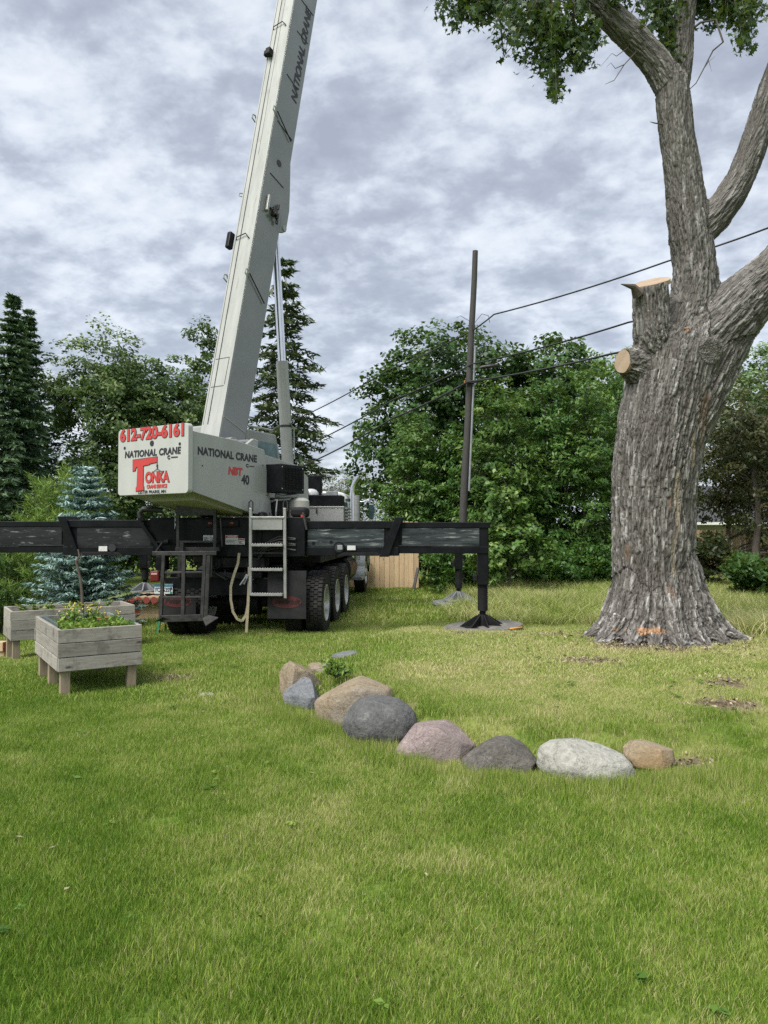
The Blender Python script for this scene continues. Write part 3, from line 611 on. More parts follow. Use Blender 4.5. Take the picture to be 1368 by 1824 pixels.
def conifer(name, label, base, H, Rb, mat, seed, levels, per, droop, slen, swid, dens, prof=0.85, group=None, lift=0.1, tr=0.12, jitter=0.25, start=0.04, tip=0.25):
    r_ = np.random.default_rng(seed); root = empty(name, base, 0, label, 'tree', group)
    Cs, As, Ns, Ss, Ts = [], [], [], [], []; mb = MB()
    mb.tube([(0, 0, -0.2), (0, 0, H * 0.5), (0, 0, H * 0.985)], [tr, tr * 0.6, 0.012], 8, False)
    for li in range(levels):
        f = start + (1 - start) * (li + r_.random() * 0.6) / levels; f = min(f, 0.995); z0 = H * f
        Lb = Rb * (1 - f) ** prof + tip * 0.5
        nb_ = per if f < 0.9 else max(3, per - 2)
        a0 = r_.random() * 6.28
        for k in range(nb_):
            az = a0 + k * 6.283 / nb_ + r_.normal() * 0.22; l = Lb * (1 - jitter + 2 * jitter * r_.random()); dz = droop * (0.7 + 0.6 * r_.random())
            lf = lift + (0.7 * max(0, f - 0.7))
            s_ = np.linspace(0.08, 1, max(5, int(l / (slen * 0.33) * 1.0)))
            hx, hy = math.cos(az), math.sin(az)
            px = hx * l * s_; py = hy * l * s_; pz = z0 + l * (lf * s_ - dz * s_ ** 2 + dz * 0.35 * s_ ** 5)
            if l > 0.5: mb.tube([(0, 0, z0), (px[len(s_) // 2], py[len(s_) // 2], pz[len(s_) // 2]), (px[-1], py[-1], pz[-1])], [max(0.008, tr * 0.16 * (1.1 - f)), 0.008, 0.003], 4, False)
            bt = r_.normal() * 0.12
            nrep = max(2, int(dens))
            for rep in range(nrep):
                n_ = len(s_); side = np.where(r_.random(n_) < 0.5, -1, 1); ang = side * (0.5 + 0.55 * r_.random(n_)); lat = (1 - s_ * 0.75) * l * 0.38 * r_.random(n_)
                ca, sa = np.cos(ang), np.sin(ang); dx = hx * ca - hy * sa; dy = hx * sa + hy * ca
                hang = -0.25 - 0.5 * droop * r_.random(n_) + lf
                dirv = unit(np.stack([dx, dy, hang], 1))
                c = np.stack([px, py, pz], 1) + dirv * (lat + slen * 0.3)[:, None] + r_.normal(size=(n_, 3)) * slen * 0.10
                c[:, 2] -= lat * 0.15
                Cs.append(c); As.append(dirv); Ns.append(np.array([0, 0, 1]) * 0.9 + r_.normal(size=(n_, 3)) * 0.55)
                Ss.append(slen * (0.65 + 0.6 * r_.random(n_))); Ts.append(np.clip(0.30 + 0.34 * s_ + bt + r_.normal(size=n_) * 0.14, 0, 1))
    C_, A_, N_, S_, T_ = map(np.concatenate, (Cs, As, Ns, Ss, Ts))
    V, F = leaves(C_, N_, S_, swid / slen, r_, A_, 0.2)
    link('crown', np_mesh('crown', V, F, mat, {'tint': np.repeat(T_, 4)}), root)
    mb.build('trunk', M['trunk'], root, smooth=60)
    return root
LM = {}
LM['spruce'] = leaf_mat('spruce_needles', (0.022, 0.058, 0.031), (0.058, 0.111, 0.058), (0.133, 0.205, 0.107), 0.6, 0.08)
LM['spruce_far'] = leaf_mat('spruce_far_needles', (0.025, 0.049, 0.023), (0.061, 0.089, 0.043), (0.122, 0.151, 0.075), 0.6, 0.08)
LM['blue'] = leaf_mat('blue_needles', (0.090, 0.162, 0.152), (0.214, 0.331, 0.308), (0.404, 0.539, 0.505), 0.6, 0.08, 1.5)
LM['larch'] = leaf_mat('soft_needles', (0.055, 0.120, 0.022), (0.150, 0.250, 0.045), (0.30, 0.39, 0.10), 0.55, 0.25)
LM['maple_dark'] = leaf_mat('dark_maple_leaf', (0.020, 0.058, 0.017), (0.047, 0.108, 0.029), (0.100, 0.179, 0.049), 0.42, 0.16)
LM['ash'] = leaf_mat('ash_leaf', (0.030, 0.083, 0.017), (0.078, 0.164, 0.031), (0.196, 0.293, 0.076), 0.42, 0.22)
LM['ash_deep'] = leaf_mat('deep_leaf', (0.021, 0.066, 0.013), (0.053, 0.132, 0.024), (0.125, 0.231, 0.051), 0.42, 0.20)
LM['sapling'] = leaf_mat('sapling_leaf', (0.045, 0.110, 0.022), (0.115, 0.215, 0.045), (0.27, 0.38, 0.12), 0.42, 0.25)
LM['windy'] = leaf_mat('windy_leaf', (0.025, 0.063, 0.015), (0.083, 0.146, 0.038), (0.266, 0.336, 0.133), 0.45, 0.20)
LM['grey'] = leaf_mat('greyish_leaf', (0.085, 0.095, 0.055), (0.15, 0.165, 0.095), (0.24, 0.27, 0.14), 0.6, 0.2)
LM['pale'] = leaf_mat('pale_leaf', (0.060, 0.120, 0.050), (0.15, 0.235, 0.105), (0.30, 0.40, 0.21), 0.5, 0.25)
LM['red'] = leaf_mat('reddish_leaf', (0.020, 0.033, 0.011), (0.050, 0.061, 0.022), (0.116, 0.090, 0.046), 0.5, 0.18)
LM['bush'] = leaf_mat('bush_leaf', (0.022, 0.066, 0.014), (0.055, 0.125, 0.028), (0.12, 0.205, 0.055), 0.42, 0.22)
LM['silver'] = leaf_mat('silver_maple_leaf', (0.020, 0.045, 0.015), (0.043, 0.084, 0.025), (0.095, 0.152, 0.048), 0.42, 0.2)
LM['weed'] = leaf_mat('weed_leaf', (0.05, 0.12, 0.015), (0.12, 0.22, 0.03), (0.24, 0.33, 0.06), 0.5, 0.3)
def ground_at(px, Y):
    p = at(px, 945, Y); return (p.x, p.y, gz(p.x, p.y))
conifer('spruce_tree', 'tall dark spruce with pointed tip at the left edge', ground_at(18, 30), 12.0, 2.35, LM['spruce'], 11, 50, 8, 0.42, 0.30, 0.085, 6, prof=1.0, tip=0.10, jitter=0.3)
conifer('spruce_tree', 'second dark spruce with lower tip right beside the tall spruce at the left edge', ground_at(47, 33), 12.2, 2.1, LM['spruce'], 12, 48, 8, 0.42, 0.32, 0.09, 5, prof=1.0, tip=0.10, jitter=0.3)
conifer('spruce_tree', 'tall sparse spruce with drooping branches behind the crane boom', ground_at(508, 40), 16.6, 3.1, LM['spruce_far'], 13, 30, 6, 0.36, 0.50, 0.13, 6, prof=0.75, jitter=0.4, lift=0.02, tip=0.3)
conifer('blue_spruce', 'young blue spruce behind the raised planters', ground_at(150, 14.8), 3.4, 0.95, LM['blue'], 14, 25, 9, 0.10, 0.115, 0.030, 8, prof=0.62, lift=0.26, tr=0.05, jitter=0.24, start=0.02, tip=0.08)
def plume(name, label, base, H, Rad, mat, seed, nstem, per, slen, swid):
    r_ = np.random.default_rng(seed); root = empty(name, base, 0, label, 'shrub'); Cs, As, Ss, Ts = [], [], [], []; mb = MB()
    for i in range(nstem):
        az = r_.random() * 6.283; rr = Rad * r_.random() ** 0.6; h = H * (0.45 + 0.55 * r_.random()) * (1.05 - 0.45 * (rr / Rad) ** 2)
        s_ = np.linspace(0.12, 1, per); b0 = np.array([math.cos(az) * rr * 0.35, math.sin(az) * rr * 0.35, 0]); tip_ = np.array([math.cos(az) * rr * 1.05, math.sin(az) * rr * 1.05, h])
        P = b0 + (tip_ - b0) * s_[:, None]; P[:, 2] += 0.22 * h * np.sin(np.pi * s_) ; P[:, :2] += r_.normal(size=2) * 0.1 * s_[:, None]
        mb.tube([tuple(b0), tuple(P[per // 2]), tuple(P[-1])], [0.02, 0.01, 0.003], 4, False)
        for rep in range(14):
            d = unit(np.stack([r_.normal(size=per), r_.normal(size=per), 0.55 + 0.6 * r_.random(per)], 1) + 0.5 * unit(tip_ - b0))
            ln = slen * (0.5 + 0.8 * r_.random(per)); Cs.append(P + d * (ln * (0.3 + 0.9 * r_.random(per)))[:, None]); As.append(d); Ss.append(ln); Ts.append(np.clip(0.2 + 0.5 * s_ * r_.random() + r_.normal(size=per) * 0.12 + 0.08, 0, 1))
    C_, A_, S_, T_ = map(np.concatenate, (Cs, As, Ss, Ts))
    V, F = leaves(C_, r_.normal(size=(len(C_), 3)), S_, swid / slen, r_, A_, 0.2)
    link('crown', np_mesh('crown', V, F, mat, {'tint': np.repeat(T_, 4)}), root); mb.build('trunk', M['trunk'], root, smooth=60)
    return root
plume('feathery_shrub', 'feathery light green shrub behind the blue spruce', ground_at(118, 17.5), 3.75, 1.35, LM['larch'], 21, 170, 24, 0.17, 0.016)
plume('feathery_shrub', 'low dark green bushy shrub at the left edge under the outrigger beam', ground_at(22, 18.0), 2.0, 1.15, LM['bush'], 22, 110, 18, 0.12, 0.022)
leafy('maple_tree', 'wide wind-blown maple between the dark spruces and the crane', ground_at(160, 35), (0.2, 0, 7), 0.26, [(0.5, 0, 9.6, 2.3, 2.2, 2.5), (-1.3, 0, 8.4, 1.8, 1.8, 2.3), (1.7, 0, 8.0, 1.9, 1.8, 2.6), (0, 0, 5.0, 2.8, 2.2, 2.6)], 390, 60, 0.52, 0.19, 0.55, LM['windy'], 31, wind=(0.6, -0.5, 0.2), limbs=60, tintbias=0.0)
leafy('maple_tree', 'darker leafy tree rising behind the white counterweight', ground_at(288, 37), (0.1, 0, 7), 0.25, [(-0.3, 0, 8.9, 1.9, 2, 2.4), (1.3, 0, 7.8, 1.8, 2, 2.6), (-1.2, 0, 5.2, 2.0, 2, 2.4), (0.8, 0, 3.6, 2.4, 2, 1.8)], 310, 60, 0.55, 0.20, 0.55, LM['windy'], 32, wind=(0.5, -0.4, 0.2), limbs=50, tintbias=-0.12)
leafy('maple_tree', 'leafy tree filling the gap behind the two left maples', ground_at(232, 42), (0, 0, 7), 0.22, [(0, 0, 9.6, 2.6, 2, 2.4), (1.8, 0, 8.0, 2.4, 2, 2.6), (-1.6, 0, 5.5, 2.4, 2, 2.8)], 280, 60, 0.6, 0.21, 0.55, LM['windy'], 38, wind=(0.5, -0.4, 0.2), limbs=50, tintbias=-0.05)
leafy('maple_tree', 'tall slender tree just left of the boom', ground_at(358, 41), (0.1, 0, 10), 0.22, [(0.1, 0, 12.1, 1.2, 1.2, 2.0), (0.4, 0, 9.2, 1.8, 1.6, 2.6), (-0.2, 0, 5.0, 2.2, 1.8, 2.6)], 220, 56, 0.52, 0.21, 0.55, LM['windy'], 33, limbs=40, tintbias=-0.06)
leafy('thicket', 'dark thicket on the far side of the road at left', ground_at(215, 41), (0, 0, 2.4), 0.1, [(-6, 0, 2.0, 4.5, 1.5, 2.4), (0, 0, 2.2, 4.5, 1.5, 2.6), (6, 0, 2.0, 4.5, 1.5, 2.4)], 330, 60, 0.7, 0.26, 0.6, LM['maple_dark'], 34, cat='shrub', limbs=12)
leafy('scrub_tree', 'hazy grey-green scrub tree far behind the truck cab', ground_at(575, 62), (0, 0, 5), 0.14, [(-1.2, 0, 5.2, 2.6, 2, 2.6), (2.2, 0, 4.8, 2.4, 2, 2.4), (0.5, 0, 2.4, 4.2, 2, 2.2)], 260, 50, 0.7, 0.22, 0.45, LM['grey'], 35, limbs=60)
leafy('maple_tree', 'large dark green maple behind the utility pole', ground_at(790, 31), (0.2, 0, 7), 0.30, [(0.2, 0, 7.6, 3.0, 2.8, 2.9), (-1.7, 0, 6.0, 2.2, 2.4, 2.6), (-1.9, 0, 3.8, 2.1, 2.4, 2.6), (2.3, 0, 6.8, 2.5, 2.4, 2.6), (1.2, 0, 3.6, 3.0, 2.6, 2.6)], 560, 64, 0.56, 0.19, 0.75, LM['maple_dark'], 36, shell=3.0, limbs=50)
leafy('maple_tree', 'second dark maple with rounded top right of the utility pole', ground_at(985, 30), (0.1, 0, 6), 0.25, [(0, 0, 7.2, 2.0, 2.4, 2.3), (1.4, 0, 5.6, 2.2, 2.2, 2.6), (-0.8, 0, 4.4, 2.2, 2.2, 2.6)], 340, 60, 0.54, 0.19, 0.75, LM['maple_dark'], 37, shell=3.0, limbs=36, tintbias=0.1)
AS = [((742, 22.6), 5.4, 1.15, 'ash', 41, 'bright leafy ash sapling left of the utility pole'), ((812, 22.3), 4.6, 1.1, 'ash_deep', 42, 'leafy sapling directly behind the utility pole'), ((880, 21.3), 5.9, 1.25, 'ash', 43, 'tall ash sapling right of the utility pole'), ((965, 22.0), 6.0, 1.3, 'ash_deep', 44, 'tall deep green tree between the pole and the big trunk'), ((1045, 21.6), 6.5, 1.35, 'ash', 45, 'tall leafy tree just left of the big trunk'), ((1100, 23.4), 6.6, 1.4, 'ash_deep', 46, 'tall leafy tree partly hidden behind the big trunk')]
for (pp, h_, rr_, mk, sd_, lb) in AS:
    leafy('ash_tree', lb, ground_at(*pp), (0.1, 0, h_ * 0.8), 0.07, [(0, 0, h_ * 0.80, rr_ * 0.72, rr_ * 0.8, h_ * 0.22), (0.1, -0.1, h_ * 0.55, rr_, rr_, h_ * 0.24), (-0.1, 0, h_ * 0.28, rr_ * 1.05, rr_, h_ * 0.25)], 330, 46, 0.30, 0.135, 0.42, LM[mk], sd_, limbs=46, shell=2.4, flat=0.5, stems=[(Vector((-0.15, 0, -0.1)), Vector((0.1, 0, h_ * 0.9)), 0.06), (Vector((0.2, 0.1, -0.1)), Vector((0.5, 0.2, h_ * 0.7)), 0.045), (Vector((-0.3, -0.1, -0.1)), Vector((-0.6, 0, h_ * 0.6)), 0.04)])
leafy('maple_sapling', 'bright green maple sapling in front of the fence-line trees', ground_at(905, 18.4), (0.1, 0, 2.4), 0.035, [(-0.05, 0, 2.2, 0.5, 0.5, 0.95), (0.35, 0, 1.3, 0.75, 0.6, 0.75), (-0.35, 0, 1.0, 0.7, 0.6, 0.7)], 120, 34, 0.22, 0.14, 0.7, LM['sapling'], 51, limbs=40, cat='sapling')
for (pp, w_, h_, sd_, lb) in [((822, 19.9), 1.05, 1.5, 61, 'dense low shrub at the foot of the utility pole'), ((960, 20.0), 1.3, 1.35, 62, 'low dark shrub in front of the fence right of the sapling'), ((1065, 20.6), 1.2, 1.4, 63, 'low shrub in front of the fence beside the big trunk')]:
    leafy('shrub', lb, ground_at(*pp), (0, 0, h_ * 0.6), 0.03, [(0, 0, h_ * 0.45, w_, 0.8, h_ * 0.5)], 170, 40, 0.24, 0.115, 0.5, LM['ash_deep'], sd_, cat='shrub', limbs=30)
leafy('plum_tree', 'dark reddish-leaved tree right of the big trunk', ground_at(1345, 21.5), (0, 0, 4.5), 0.12, [(-0.4, 0, 4.6, 1.7, 1.6, 1.8), (0.9, 0, 3.8, 1.5, 1.5, 2.0), (0.7, 0, 2.0, 1.2, 1.2, 1.4)], 260, 50, 0.36, 0.125, 0.5, LM['red'], 71, limbs=70)
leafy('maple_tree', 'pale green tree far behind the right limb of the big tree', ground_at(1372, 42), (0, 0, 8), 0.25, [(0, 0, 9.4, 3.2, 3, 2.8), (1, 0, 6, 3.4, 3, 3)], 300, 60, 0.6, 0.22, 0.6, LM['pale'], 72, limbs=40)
leafy('maple_tree', 'light green tree top peeking over the saplings left of the big trunk', ground_at(1110, 36), (0, 0, 7), 0.25, [(0, 0, 8.3, 2.3, 2.2, 2.4), (0.6, 0, 5.2, 2.6, 2.4, 2.6)], 260, 60, 0.55, 0.2, 0.6, LM['sapling'], 73, limbs=40)
leafy('plum_tree', 'dense dark low-branching tree close behind the big trunk at right', ground_at(1300, 24.5), (0, 0, 4.0), 0.10, [(0, 0, 3.9, 1.6, 1.4, 1.5), (-0.3, 0, 2.6, 1.2, 1.2, 0.9), (1.3, 0, 2.6, 1.2, 1.2, 1.6), (1.9, 0, 1.2, 0.9, 0.9, 1.0)], 300, 50, 0.34, 0.125, 0.5, LM['red'], 76, limbs=70, tintbias=0.12)
leafy('shrub', 'leafy bush at the right edge in the long grass', ground_at(1352, 17.2), (0, 0, 0.7), 0.03, [(0, 0, 0.5, 0.8, 0.7, 0.6), (-0.45, -0.2, 0.7, 0.5, 0.4, 0.3)], 110, 40, 0.22, 0.13, 0.5, LM['bush'], 74, cat='shrub', limbs=24)
leafy('shrub', 'small dark bush low behind the base of the big trunk at right', ground_at(1258, 20.5), (0, 0, 0.9), 0.03, [(0, 0, 0.85, 0.8, 0.7, 0.85)], 130, 40, 0.22, 0.12, 0.5, LM['red'], 75, cat='shrub', limbs=24)
V_, F_ = leaves(WEEDY[0], WEEDY[1], WEEDY[3], 0.62, np.random.default_rng(56), WEEDY[2])
tag(link('lawn_weeds', np_mesh('lawn_weeds', V_, F_, LM['weed'], {'tint': np.repeat(WEEDY[4], 4)})), 'small broad-leaved weeds scattered through the lawn', 'weeds', kind='stuff')
fx_, fy_ = sample(2.0, 9, 0.9); fc_ = np.stack([fx_, fy_, ground_z(fx_, fy_) + 0.036], 1); fr_ = np.random.default_rng(57)
V_, F_ = leaves(fc_, np.array([0, 0, 1.0]) + fr_.normal(size=fc_.shape) * 0.4, 0.02 + 0.035 * fr_.random(len(fc_)), 0.35, fr_)
tag(link('fallen_leaves', np_mesh('fallen_leaves', V_, F_, leaf_mat('dry_leaf', (0.08, 0.06, 0.036), (0.18, 0.14, 0.09), (0.32, 0.27, 0.19), 0.9, 0.0), {'tint': np.repeat(fr_.random(len(fc_)), 4)})), 'dry fallen leaves and bits of stalk in the lawn', 'leaves', kind='stuff')
# weeds among the boulders
for (x_, y_, h_, sd_, lb) in [(-0.47, 7.25, 0.24, 81, 'leafy weed growing between the tan boulders'), (-0.60, 6.78, 0.15, 82, 'dark leafy weed beside the blue-grey boulder')]:
    leafy('weed', lb, (x_, y_, gz(x_, y_)), (0, 0, h_ * 0.6), 0.006, [(0, 0, h_ * 0.55, 0.24, 0.16, h_ * 0.5)], 60, 12, 0.07, 0.05, 0.4, LM['weed'], sd_, cat='weed', limbs=24)
# ------------------------------------------------------------------ the big maple
TY = 9.85
def tp(px, py, r_px, dy=0.0):
    p = at(px, py, TY + dy); return (p, r_px * (0.96 if py > 520 else 0.91) * (TY + dy) / 1340)
CH = [
 [(1172, 1162, 100), (1170, 1140, 94), (1166, 1100, 83), (1164, 1050, 76), (1163, 980, 74), (1163, 900, 76), (1168, 830, 80), (1180, 760, 82), (1192, 700, 84), (1202, 645, 80), (1215, 600, 66)],
 [(1200, 650, 62), (1222, 590, 52, .05), (1236, 530, 46, .1), (1236, 470, 44, .12), (1226, 400, 42, .12), (1216, 320, 37, .12), (1206, 240, 35, .12), (1200, 180, 35, .12), (1196, 140, 32, .12)],
 [(1200, 170, 32, .12), (1178, 125, 31, .12), (1140, 80, 29, .1), (1095, 35, 28, .05), (1045, -20, 26, 0), (950, -140, 22, -.2), (850, -300, 16, -.5)],
 [(1206, 165, 24, .12), (1216, 110, 21, .15), (1219, 60, 20, .2), (1222, 0, 21, .25), (1232, -120, 18, .3), (1260, -300, 12, .3)],
 [(1228, 430, 34, .1), (1262, 400, 33, .1), (1290, 365, 32, .1), (1318, 320, 30, .1), (1345, 250, 28, .1), (1372, 160, 25, .1), (1420, 20, 22, .1), (1450, -150, 16, .1)],
 [(1200, 660, 70), (1240, 625, 66), (1282, 585, 62), (1325, 540, 57), (1372, 495, 52), (1440, 420, 46), (1560, 280, 38)],
 [(1175, 640, 44, -.12), (1165, 600, 39, -.2), (1160, 550, 36, -.22), (1158, 500, 36, -.22)],
 [(1165, 665, 46, -.05), (1140, 654, 38, -.14), (1114, 645, 28, -.20), (1100, 644, 26, -.22)],
 [(1185, 790, 66, -.02), (1222, 715, 66, -.02), (1262, 640, 60, -.02), (1295, 590, 52, 0)],
 [(1240, 640, 26, -.3), (1262, 626, 27, -.46), (1268, 624, 25, -.52)]]
for (ang, ln, r0_) in ((185, 0.98, 1), (207, 1.04, 1), (228, 0.86, 1), (250, 0.80, 1), (272, 0.84, 1), (294, 0.86, 1), (316, 0.95, 1), (338, 1.08, 1), (358, 1.02, 1), (25, 0.95, 1), (60, 0.9, 1), (100, 0.9, 1), (140, 0.9, 1), (163, 0.92, 1)):
    CH.append((ang, ln, r0_))
chains = []
for ch in CH:
    if isinstance(ch, tuple):
        ang, ln, r0_ = ch; c_, _ = tp(1170, 1150, 1); dx, dy = math.cos(R(ang)), math.sin(R(ang)); pts = []
        for f, rr_, hz in ((0.22, 0.30, 1.25), (0.36, 0.27, 0.74), (0.52, 0.23, 0.36), (0.68, 0.18, 0.13), (0.86, 0.13, 0.0), (1.04, 0.08, -0.07)):
            x_, y_ = c_.x + dx * ln * f, c_.y + dy * ln * f; pts.append((Vector((x_, y_, gz(x_, y_) + hz * (0.8))), rr_))
        chains.append(pts)
    else:
        q_ = [tp(*q) for q in ch]; sm_ = []          # rounded through the survey points
        for i in range(len(q_) - 1):
            a4 = [q_[max(i - 1, 0)], q_[i], q_[i + 1], q_[min(i + 2, len(q_) - 1)]]
            for k in range(4):
                f = k / 4; wts = (-0.5 * f + f * f - 0.5 * f ** 3, 1 - 2.5 * f * f + 1.5 * f ** 3, 0.5 * f + 2 * f * f - 1.5 * f ** 3, -0.5 * f * f + 0.5 * f ** 3)
                sm_.append((sum((wt * Vector(x_[0]) for wt, x_ in zip(wts, a4)), Vector((0, 0, 0))), sum(wt * x_[1] for wt, x_ in zip(wts, a4))))
        sm_.append(q_[-1]); chains.append(sm_)
mb = MB()
for ch in chains: mb.tube([p for p, _ in ch], [r_ for _, r_ in ch], 20)
tmp = bpy.data.objects.new('tmp', mb.mesh('tmp', None)); COL.objects.link(tmp)
rm = tmp.modifiers.new('r', 'REMESH'); rm.mode = 'VOXEL'; rm.voxel_size = 0.0165; rm.adaptivity = 0
smo = tmp.modifiers.new('s', 'SMOOTH'); smo.iterations = 26; smo.factor = 0.5
dg = bpy.context.evaluated_depsgraph_get(); tme = bpy.data.meshes.new_from_object(tmp.evaluated_get(dg)); bpy.data.objects.remove(tmp)
nV = len(tme.vertices); V = np.empty(nV * 3, np.float32); tme.vertices.foreach_get('co', V); V = V.reshape(-1, 3).astype(float)
NRM = np.empty(nV * 3, np.float32); tme.vertices.foreach_get('normal', NRM); NRM = NRM.reshape(-1, 3).astype(float)
best = np.full(nV, 1e9); U = np.zeros((nV, 3))
for ci, ch in enumerate(chains):
    s0 = 0.0; ax = None
    for (p, rp_), (q, rq) in zip(ch[:-1], ch[1:]):
        p_, q_ = np.array(p), np.array(q); d = q_ - p_; l = np.linalg.norm(d); tt = np.clip(((V - p_) @ d) / (l * l), 0, 1)
        off = V - p_ - tt[:, None] * d; dd = np.linalg.norm(off, axis=1) / (rp_ + (rq - rp_) * tt)
        dn = d / l; a_ = np.array((0, 1, 0)) if ax is None else ax; a_ = unit(a_ - dn * (a_ @ dn)); ax = a_; b_ = np.cross(dn, a_)
        mk = dd < best; best[mk] = dd[mk]
        U[mk] = np.stack([off @ a_, off @ b_, s0 + tt * l + ci * 3.3], 1)[mk]; s0 += l
H = np.zeros(nV); B2 = np.zeros(nV); PT = np.zeros(nV)
for i in range(nV):
    u = U[i]
    w1 = mnoise.noise(Vector((u[0] * 3, u[1] * 3, u[2] * 1.6)))
    w2 = mnoise.noise(Vector((u[0] * 9 + 7, u[1] * 9, u[2] * 4.0)))
    k = 24.0 + 2.0 * w1
    ds, ps = mnoise.voronoi(Vector((u[0] * k + w2 * 0.55, u[1] * k + w2 * 0.55, u[2] * 2.1 + w2 * 0.4)))
    e1 = min(1.0, (ds[1] - ds[0]) / 0.34)
    ds2, ps2 = mnoise.voronoi(Vector((u[0] * 46 + w2 * 0.9, u[1] * 46, u[2] * 5.5)))
    e2 = min(1.0, (ds2[1] - ds2[0]) / 0.35)
    pc = mnoise.cell(ps[0] * 7.3); pc2 = mnoise.cell(ps2[0] * 5.1)
    H[i] = -(1 - e1) ** 1.5 * 0.024 - (1 - e2) * 0.008 + (pc - 0.5) * 0.012 + (pc2 - 0.5) * 0.009 + 0.022 * w1
    B2[i] = max(1 - e1, 0.6 * (1 - e2)); PT[i] = 0.5 * pc + 0.5 * pc2
fadeH = 1.0 - 0.45 * sstep(4.5, 7.0, V[:, 2])
bq_ = np.array(at(1266, 624, TY - .52)); fadeH = fadeH * (0.25 + 0.75 * sstep(0.16, 0.30, np.linalg.norm(V - bq_, axis=1)))
cutmask = np.ones(nV)
# saw cuts: flatten the two stub ends
def cut(p, n_):
    global V
    p = np.array(p); n_ = unit(np.array(n_, float)); dd = (V - p) @ n_
    mk = (dd > -0.02) & (np.linalg.norm(V - p, axis=1) < 0.42); ex = np.clip(dd, 0, None)
    V[mk] -= ex[mk][:, None] * n_; cutmask[mk] *= np.clip(1 - (dd[mk] + 0.02) / 0.03, 0.1, 1)
c1, r1 = tp(1160, 503, 37, -.22); c2, r2 = tp(1109, 644, 26, -.21)
n1c = (-0.24, -0.40, 0.88); n2c = (-0.93, -0.36, 0.06)
V += NRM * (H * fadeH * cutmask)[:, None]
cut(c1, n1c); cut(c2, n2c)
tme.vertices.foreach_set('co', V.astype(np.float32).ravel())
at_ = tme.attributes.new('furrow', 'FLOAT', 'POINT'); at_.data.foreach_set('value', B2.astype(np.float32))
at_ = tme.attributes.new('plate', 'FLOAT', 'POINT'); at_.data.foreach_set('value', PT.astype(np.float32))
for k_, nm in enumerate(('bu', 'bv', 'bs')):
    at_ = tme.attributes.new(nm, 'FLOAT', 'POINT'); at_.data.foreach_set('value', U[:, k_].astype(np.float32))
def scar(nm, spots_, thr):
    m_ = np.zeros(nV)
    for (px, py, dy, rx, rz_) in spots_:
        s_ = np.array(at(px, py, TY + dy)); d_ = np.sqrt(((V[:, 0] - s_[0]) / rx) ** 2 + ((V[:, 2] - s_[2]) / rz_) ** 2 + ((V[:, 1] - s_[1]) / 0.5) ** 2)
        nz = np.array([mnoise.noise(Vector((q[0] * 9, q[1] * 9, q[2] * 5))) for q in V[d_ < 2.2]]); e_ = np.zeros(nV); e_[d_ < 2.2] = 1 - sstep(0.55, 1.05, d_[d_ < 2.2] + nz * 0.75); m_ = np.maximum(m_, e_)
    a__ = tme.attributes.new(nm, 'FLOAT', 'POINT'); a__.data.foreach_set('value', (m_ * thr).astype(np.float32))
scar('raw_wood', [(1165, 1127, -.75, .24, .05), (1104, 1125, -.62, .05, .04), (1214, 592, -.25, .03, .07)], 0.75)
scar('rust_streak', [(1252, 745, -.45, .11, .42), (1130, 985, -.5, .03, .12), (1195, 900, -.55, .04, .12), (1200, 1060, -.6, .06, .12)], 0.5)
scar('pale_streak', [(1208, 900, -.5, .05, .45), (1200, 990, -.5, .04, .3), (1235, 800, -.45, .04, .25)], 0.6)
tme.update(); tme.materials.clear()
m, t, b = new_mat('silver_maple_bark'); M['bark'] = m
cx_ = nn(t, 'ShaderNodeCombineXYZ')
for k_, nm in enumerate(('bu', 'bv', 'bs')):
    q_ = nn(t, 'ShaderNodeAttribute', attribute_name=nm); L(t, q_.outputs['Fac'], cx_.inputs[k_])
mpg = nn(t, 'ShaderNodeMapping'); mpg.inputs['Scale'].default_value = (1, 1, 0.22); L(t, cx_.outputs[0], mpg.inputs[0])
g = nn(t, 'ShaderNodeNewGeometry'); sepz = nn(t, 'ShaderNodeSeparateXYZ'); L(t, g.outputs['Position'], sepz.inputs[0])
na = tnoise(t, mpg.outputs[0], 26, 7, 0.68, 0.3); nb = tnoise(t, mpg.outputs[0], 7, 4, 0.6); nc = tnoise(t, g.outputs['Position'], 1.3, 4, 0.6)
pa = nn(t, 'ShaderNodeAttribute', attribute_name='plate')
sm1 = nn(t, 'ShaderNodeMath', operation='MULTIPLY_ADD'); L(t, pa.outputs['Fac'], sm1.inputs[0]); sm1.inputs[1].default_value = 0.42; L(t, na.outputs[0], sm1.inputs[2])
col = ramp(t, sm1.outputs[0], [(0.44, (0.092, 0.084, 0.077)), (0.60, (0.188, 0.178, 0.168)), (0.75, (0.295, 0.285, 0.272)), (0.87, (0.56, 0.55, 0.53))]).outputs[0]
col = mixc(t, 0.28, col, ramp(t, nb.outputs[0], [(0.32, (0.11, 0.10, 0.088)), (0.68, (0.33, 0.32, 0.295))]).outputs[0])
up_ = nn(t, 'ShaderNodeMapRange'); L(t, sepz.outputs[2], up_.inputs[0]); up_.inputs[1].default_value = 3.2; up_.inputs[2].default_value = 5.0
col = mixc(t, up_.outputs[0], col, mixc(t, 0.5, col, (0.150, 0.145, 0.134)))
fu = nn(t, 'ShaderNodeAttribute', attribute_name='furrow'); fr = ramp(t, fu.outputs['Fac'], [(0.35, (0, 0, 0)), (0.9, (0.48, 0.48, 0.48))])
col = mixc(t, fr.outputs[0], col, (0.060, 0.050, 0.040))
for anm_, sc_col in (('raw_wood', (0.46, 0.25, 0.12)), ('rust_streak', (0.20, 0.125, 0.080)), ('pale_streak', (0.40, 0.34, 0.25))):
    qa = nn(t, 'ShaderNodeAttribute', attribute_name=anm_); col = mixc(t, qa.outputs['Fac'], col, sc_col)
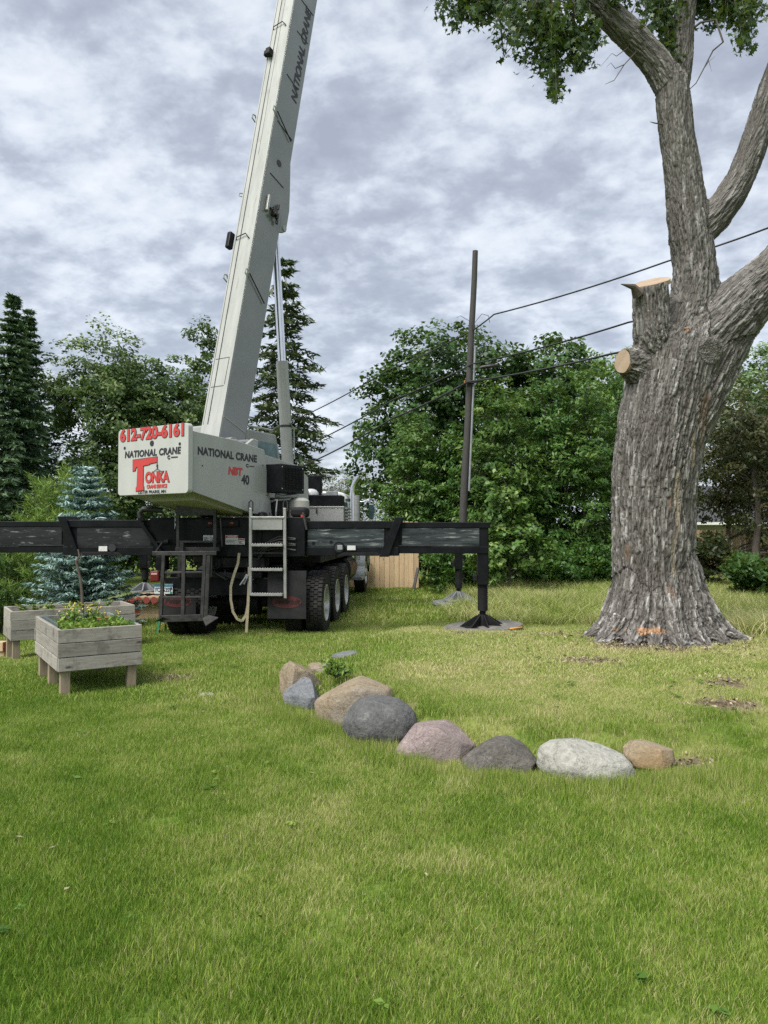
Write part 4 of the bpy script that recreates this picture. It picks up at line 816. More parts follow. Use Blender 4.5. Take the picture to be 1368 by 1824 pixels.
L(t, col, b.inputs['Base Color']); b.inputs['Roughness'].default_value = 0.92; b.inputs['Specular IOR Level'].default_value = 0.15
vf = nn(t, 'ShaderNodeTexVoronoi', feature='DISTANCE_TO_EDGE'); vf.inputs['Scale'].default_value = 30.0; L(t, mixc(t, 0.06, mpg.outputs[0], nb.outputs['Color']), vf.inputs['Vector'])
vr = ramp(t, vf.outputs[0], [(0.0, (0, 0, 0)), (0.22, (1, 1, 1))])
bump(t, b, mixc(t, 0.45, vr.outputs[0], na.outputs[0]), 0.9, 0.022)
tme.materials.append(m); tme.shade_smooth()
big = empty('silver_maple', (c_.x, c_.y, gz(c_.x, c_.y)), 0, 'huge old maple with furrowed grey bark and two freshly sawn stubs', 'tree')
inv = Matrix.Translation(-big.location)
tme.transform(inv); trk = link('trunk', tme, big)
def disc(name, c, n_, r, mat, parent, seed, sx=1.0):
    r_ = np.random.default_rng(seed); n_ = Vector(n_).normalized(); a_ = n_.orthogonal().normalized(); b_ = n_.cross(a_); mbd = MB(); ring = []; N = 40
    ph = r_.random(4) * 6.28
    for k in range(N):
        an = 2 * math.pi * k / N; rr_ = r * (1 + 0.05 * math.sin(2 * an + ph[0]) + 0.03 * math.sin(3 * an + ph[1]) + 0.02 * math.sin(7 * an + ph[2]))
        ring.append(Vector(c) + a_ * math.cos(an) * rr_ + b_ * math.sin(an) * rr_ * sx)
    mbd.prism([p - n_ * 0.05 - Vector(c) for p in ring], n_ * 0.056)
    o_ = mbd.build(name, mat, parent); o_.location = c; return o_
cb = big.location
disc('cut_face', Vector(c1) - cb, n1c, r1 * 0.93, M['sawn_end'], trk, 1)
disc('cut_face', Vector(c2) - cb, n2c, r2 * 0.84, M['sawn_end'], trk, 2, 1.0)
spk = MB(); p_ = Vector(at(1128, 508, TY - .42)) - cb; q_ = Vector(at(1106, 506, TY - .50)) - cb
spk.tube([p_ + Vector((0.08, 0.06, -0.10)), p_ + Vector((0, 0, -0.02)), q_], [0.08, 0.04, 0.005], 7); spk.build('torn_splinter', M['bark_dark'] if 'bark_dark' in M else M['twig'], trk, smooth=40)
# scuffs at the foot where the bark has been knocked off
for (px, py, sx_, sz_, sd_) in ((1163, 1127, 0.34, 0.10, 3), (1104, 1124, 0.13, 0.10, 4), (1218, 510 + 86, 0.05, 0.10, 5)):
    pass
# leaves and twigs at the top of the big maple
LEAF = np.array([(0, -0.5), (0.07, -0.2), (0.34, -0.30), (0.26, -0.08), (0.52, 0.12), (0.22, 0.12), (0.13, 0.24), (0, 0.62), (-0.13, 0.24), (-0.22, 0.12), (-0.52, 0.12), (-0.26, -0.08), (-0.34, -0.30), (-0.07, -0.2)])
def maple_leaves(c, n, a, size):
    n = unit(n); a = unit(a - n * np.sum(a * n, 1, keepdims=True)); b_ = np.cross(n, a)
    V = c[:, None, :] + (LEAF[None, :, 0, None] * b_[:, None, :] * 0.95 + LEAF[None, :, 1, None] * a[:, None, :] - 0.25 * np.abs(LEAF[None, :, 0, None]) * n[:, None, :]) * size[:, None, None]
    return V.reshape(-1, 3), np.arange(len(c) * 14).reshape(-1, 14)
r_ = np.random.default_rng(99); twm = MB(); Cs, Ns, As, Ts = [], [], [], []
# sprays: (start px,py, end px,py, depth, number of twigs, spread)
SPR = [(960, -60, 808, 28, -.3, 9, 20), (960, -60, 845, 15, -.3, 9, 22), (975, -60, 885, 38, -.35, 10, 24), (1000, -40, 930, 62, -.4, 9, 22), (985, -20, 962, 80, -.4, 9, 20), (985, 0, 975, 125, -.4, 8, 18), (985, 40, 982, 170, -.4, 5, 9), (1000, 20, 1010, 95, -.4, 7, 18), (1000, 20, 1036, 118, -.4, 5, 12), (1010, -20, 1000, 30, -.4, 8, 26), (1050, 20, 1053, 82, -.2, 4, 10), (1070, -20, 1085, 12, -.1, 4, 16), (1165, -60, 1160, 40, .5, 7, 18), (1185, -40, 1190, 100, .5, 7, 14), (1180, -40, 1175, 70, .5, 6, 16), (1110, -60, 1112, 5, .3, 4, 14), (1270, -60, 1262, 25, .4, 9, 22), (1300, -60, 1308, 30, .3, 9, 20), (1290, -40, 1326, 85, .3, 5, 10), (1240, -60, 1235, 15, .5, 6, 18), (1320, -60, 1330, 20, .3, 6, 16), (860, -80, 800, -30, -.3, 12, 40), (1020, -120, 900, -60, -.3, 24, 70), (1250, -160, 1280, -80, .3, 22, 70), (700, -200, 820, -120, -.6, 18, 70), (1120, -200, 1080, -120, 0, 18, 80)]
for (x0, y0, x1, y1, dy, nt_, sp) in SPR:
    for k in range(int(nt_ * 1.25)):
        ex, ey = x1 + r_.normal() * sp, y1 + r_.normal() * sp * 0.75; ed_ = TY + dy + r_.normal() * 0.3
        f0 = 0.3 + 0.7 * r_.random(); sx_, sy_ = x0 + (ex - x0) * f0 * 0.6, y0 + (ey - y0) * f0 * 0.55 - 25
        p = Vector(at(sx_, sy_, TY + dy)); q = Vector(at(ex, ey, ed_)); mid = p.lerp(q, 0.55) + Vector((0, 0, 0.06))
        twm.tube([p, mid, q], [0.008, 0.005, 0.002], 4, False)
        nl = 40; s_ = 0.4 + 0.6 * r_.random(nl); P = np.array([(1 - u) ** 2 * np.array(p) + 2 * u * (1 - u) * np.array(mid) + u * u * np.array(q) for u in s_])
        Cs.append(P + r_.normal(size=(nl, 3)) * np.array([0.06, 0.06, 0.05])); Ns.append(r_.normal(size=(nl, 3)) * 0.75 + np.array([0, -0.35, 0.45])); As.append(r_.normal(size=(nl, 3)) * 0.55 + np.array([0, 0, -1.0])); Ts.append(np.clip(0.42 + r_.normal() * 0.13 + r_.normal(size=nl) * 0.15, 0, 1))
C_, N_, A_, T_ = map(np.concatenate, (Cs, Ns, As, Ts))
V_, F_ = maple_leaves(C_, N_, A_, 0.092 * (0.6 + 0.7 * r_.random(len(C_))))
me = np_mesh('crown', V_ - np.array(cb), F_, LM['silver'], {'tint': np.repeat(T_, 14)}); link('crown', me, big)
# hand-drawn bare twigs
for pth, r0_ in (([(1222, 60, .2), (1248, 40, .1), (1275, 35, 0), (1288, 75, 0), (1270, 90, 0), (1252, 125, 0), (1240, 148, .05), (1222, 165, .1)], 0.018), ([(890, 30, -.3), (894, 70, -.3), (898, 100, -.35), (910, 85, -.35), (922, 60, -.35)], 0.012), ([(1110, 60, 0), (1120, 35, 0), (1135, 0, .1)], 0.014), ([(1140, 85, .05), (1112, 115, -.1), (1094, 143, -.2), (1078, 150, -.2)], 0.009), ([(1112, 115, -.1), (1096, 122, -.2), (1088, 112, -.2), (1080, 120, -.2)], 0.006), ([(1125, 80, .05), (1098, 100, -.1), (1090, 95, -.1), (1070, 118, -.15)], 0.006), ([(1200, 225, .1), (1165, 219, 0), (1158, 217, -.05)], 0.012), ([(1252, 125, 0), (1262, 110, 0), (1274, 100, 0)], 0.005), ([(1262, 108, 0), (1268, 128, 0)], 0.004), ([(1000, -40, -.3), (980, 10, -.35), (972, 60, -.4)], 0.014), ([(1045, -20, 0), (960, -40, -.3), (860, -20, -.3), (820, 10, -.3)], 0.03), ([(1222, -30, .25), (1270, -60, .3), (1300, -20, .3)], 0.02)):
    P = [Vector(at(px, py, TY + dy)) for (px, py, dy) in pth]; twm.tube(P, [r0_ * (1 - 0.75 * i / (len(P) - 1)) for i in range(len(P))], 6, False)
twm.v = [tuple(Vector(p) - cb) for p in twm.v]
tag(twm.build('twigs', M['twig'], big, smooth=60), kind='stuff')
# wood chips scattered round the foot and on the bare patches
N = 900; an = r_.random(N) * 6.283; rr_ = 0.85 + np.abs(r_.normal(size=N)) * 0.35
cx_ = c_.x + np.cos(an) * rr_; cy_ = c_.y + np.sin(an) * rr_ * 0.95
for (bx_, by_, rx_, ry_) in BARE[:8]:
    k_ = 60; cx_ = np.concatenate([cx_, bx_ + r_.normal(size=k_) * rx_ * 0.55]); cy_ = np.concatenate([cy_, by_ + r_.normal(size=k_) * ry_ * 0.8])
Cc = np.stack([cx_, cy_, ground_z(cx_, cy_) + 0.012 + 0.02 * r_.random(len(cx_))], 1)
V_, F_ = leaves(Cc, np.array([0, 0, 1]) + r_.normal(size=Cc.shape) * 0.35, 0.025 + 0.05 * r_.random(len(Cc)), 0.45, r_)
chip = leaf_mat('wood_chip', (0.07, 0.055, 0.042), (0.16, 0.128, 0.095), (0.40, 0.32, 0.22), 0.9, 0.0)
tag(link('wood_chips', np_mesh('wood_chips', V_, F_, chip, {'tint': np.repeat(r_.random(len(Cc)), 4)})), 'scattered wood chips and bark bits round the foot of the big maple', 'wood chips', kind='stuff')
# ------------------------------------------------------------------ crane truck
truck = empty('crane_truck', (-2.23, 11.9, 0), R(-4), 'white and black boom crane truck standing on its outriggers with boom raised', 'crane truck')
MT = Matrix.Translation((-2.23, 11.9, 0)) @ Matrix.Rotation(R(-4), 4, 'Z')
def loc_ray(Mi, px, py, axis, val):
    """survey point in a part's own frame: where the sight line meets the plane axis = val"""
    a_ = Mi @ Vector((0, 0, CAM_H)); b_ = Mi @ at(px, py, 10.0); d = b_ - a_; return a_ + d * ((val - a_[axis]) / d[axis])
MTi = MT.inverted()
def tq(px, py, y=0.0): return loc_ray(MTi, px, py, 1, y)
def text(name, s, size, mat, parent, Mx, bold=0.0, shear=0.0, xs=1.0, depth=0.002, space=1.0):
    cu = bpy.data.curves.new('t', 'FONT'); cu.body = s; cu.size = size; cu.offset = bold; cu.shear = shear; cu.extrude = depth; cu.align_x = 'CENTER'; cu.align_y = 'CENTER'; cu.space_character = space; cu.resolution_u = 4
    ob = bpy.data.objects.new('t', cu); COL.objects.link(ob); dg_ = bpy.context.evaluated_depsgraph_get()
    me = bpy.data.meshes.new_from_object(ob.evaluated_get(dg_)); bpy.data.objects.remove(ob); bpy.data.curves.remove(cu)
    me.materials.clear(); me.materials.append(mat); me.transform(Mx @ Matrix.Diagonal((xs, 1, 1, 1)))
    me.name = name
    return link(name, me, parent)
def face_m(o, xdir, zdir):
    """lettering frame: x along xdir, up along zdir, facing xdir x zdir"""
    x = Vector(xdir).normalized(); y = Vector(zdir).normalized(); z = x.cross(y)
    m_ = Matrix((x, y, z)).transposed().to_4x4(); m_.translation = Vector(o); return m_
BK, DK = M['black_paint'], M['black_dusty']
# chassis
mb = MB()
for s_ in (-1, 1): mb.span(s_ * 0.40 - 0.05, s_ * 0.40 + 0.05, 0.42, 9.3, 0.80, 1.08)
for y_ in (1.2, 2.5, 3.9, 6.2, 8.6): mb.span(-0.35, 0.35, y_ - 0.06, y_ + 0.06, 0.84, 1.04)
for y_ in (0.52, 1.87, 3.22, 8.05): mb.cyl((-0.95, y_, 0.47), (0.95, y_, 0.47), 0.075, 12); mb.lathe([(-0.2, 0.05), (-0.16, 0.2), (0.16, 0.2), (0.2, 0.05)], 14, 'x', (0, y_, 0.47))
mb.build('chassis_frame', DK, truck, smooth=40)
MB().span(-1.10, 1.10, 0.9, 6.0, 1.10, 1.30).build('deck', DK, truck, 0.01)
# rear outrigger housing and middle plate
hous = MB().span(-1.52, 1.0, 0.03, 0.44, 1.235, 1.855).build('outrigger_housing', BK, truck, 0.012)
MB().span(-1.50, 0.30, 0.0, 0.028, 1.44, 1.83).build('rear_plate', BK, hous, 0.004)
mbp = MB(); arc = [(0.0 + 0.19 * math.cos(a_), -0.006, 1.12 + 0.19 * math.sin(a_)) for a_ in np.linspace(0, math.pi, 16)]
mbp.prism([(p[0] - 0.07, p[1], p[2] + 0.12) for p in arc], (0, 0.034, 0)); mbp.build('half_round_plate', DK, hous)
MB().span(-0.36, 0.33, 0.05, 0.40, 1.06, 1.22).build('pintle_beam', DK, hous, 0.008)
# light bar with two round lamps
lb_ = MB().span(-0.60, -0.06, -0.05, -0.004, 1.705, 1.82).build('light_bar', BK, truck, 0.008)
for x_ in (-0.51, -0.17):
    MB().lathe([(-0.075, 0.0), (-0.073, 0.025), (-0.062, 0.038), (-0.05, 0.04)], 18, 'y', (x_, 0, 1.765)).build('marker_lamp', M['lens_red'], lb_, smooth=50)
def sticker(x0, x1, z0, z1, y_, hdr=None, lines=3, nm='warning_sticker'):
    s_ = MB().span(x0, x1, y_ - 0.004, y_ - 0.001, z0, z1).build(nm, M['sticker'], truck)
    if hdr is not None: MB().span(x0 + 0.004, x1 - 0.004, y_ - 0.007, y_ - 0.005, z1 - (z1 - z0) * 0.30, z1 - 0.006).build('sticker_header', hdr, s_)
    for k in range(lines):
        zz = z0 + (z1 - z0) * (0.14 + 0.15 * k); MB().span(x0 + 0.012, x1 - 0.02 - 0.03 * (k % 2), y_ - 0.0065, y_ - 0.005, zz, zz + 0.008).build('print_line', M['ink'], s_)
    return s_
s_ = sticker(-0.28, -0.08, 1.43, 1.575, -0.001, M['red'])
text('danger_print', 'DANGER', 0.036, M['sticker'], s_, face_m((-0.17, -0.0085, 1.548), (1, 0, 0), (0, 0, 1)), 0.001)
sticker(-0.074, 0.03, 1.43, 1.525, -0.001, M['red'])
sticker(-0.64, -0.52, 1.475, 1.575, -0.001, None, 4)
sticker(-0.512, -0.42, 1.475, 1.575, -0.001, None, 4)
# four outriggers
def outrigger(y_, sgn, xin, xmid, xout, z0, z1, jack_foot, foot_mat, first):
    web = M['slide_steel'] if sgn > 0 else M['slide_dark']
    X_ = lambda v_: sgn * v_
    mb = MB(); mb.span(X_(xin), X_(xmid), y_ + 0.035, y_ + 0.33, z0, z1)
    mb.span(X_(xin), X_(xmid), y_, y_ + 0.36, z1 - 0.115, z1); mb.span(X_(xin), X_(xmid), y_ + 0.001, y_ + 0.361, z0, z0 + 0.135)
    ot = mb.build('outrigger', BK, truck, 0.006)
    MB().span(X_(xin + 0.02), X_(xmid - 0.22), y_ + 0.016, y_ + 0.034, z0 + 0.137, z1 - 0.117).build('slide_panel', web, ot, 0.012, seg=3)
    # lower stiffener lip with chamfered ends and the round tie-down hole
    p = [(X_(xin + 0.50), y_ - 0.03, z0), (X_(xin + 0.58), y_ - 0.03, z0 + 0.05), (X_(xmid - 0.32), y_ - 0.03, z0 + 0.05), (X_(xmid - 0.25), y_ - 0.03, z0)]
    MB().prism(p, (0, 0.028, 0)).build('stiffener', DK, ot, 0.004)
    # slanted end strap
    q = [(X_(xmid - 0.30), z0 - 0.015), (X_(xmid - 0.15), z0 - 0.015), (X_(xmid + 0.08), z1 + 0.06), (X_(xmid - 0.05), z1 + 0.06)]
    MB().prism([(a_, y_ - 0.045, b_) for a_, b_ in q], (0, 0.43, 0)).build('end_strap', BK, ot, 0.008)
    # inner beam
    zi0, zi1 = z0 + 0.035, z1 - 0.02
    mb = MB(); mb.span(X_(xmid - 0.5), X_(xout), y_ + 0.075, y_ + 0.29, zi0, zi1)
    mb.span(X_(xmid - 0.1), X_(xout + 0.03), y_ + 0.050, y_ + 0.315, zi1 - 0.09, zi1 - 0.001); mb.span(X_(xmid - 0.12), X_(xout), y_ + 0.051, y_ + 0.314, zi0 + 0.001, zi0 + 0.11)
    ib = mb.build('inner_beam', BK, ot, 0.006)
    MB().span(X_(xmid + 0.05), X_(xout - 0.14), y_ + 0.060, y_ + 0.074, zi0 + 0.112, zi1 - 0.095).build('slide_panel', web, ot, 0.012, seg=3)
    MB().span(X_(xmid - 0.12), X_(xout - 0.9), y_ + 0.040, y_ + 0.052, zi0 + 0.115, zi0 + 0.128).build('wear_strip', M['bare_steel'], ot)
    # jack
    xj = xout - 0.085; zf = jack_foot
    mb = MB(); mb.span(X_(xout - 0.17), X_(xout), y_ + 0.07, y_ + 0.30, 0.80, zi1 - 0.002)
    mb.build('jack_leg', BK, ot, 0.012)
    MB().span(X_(xout - 0.24), X_(xout - 0.172), y_ + 0.08, y_ + 0.2, 0.86, 0.96).build('jack_bracket', DK, ot, 0.01)
    MB().cyl((X_(xj), y_ + 0.185, 0.80), (X_(xj), y_ + 0.185, zf + 0.27), 0.078, 22).build('jack_tube', DK, ot, smooth=40)
    MB().cyl((X_(xj), y_ + 0.185, zf + 0.28), (X_(xj), y_ + 0.185, zf + 0.18), 0.05, 18).build('jack_rod', BK, ot, smooth=40)
    mb = MB(); c_ = Vector((X_(xj), y_ + 0.185, zf)); mb.lathe([(0.0, 0.0), (0.0, 0.36), (0.03, 0.36), (0.032, 0.0)], 8, 'z', c_); mb.lathe([(0.02, 0.0), (0.02, 0.085), (0.21, 0.075), (0.21, 0.0)], 14, 'z', c_)
    for k in range(8):
        an = k * math.pi / 4 + 0.2; d = Vector((math.cos(an), math.sin(an), 0)); e = Vector((-d.y, d.x, 0)) * 0.009
        P = [c_ + d * 0.06 + Vector((0, 0, 0.2)), c_ + d * 0.11 + Vector((0, 0, 0.19)), c_ + d * 0.34 + Vector((0, 0, 0.05)), c_ + d * 0.34 + Vector((0, 0, 0.025)), c_ + d * 0.06 + Vector((0, 0, 0.025))]
        mb.prism([p_ - e for p_ in P], e * 2)
    mb.build('jack_float', foot_mat, ot, smooth=30)
    return ot
orr = outrigger(0.02, 1, 1.0, 2.46, 3.86, 1.255, 1.80, 0.125, DK, True)
orl = outrigger(0.02, -1, 1.45, 2.95, 4.62, 1.255, 1.82, -0.04, DK, True)
outrigger(4.75, 1, 0.9, 2.3, 3.62, 1.20, 1.72, 0.11, M['galv'], False)
outrigger(4.75, -1, 0.9, 2.3, 3.62, 1.20, 1.72, 0.27, M['galv'], False)
# tie-down hole, sticker and bolts on the right rear beam
MB().lathe([(-0.036, 0.07), (-0.036, 0.088), (0.0, 0.088)], 22, 'y', (1.53, 0.02, 1.385)).build('tie_down_ring', BK, orr, smooth=40)
MB().lathe([(-0.0335, 0.0), (-0.0335, 0.068)], 22, 'y', (1.53, 0.02, 1.385)).build('hole', M['ink'], orr)
MB().box((1.545, -0.018, 1.385), (0.08, 0.008, 0.07)).build('hole_fitting', M['galv'], orr, 0.003)
MB().span(1.66, 1.79, -0.016, -0.012, 1.345, 1.415).build('label_plate', M['sticker'], orr)
for x_, z_ in ((1.12, 1.45), (1.40, 1.47)): MB().lathe([(-0.006, 0.0), (-0.006, 0.024), (0.006, 0.026)], 12, 'y', (x_, 0.034, z_)).build('bolt', BK, orr)
MB().lathe([(-0.037, 0.0), (-0.037, 0.062)], 22, 'y', (-2.12, 0.02, 1.375)).build('hole', M['ink'], orl)
MB().span(-2.34, -2.20, -0.016, -0.012, 1.32, 1.40).build('label_plate', M['sticker'], orl)
mb = MB(); mb.tube([(-1.62, -0.05, 1.80), (-1.66, -0.05, 1.93), (-1.60, -0.05, 1.99), (-1.45, -0.05, 1.98), (-1.30, 0.0, 1.97)], 0.045, 8); mb.build('hose_loop', M['hose'], truck, smooth=50)
mb = MB(); mb.bar((-1.65, -0.06, 1.86), (-1.63, -0.06, 1.78), 0.08, 0.06); mb.bar((-1.64, -0.06, 1.79), (-1.30, -0.06, 1.32), 0.075, 0.055); mb.build('swing_arm', BK, truck, 0.006)
MB().bar((-1.40, -0.10, 1.28), (-1.27, -0.10, 1.46), 0.02, 0.02).build('swing_arm_link', M['bare_steel'], truck)
mb = MB(); mb.bar((-1.40, -0.08, 1.47), (-1.22, -0.08, 1.475), 0.018, 0.018); mb.lathe([(-0.03, 0.0), (-0.03, 0.04), (0.03, 0.04), (0.03, 0.0)], 12, 'x', (-1.2, -0.08, 1.475)); mb.build('latch_pin', DK, truck)
# valve box and hoses left of the right beam
mb = MB(); mb.span(0.72, 1.0, -0.07, 0.028, 1.24, 1.86); mb.build('valve_box', BK, truck, 0.01)
mb = MB(); mb.span(0.76, 1.02, -0.02, 0.3, 1.858, 2.02); mb.build('control_cover', DK, truck, 0.05, seg=3)
MB().bar((0.97, -0.05, 1.93), (1.03, -0.06, 1.66), 0.05, 0.03).build('lever', M['bare_steel'], truck, 0.006)
MB().span(0.93, 1.0, -0.035, -0.022, 1.83, 1.90).build('warning_patch', M['red'], truck)
mb = MB()
for k in range(5):
    z_ = 1.34 + k * 0.045; mb.tube([(0.24, -0.01, z_ - 0.15), (0.38 + 0.03 * k, -0.05, z_), (0.6, -0.085, z_ + 0.04), (0.86, -0.09, z_ + 0.03 * (k % 2))], 0.013, 6)
for k in range(4): mb.tube([(-0.50 + k * 0.16, 0.2, 1.1), (-0.45 + k * 0.17, -0.02, 0.98 - 0.04 * k), (-0.28 + k * 0.15, 0.0, 0.88), (-0.1 + k * 0.1, 0.2, 0.92)], 0.014, 6)
mb.build('hydraulic_hoses', M['hose'], truck, smooth=50)
mb = MB(); mb.lathe([(-0.10, 0.0), (-0.10, 0.085), (-0.06, 0.105), (0.08, 0.105)], 20, 'y', (-0.44, 0.08, 1.12)); mb.lathe([(-0.13, 0.0), (-0.13, 0.045), (-0.1, 0.05)], 16, 'y', (-0.44, 0.08, 1.12)); mb.build('air_coupling', DK, truck, smooth=40)
# rear cross member, tail lamps, number plate, mud flaps
MB().span(-1.28, 0.44, 0.06, 0.16, 0.62, 0.90).build('rear_crossmember', BK, truck, 0.008)
MB().span(-1.05, 0.30, 0.0, 0.06, 0.90, 0.985).build('bumper_bar', DK, truck, 0.006)
MB().span(-1.42, -1.26, 0.02, 0.2, 1.02, 1.235).build('lamp_bracket', BK, truck, 0.006); MB().span(0.42, 0.66, 0.02, 0.10, 0.72, 0.99).build('lamp_bracket', BK, truck, 0.006)
for (x_, z_) in ((-1.41, 0.92), (0.575, 0.865)):
    tl_ = MB().span(x_ - 0.078, x_ + 0.078, -0.06, 0.02, z_ - 0.088, z_ + 0.088).build('tail_lamp', M['lens_red'], truck, 0.028, seg=3)
    MB().span(x_ - 0.05, x_ + 0.05, -0.064, -0.055, z_ + 0.028, z_ + 0.055).build('lamp_lens', M['lens_clear'], tl_, 0.003)
    MB().cyl((x_, 0.01, z_), (x_ + (0.12 if x_ < 0 else -0.1), 0.05, z_), 0.012, 6).build('lamp_cable', M['hose'], tl_)
pl = MB().span(-1.425, -1.125, -0.012, -0.006, 0.645, 0.80).build('number_plate', M['plate'], truck, 0.002)
MB().span(-1.423, -1.127, -0.0155, -0.0125, 0.757, 0.798).build('plate_band', M['plate_blue'], pl)
text('plate_number', 'YCD5359', 0.092, M['ink'], pl, face_m((-1.285, -0.0145, 0.706), (1, 0, 0), (0, 0, 1)), 0.0012, 0, 0.72)
text('plate_year', '9', 0.06, M['ink'], pl, face_m((-1.148, -0.0145, 0.725), (1, 0, 0), (0, 0, 1)), 0.001)
MB().span(-1.172, -1.132, -0.0150, -0.0125, 0.652, 0.678).build('plate_tab', M['ladder_green'], pl)
for (x0, x1, yf) in ((-1.32, -0.72, -0.10), (0.42, 1.03, -0.10)):
    fl = MB().span(x0, x1, yf, yf + 0.012, 0.275, 1.02 if x0 > 0 else 0.62).build('mud_flap', M['flap'], truck, 0.003)
    cx_ = (x0 + x1) / 2; ov = [(cx_ + 0.235 * math.cos(a_), yf - 0.004, 0.535 + 0.095 * math.sin(a_)) for a_ in np.linspace(0, 2 * math.pi, 33)[:-1]]
    MB().prism(ov, (0, 0.006, 0)).build('flap_emblem', M['flap_red'], fl)
    text('flap_script', 'Peterbilt', 0.115, M['flap'], fl, face_m((cx_, yf - 0.006, 0.54), (1, 0, 0), (0, 0, 1)), 0.001, 0.3)
# rear folding rack on the left
ST = M['bare_steel']; rk = MB()
rk.span(-0.98, -0.37, -0.20, -0.16, 1.885, 2.06); rk_o = rk.build('rack_top_plate', ST, truck, 0.006)
def rbar(nm, p0, p1, w_, h_=None): MB().bar(p0, p1, w_, h_ or w_).build(nm, ST, rk_o, 0.004)
rbar('rack_post', (-0.985, -0.18, 2.08), (-0.985, -0.18, 1.34), 0.045); rbar('rack_post', (-0.395, -0.18, 2.06), (-0.395, -0.18, 1.36), 0.05)
rbar('rack_crossbar', (-1.0, -0.18, 1.475), (-0.36, -0.18, 1.475), 0.03); rbar('rack_crossbar', (-1.02, -0.18, 1.36), (-0.32, -0.18, 1.36), 0.06)
rbar('rack_post', (-0.90, -0.24, 1.46), (-0.90, -0.24, 1.0), 0.06); rbar('rack_post', (-0.99, -0.10, 1.30), (-0.99, -0.10, 0.92), 0.045); rbar('rack_post', (-0.48, -0.10, 1.30), (-0.48, -0.10, 0.92), 0.05)
rbar('rack_brace', (-0.30, -0.22, 1.84), (-0.27, -0.22, 1.40), 0.02)
# gate that hangs from the rack, a little twisted
gp = lambda px, py: tq(px, py, -0.42)
rail = MB().bar(gp(272, 986), gp(386, 985), 0.05, 0.065).build('rack_gate', ST, truck, 0.006)
def gbar(nm, a_, b_, w_, h_=None): MB().bar(gp(*a_), gp(*b_), w_, h_ or w_).build(nm, ST, rail, 0.004)
gbar('gate_upright', (292, 988), (286, 1106), 0.05); gbar('gate_upright', (328, 988), (326, 1104), 0.055); gbar('gate_upright', (365, 988), (360, 1104), 0.05); gbar('gate_upright', (372, 990), (367, 1102), 0.06, 0.05)
for y_ in (1020, 1064): gbar('gate_rail', (290, y_), (363, y_ - 1), 0.035, 0.03)
gbar('gate_sill', (286, 1102), (362, 1100), 0.05, 0.10)
for P in ([(273, 1110), (285, 1103), (312, 1101), (300, 1096)], [(360, 1101), (369, 1096), (396, 1098), (374, 1112)]):
    q = [gp(*p) for p in P]; q[2] += Vector((0, -0.22, 0)); q[3] += Vector((0, -0.22, 0)); MB().prism(q, (0, 0, 0.012)).build('foot_flap', ST, rail)
ch_ = MB()
for k in range(7): ch_.box((-1.03 + 0.004 * (k % 2), -0.2, 1.70 + k * 0.04), (0.02 if k % 2 else 0.006, 0.006 if k % 2 else 0.02, 0.05))
ch_.build('safety_chain', M['galv'], truck)
# access ladder on the right
AL = M['aluminium']; lx0, lx1 = 0.165, 0.70
ld = MB(); ld.bar((lx0, -0.16, 2.0), (lx0, -0.16, 0.64), 0.045, 0.06); ld.bar((lx1, -0.16, 2.0), (lx1 + 0.015, -0.16, 0.60), 0.045, 0.06); ldo = ld.build('ladder', AL, truck, 0.006)
MB().span(lx0, lx1, -0.20, 0.05, 1.835, 1.87).build('top_step', AL, ldo, 0.006); MB().span(lx0 + 0.03, lx1 - 0.03, -0.185, -0.165, 1.66, 1.834).build('ladder_face', AL, ldo, 0.004)
for z_ in (1.43, 1.05, 0.665):
    st_ = MB().span(lx0 + 0.02, lx1 - 0.02, -0.24, -0.10, z_ - 0.025, z_ + 0.012)
    for k in range(12): st_.box((lx0 + 0.05 + k * 0.04, -0.225, z_ + 0.018), (0.018, 0.03, 0.014))
    st_.build('ladder_step', AL, ldo, 0.003)
MB().bar((lx0, -0.14, 1.30), (lx1, -0.14, 1.30), 0.012, 0.012).build('ladder_rod', M['bare_steel'], ldo)
for x_ in (lx0, lx1 + 0.01): MB().tube([(x_ - 0.03, -0.16, 1.95), (x_ - 0.03, -0.16, 2.09), (x_, -0.16, 2.12), (x_ + 0.03, -0.16, 2.09), (x_ + 0.03, -0.16, 1.95)], 0.011, 6).build('ladder_hook', M['bare_steel'], ldo, smooth=50)
# ratchet strap hanging in a loop
def ribbon(name, pts, wdt, mat, parent, th=0.004):
    mb_ = MB(); n = len(pts)
    for i in range(n - 1):
        mb_.bar(pts[i], Vector(pts[i + 1]) + (Vector(pts[i + 1]) - Vector(pts[i])) * 0.08, wdt, th, up=(0, 1, 0.05))
    return mb_.build(name, mat, parent)
sp_ = [tq(426, 985, -0.09), tq(424, 1003, -0.10), tq(416, 1026, -0.13), tq(411, 1045, -0.15), tq(411, 1068, -0.17), tq(415, 1090, -0.18), tq(423, 1103, -0.19), tq(431, 1106, -0.18), tq(438, 1096, -0.16), tq(443, 1070, -0.14), tq(445, 1040, -0.12), tq(448, 1000, -0.10)]
fine = []
for i in range(len(sp_) - 1):
    for k in range(4): fine.append(sp_[i].lerp(sp_[i + 1], k / 4))
fine.append(sp_[-1])
strap = ribbon('ratchet_strap', fine, 0.040, M['webbing'], truck)
ribbon('strap_tail', [tq(444, 1010, -0.13), tq(443, 1050, -0.15), tq(441, 1090, -0.17), tq(439, 1124, -0.18)], 0.042, M['webbing'], strap)
mb = MB(); p_ = tq(437, 1032, -0.17); mb.box(p_, (0.05, 0.03, 0.16), Matrix.Rotation(R(25), 3, 'Y')); mb.box(p_ + Vector((-0.035, -0.02, -0.03)), (0.02, 0.05, 0.14), Matrix.Rotation(R(35), 3, 'Y')); mb.build('ratchet_buckle', M['galv'], strap, 0.005)
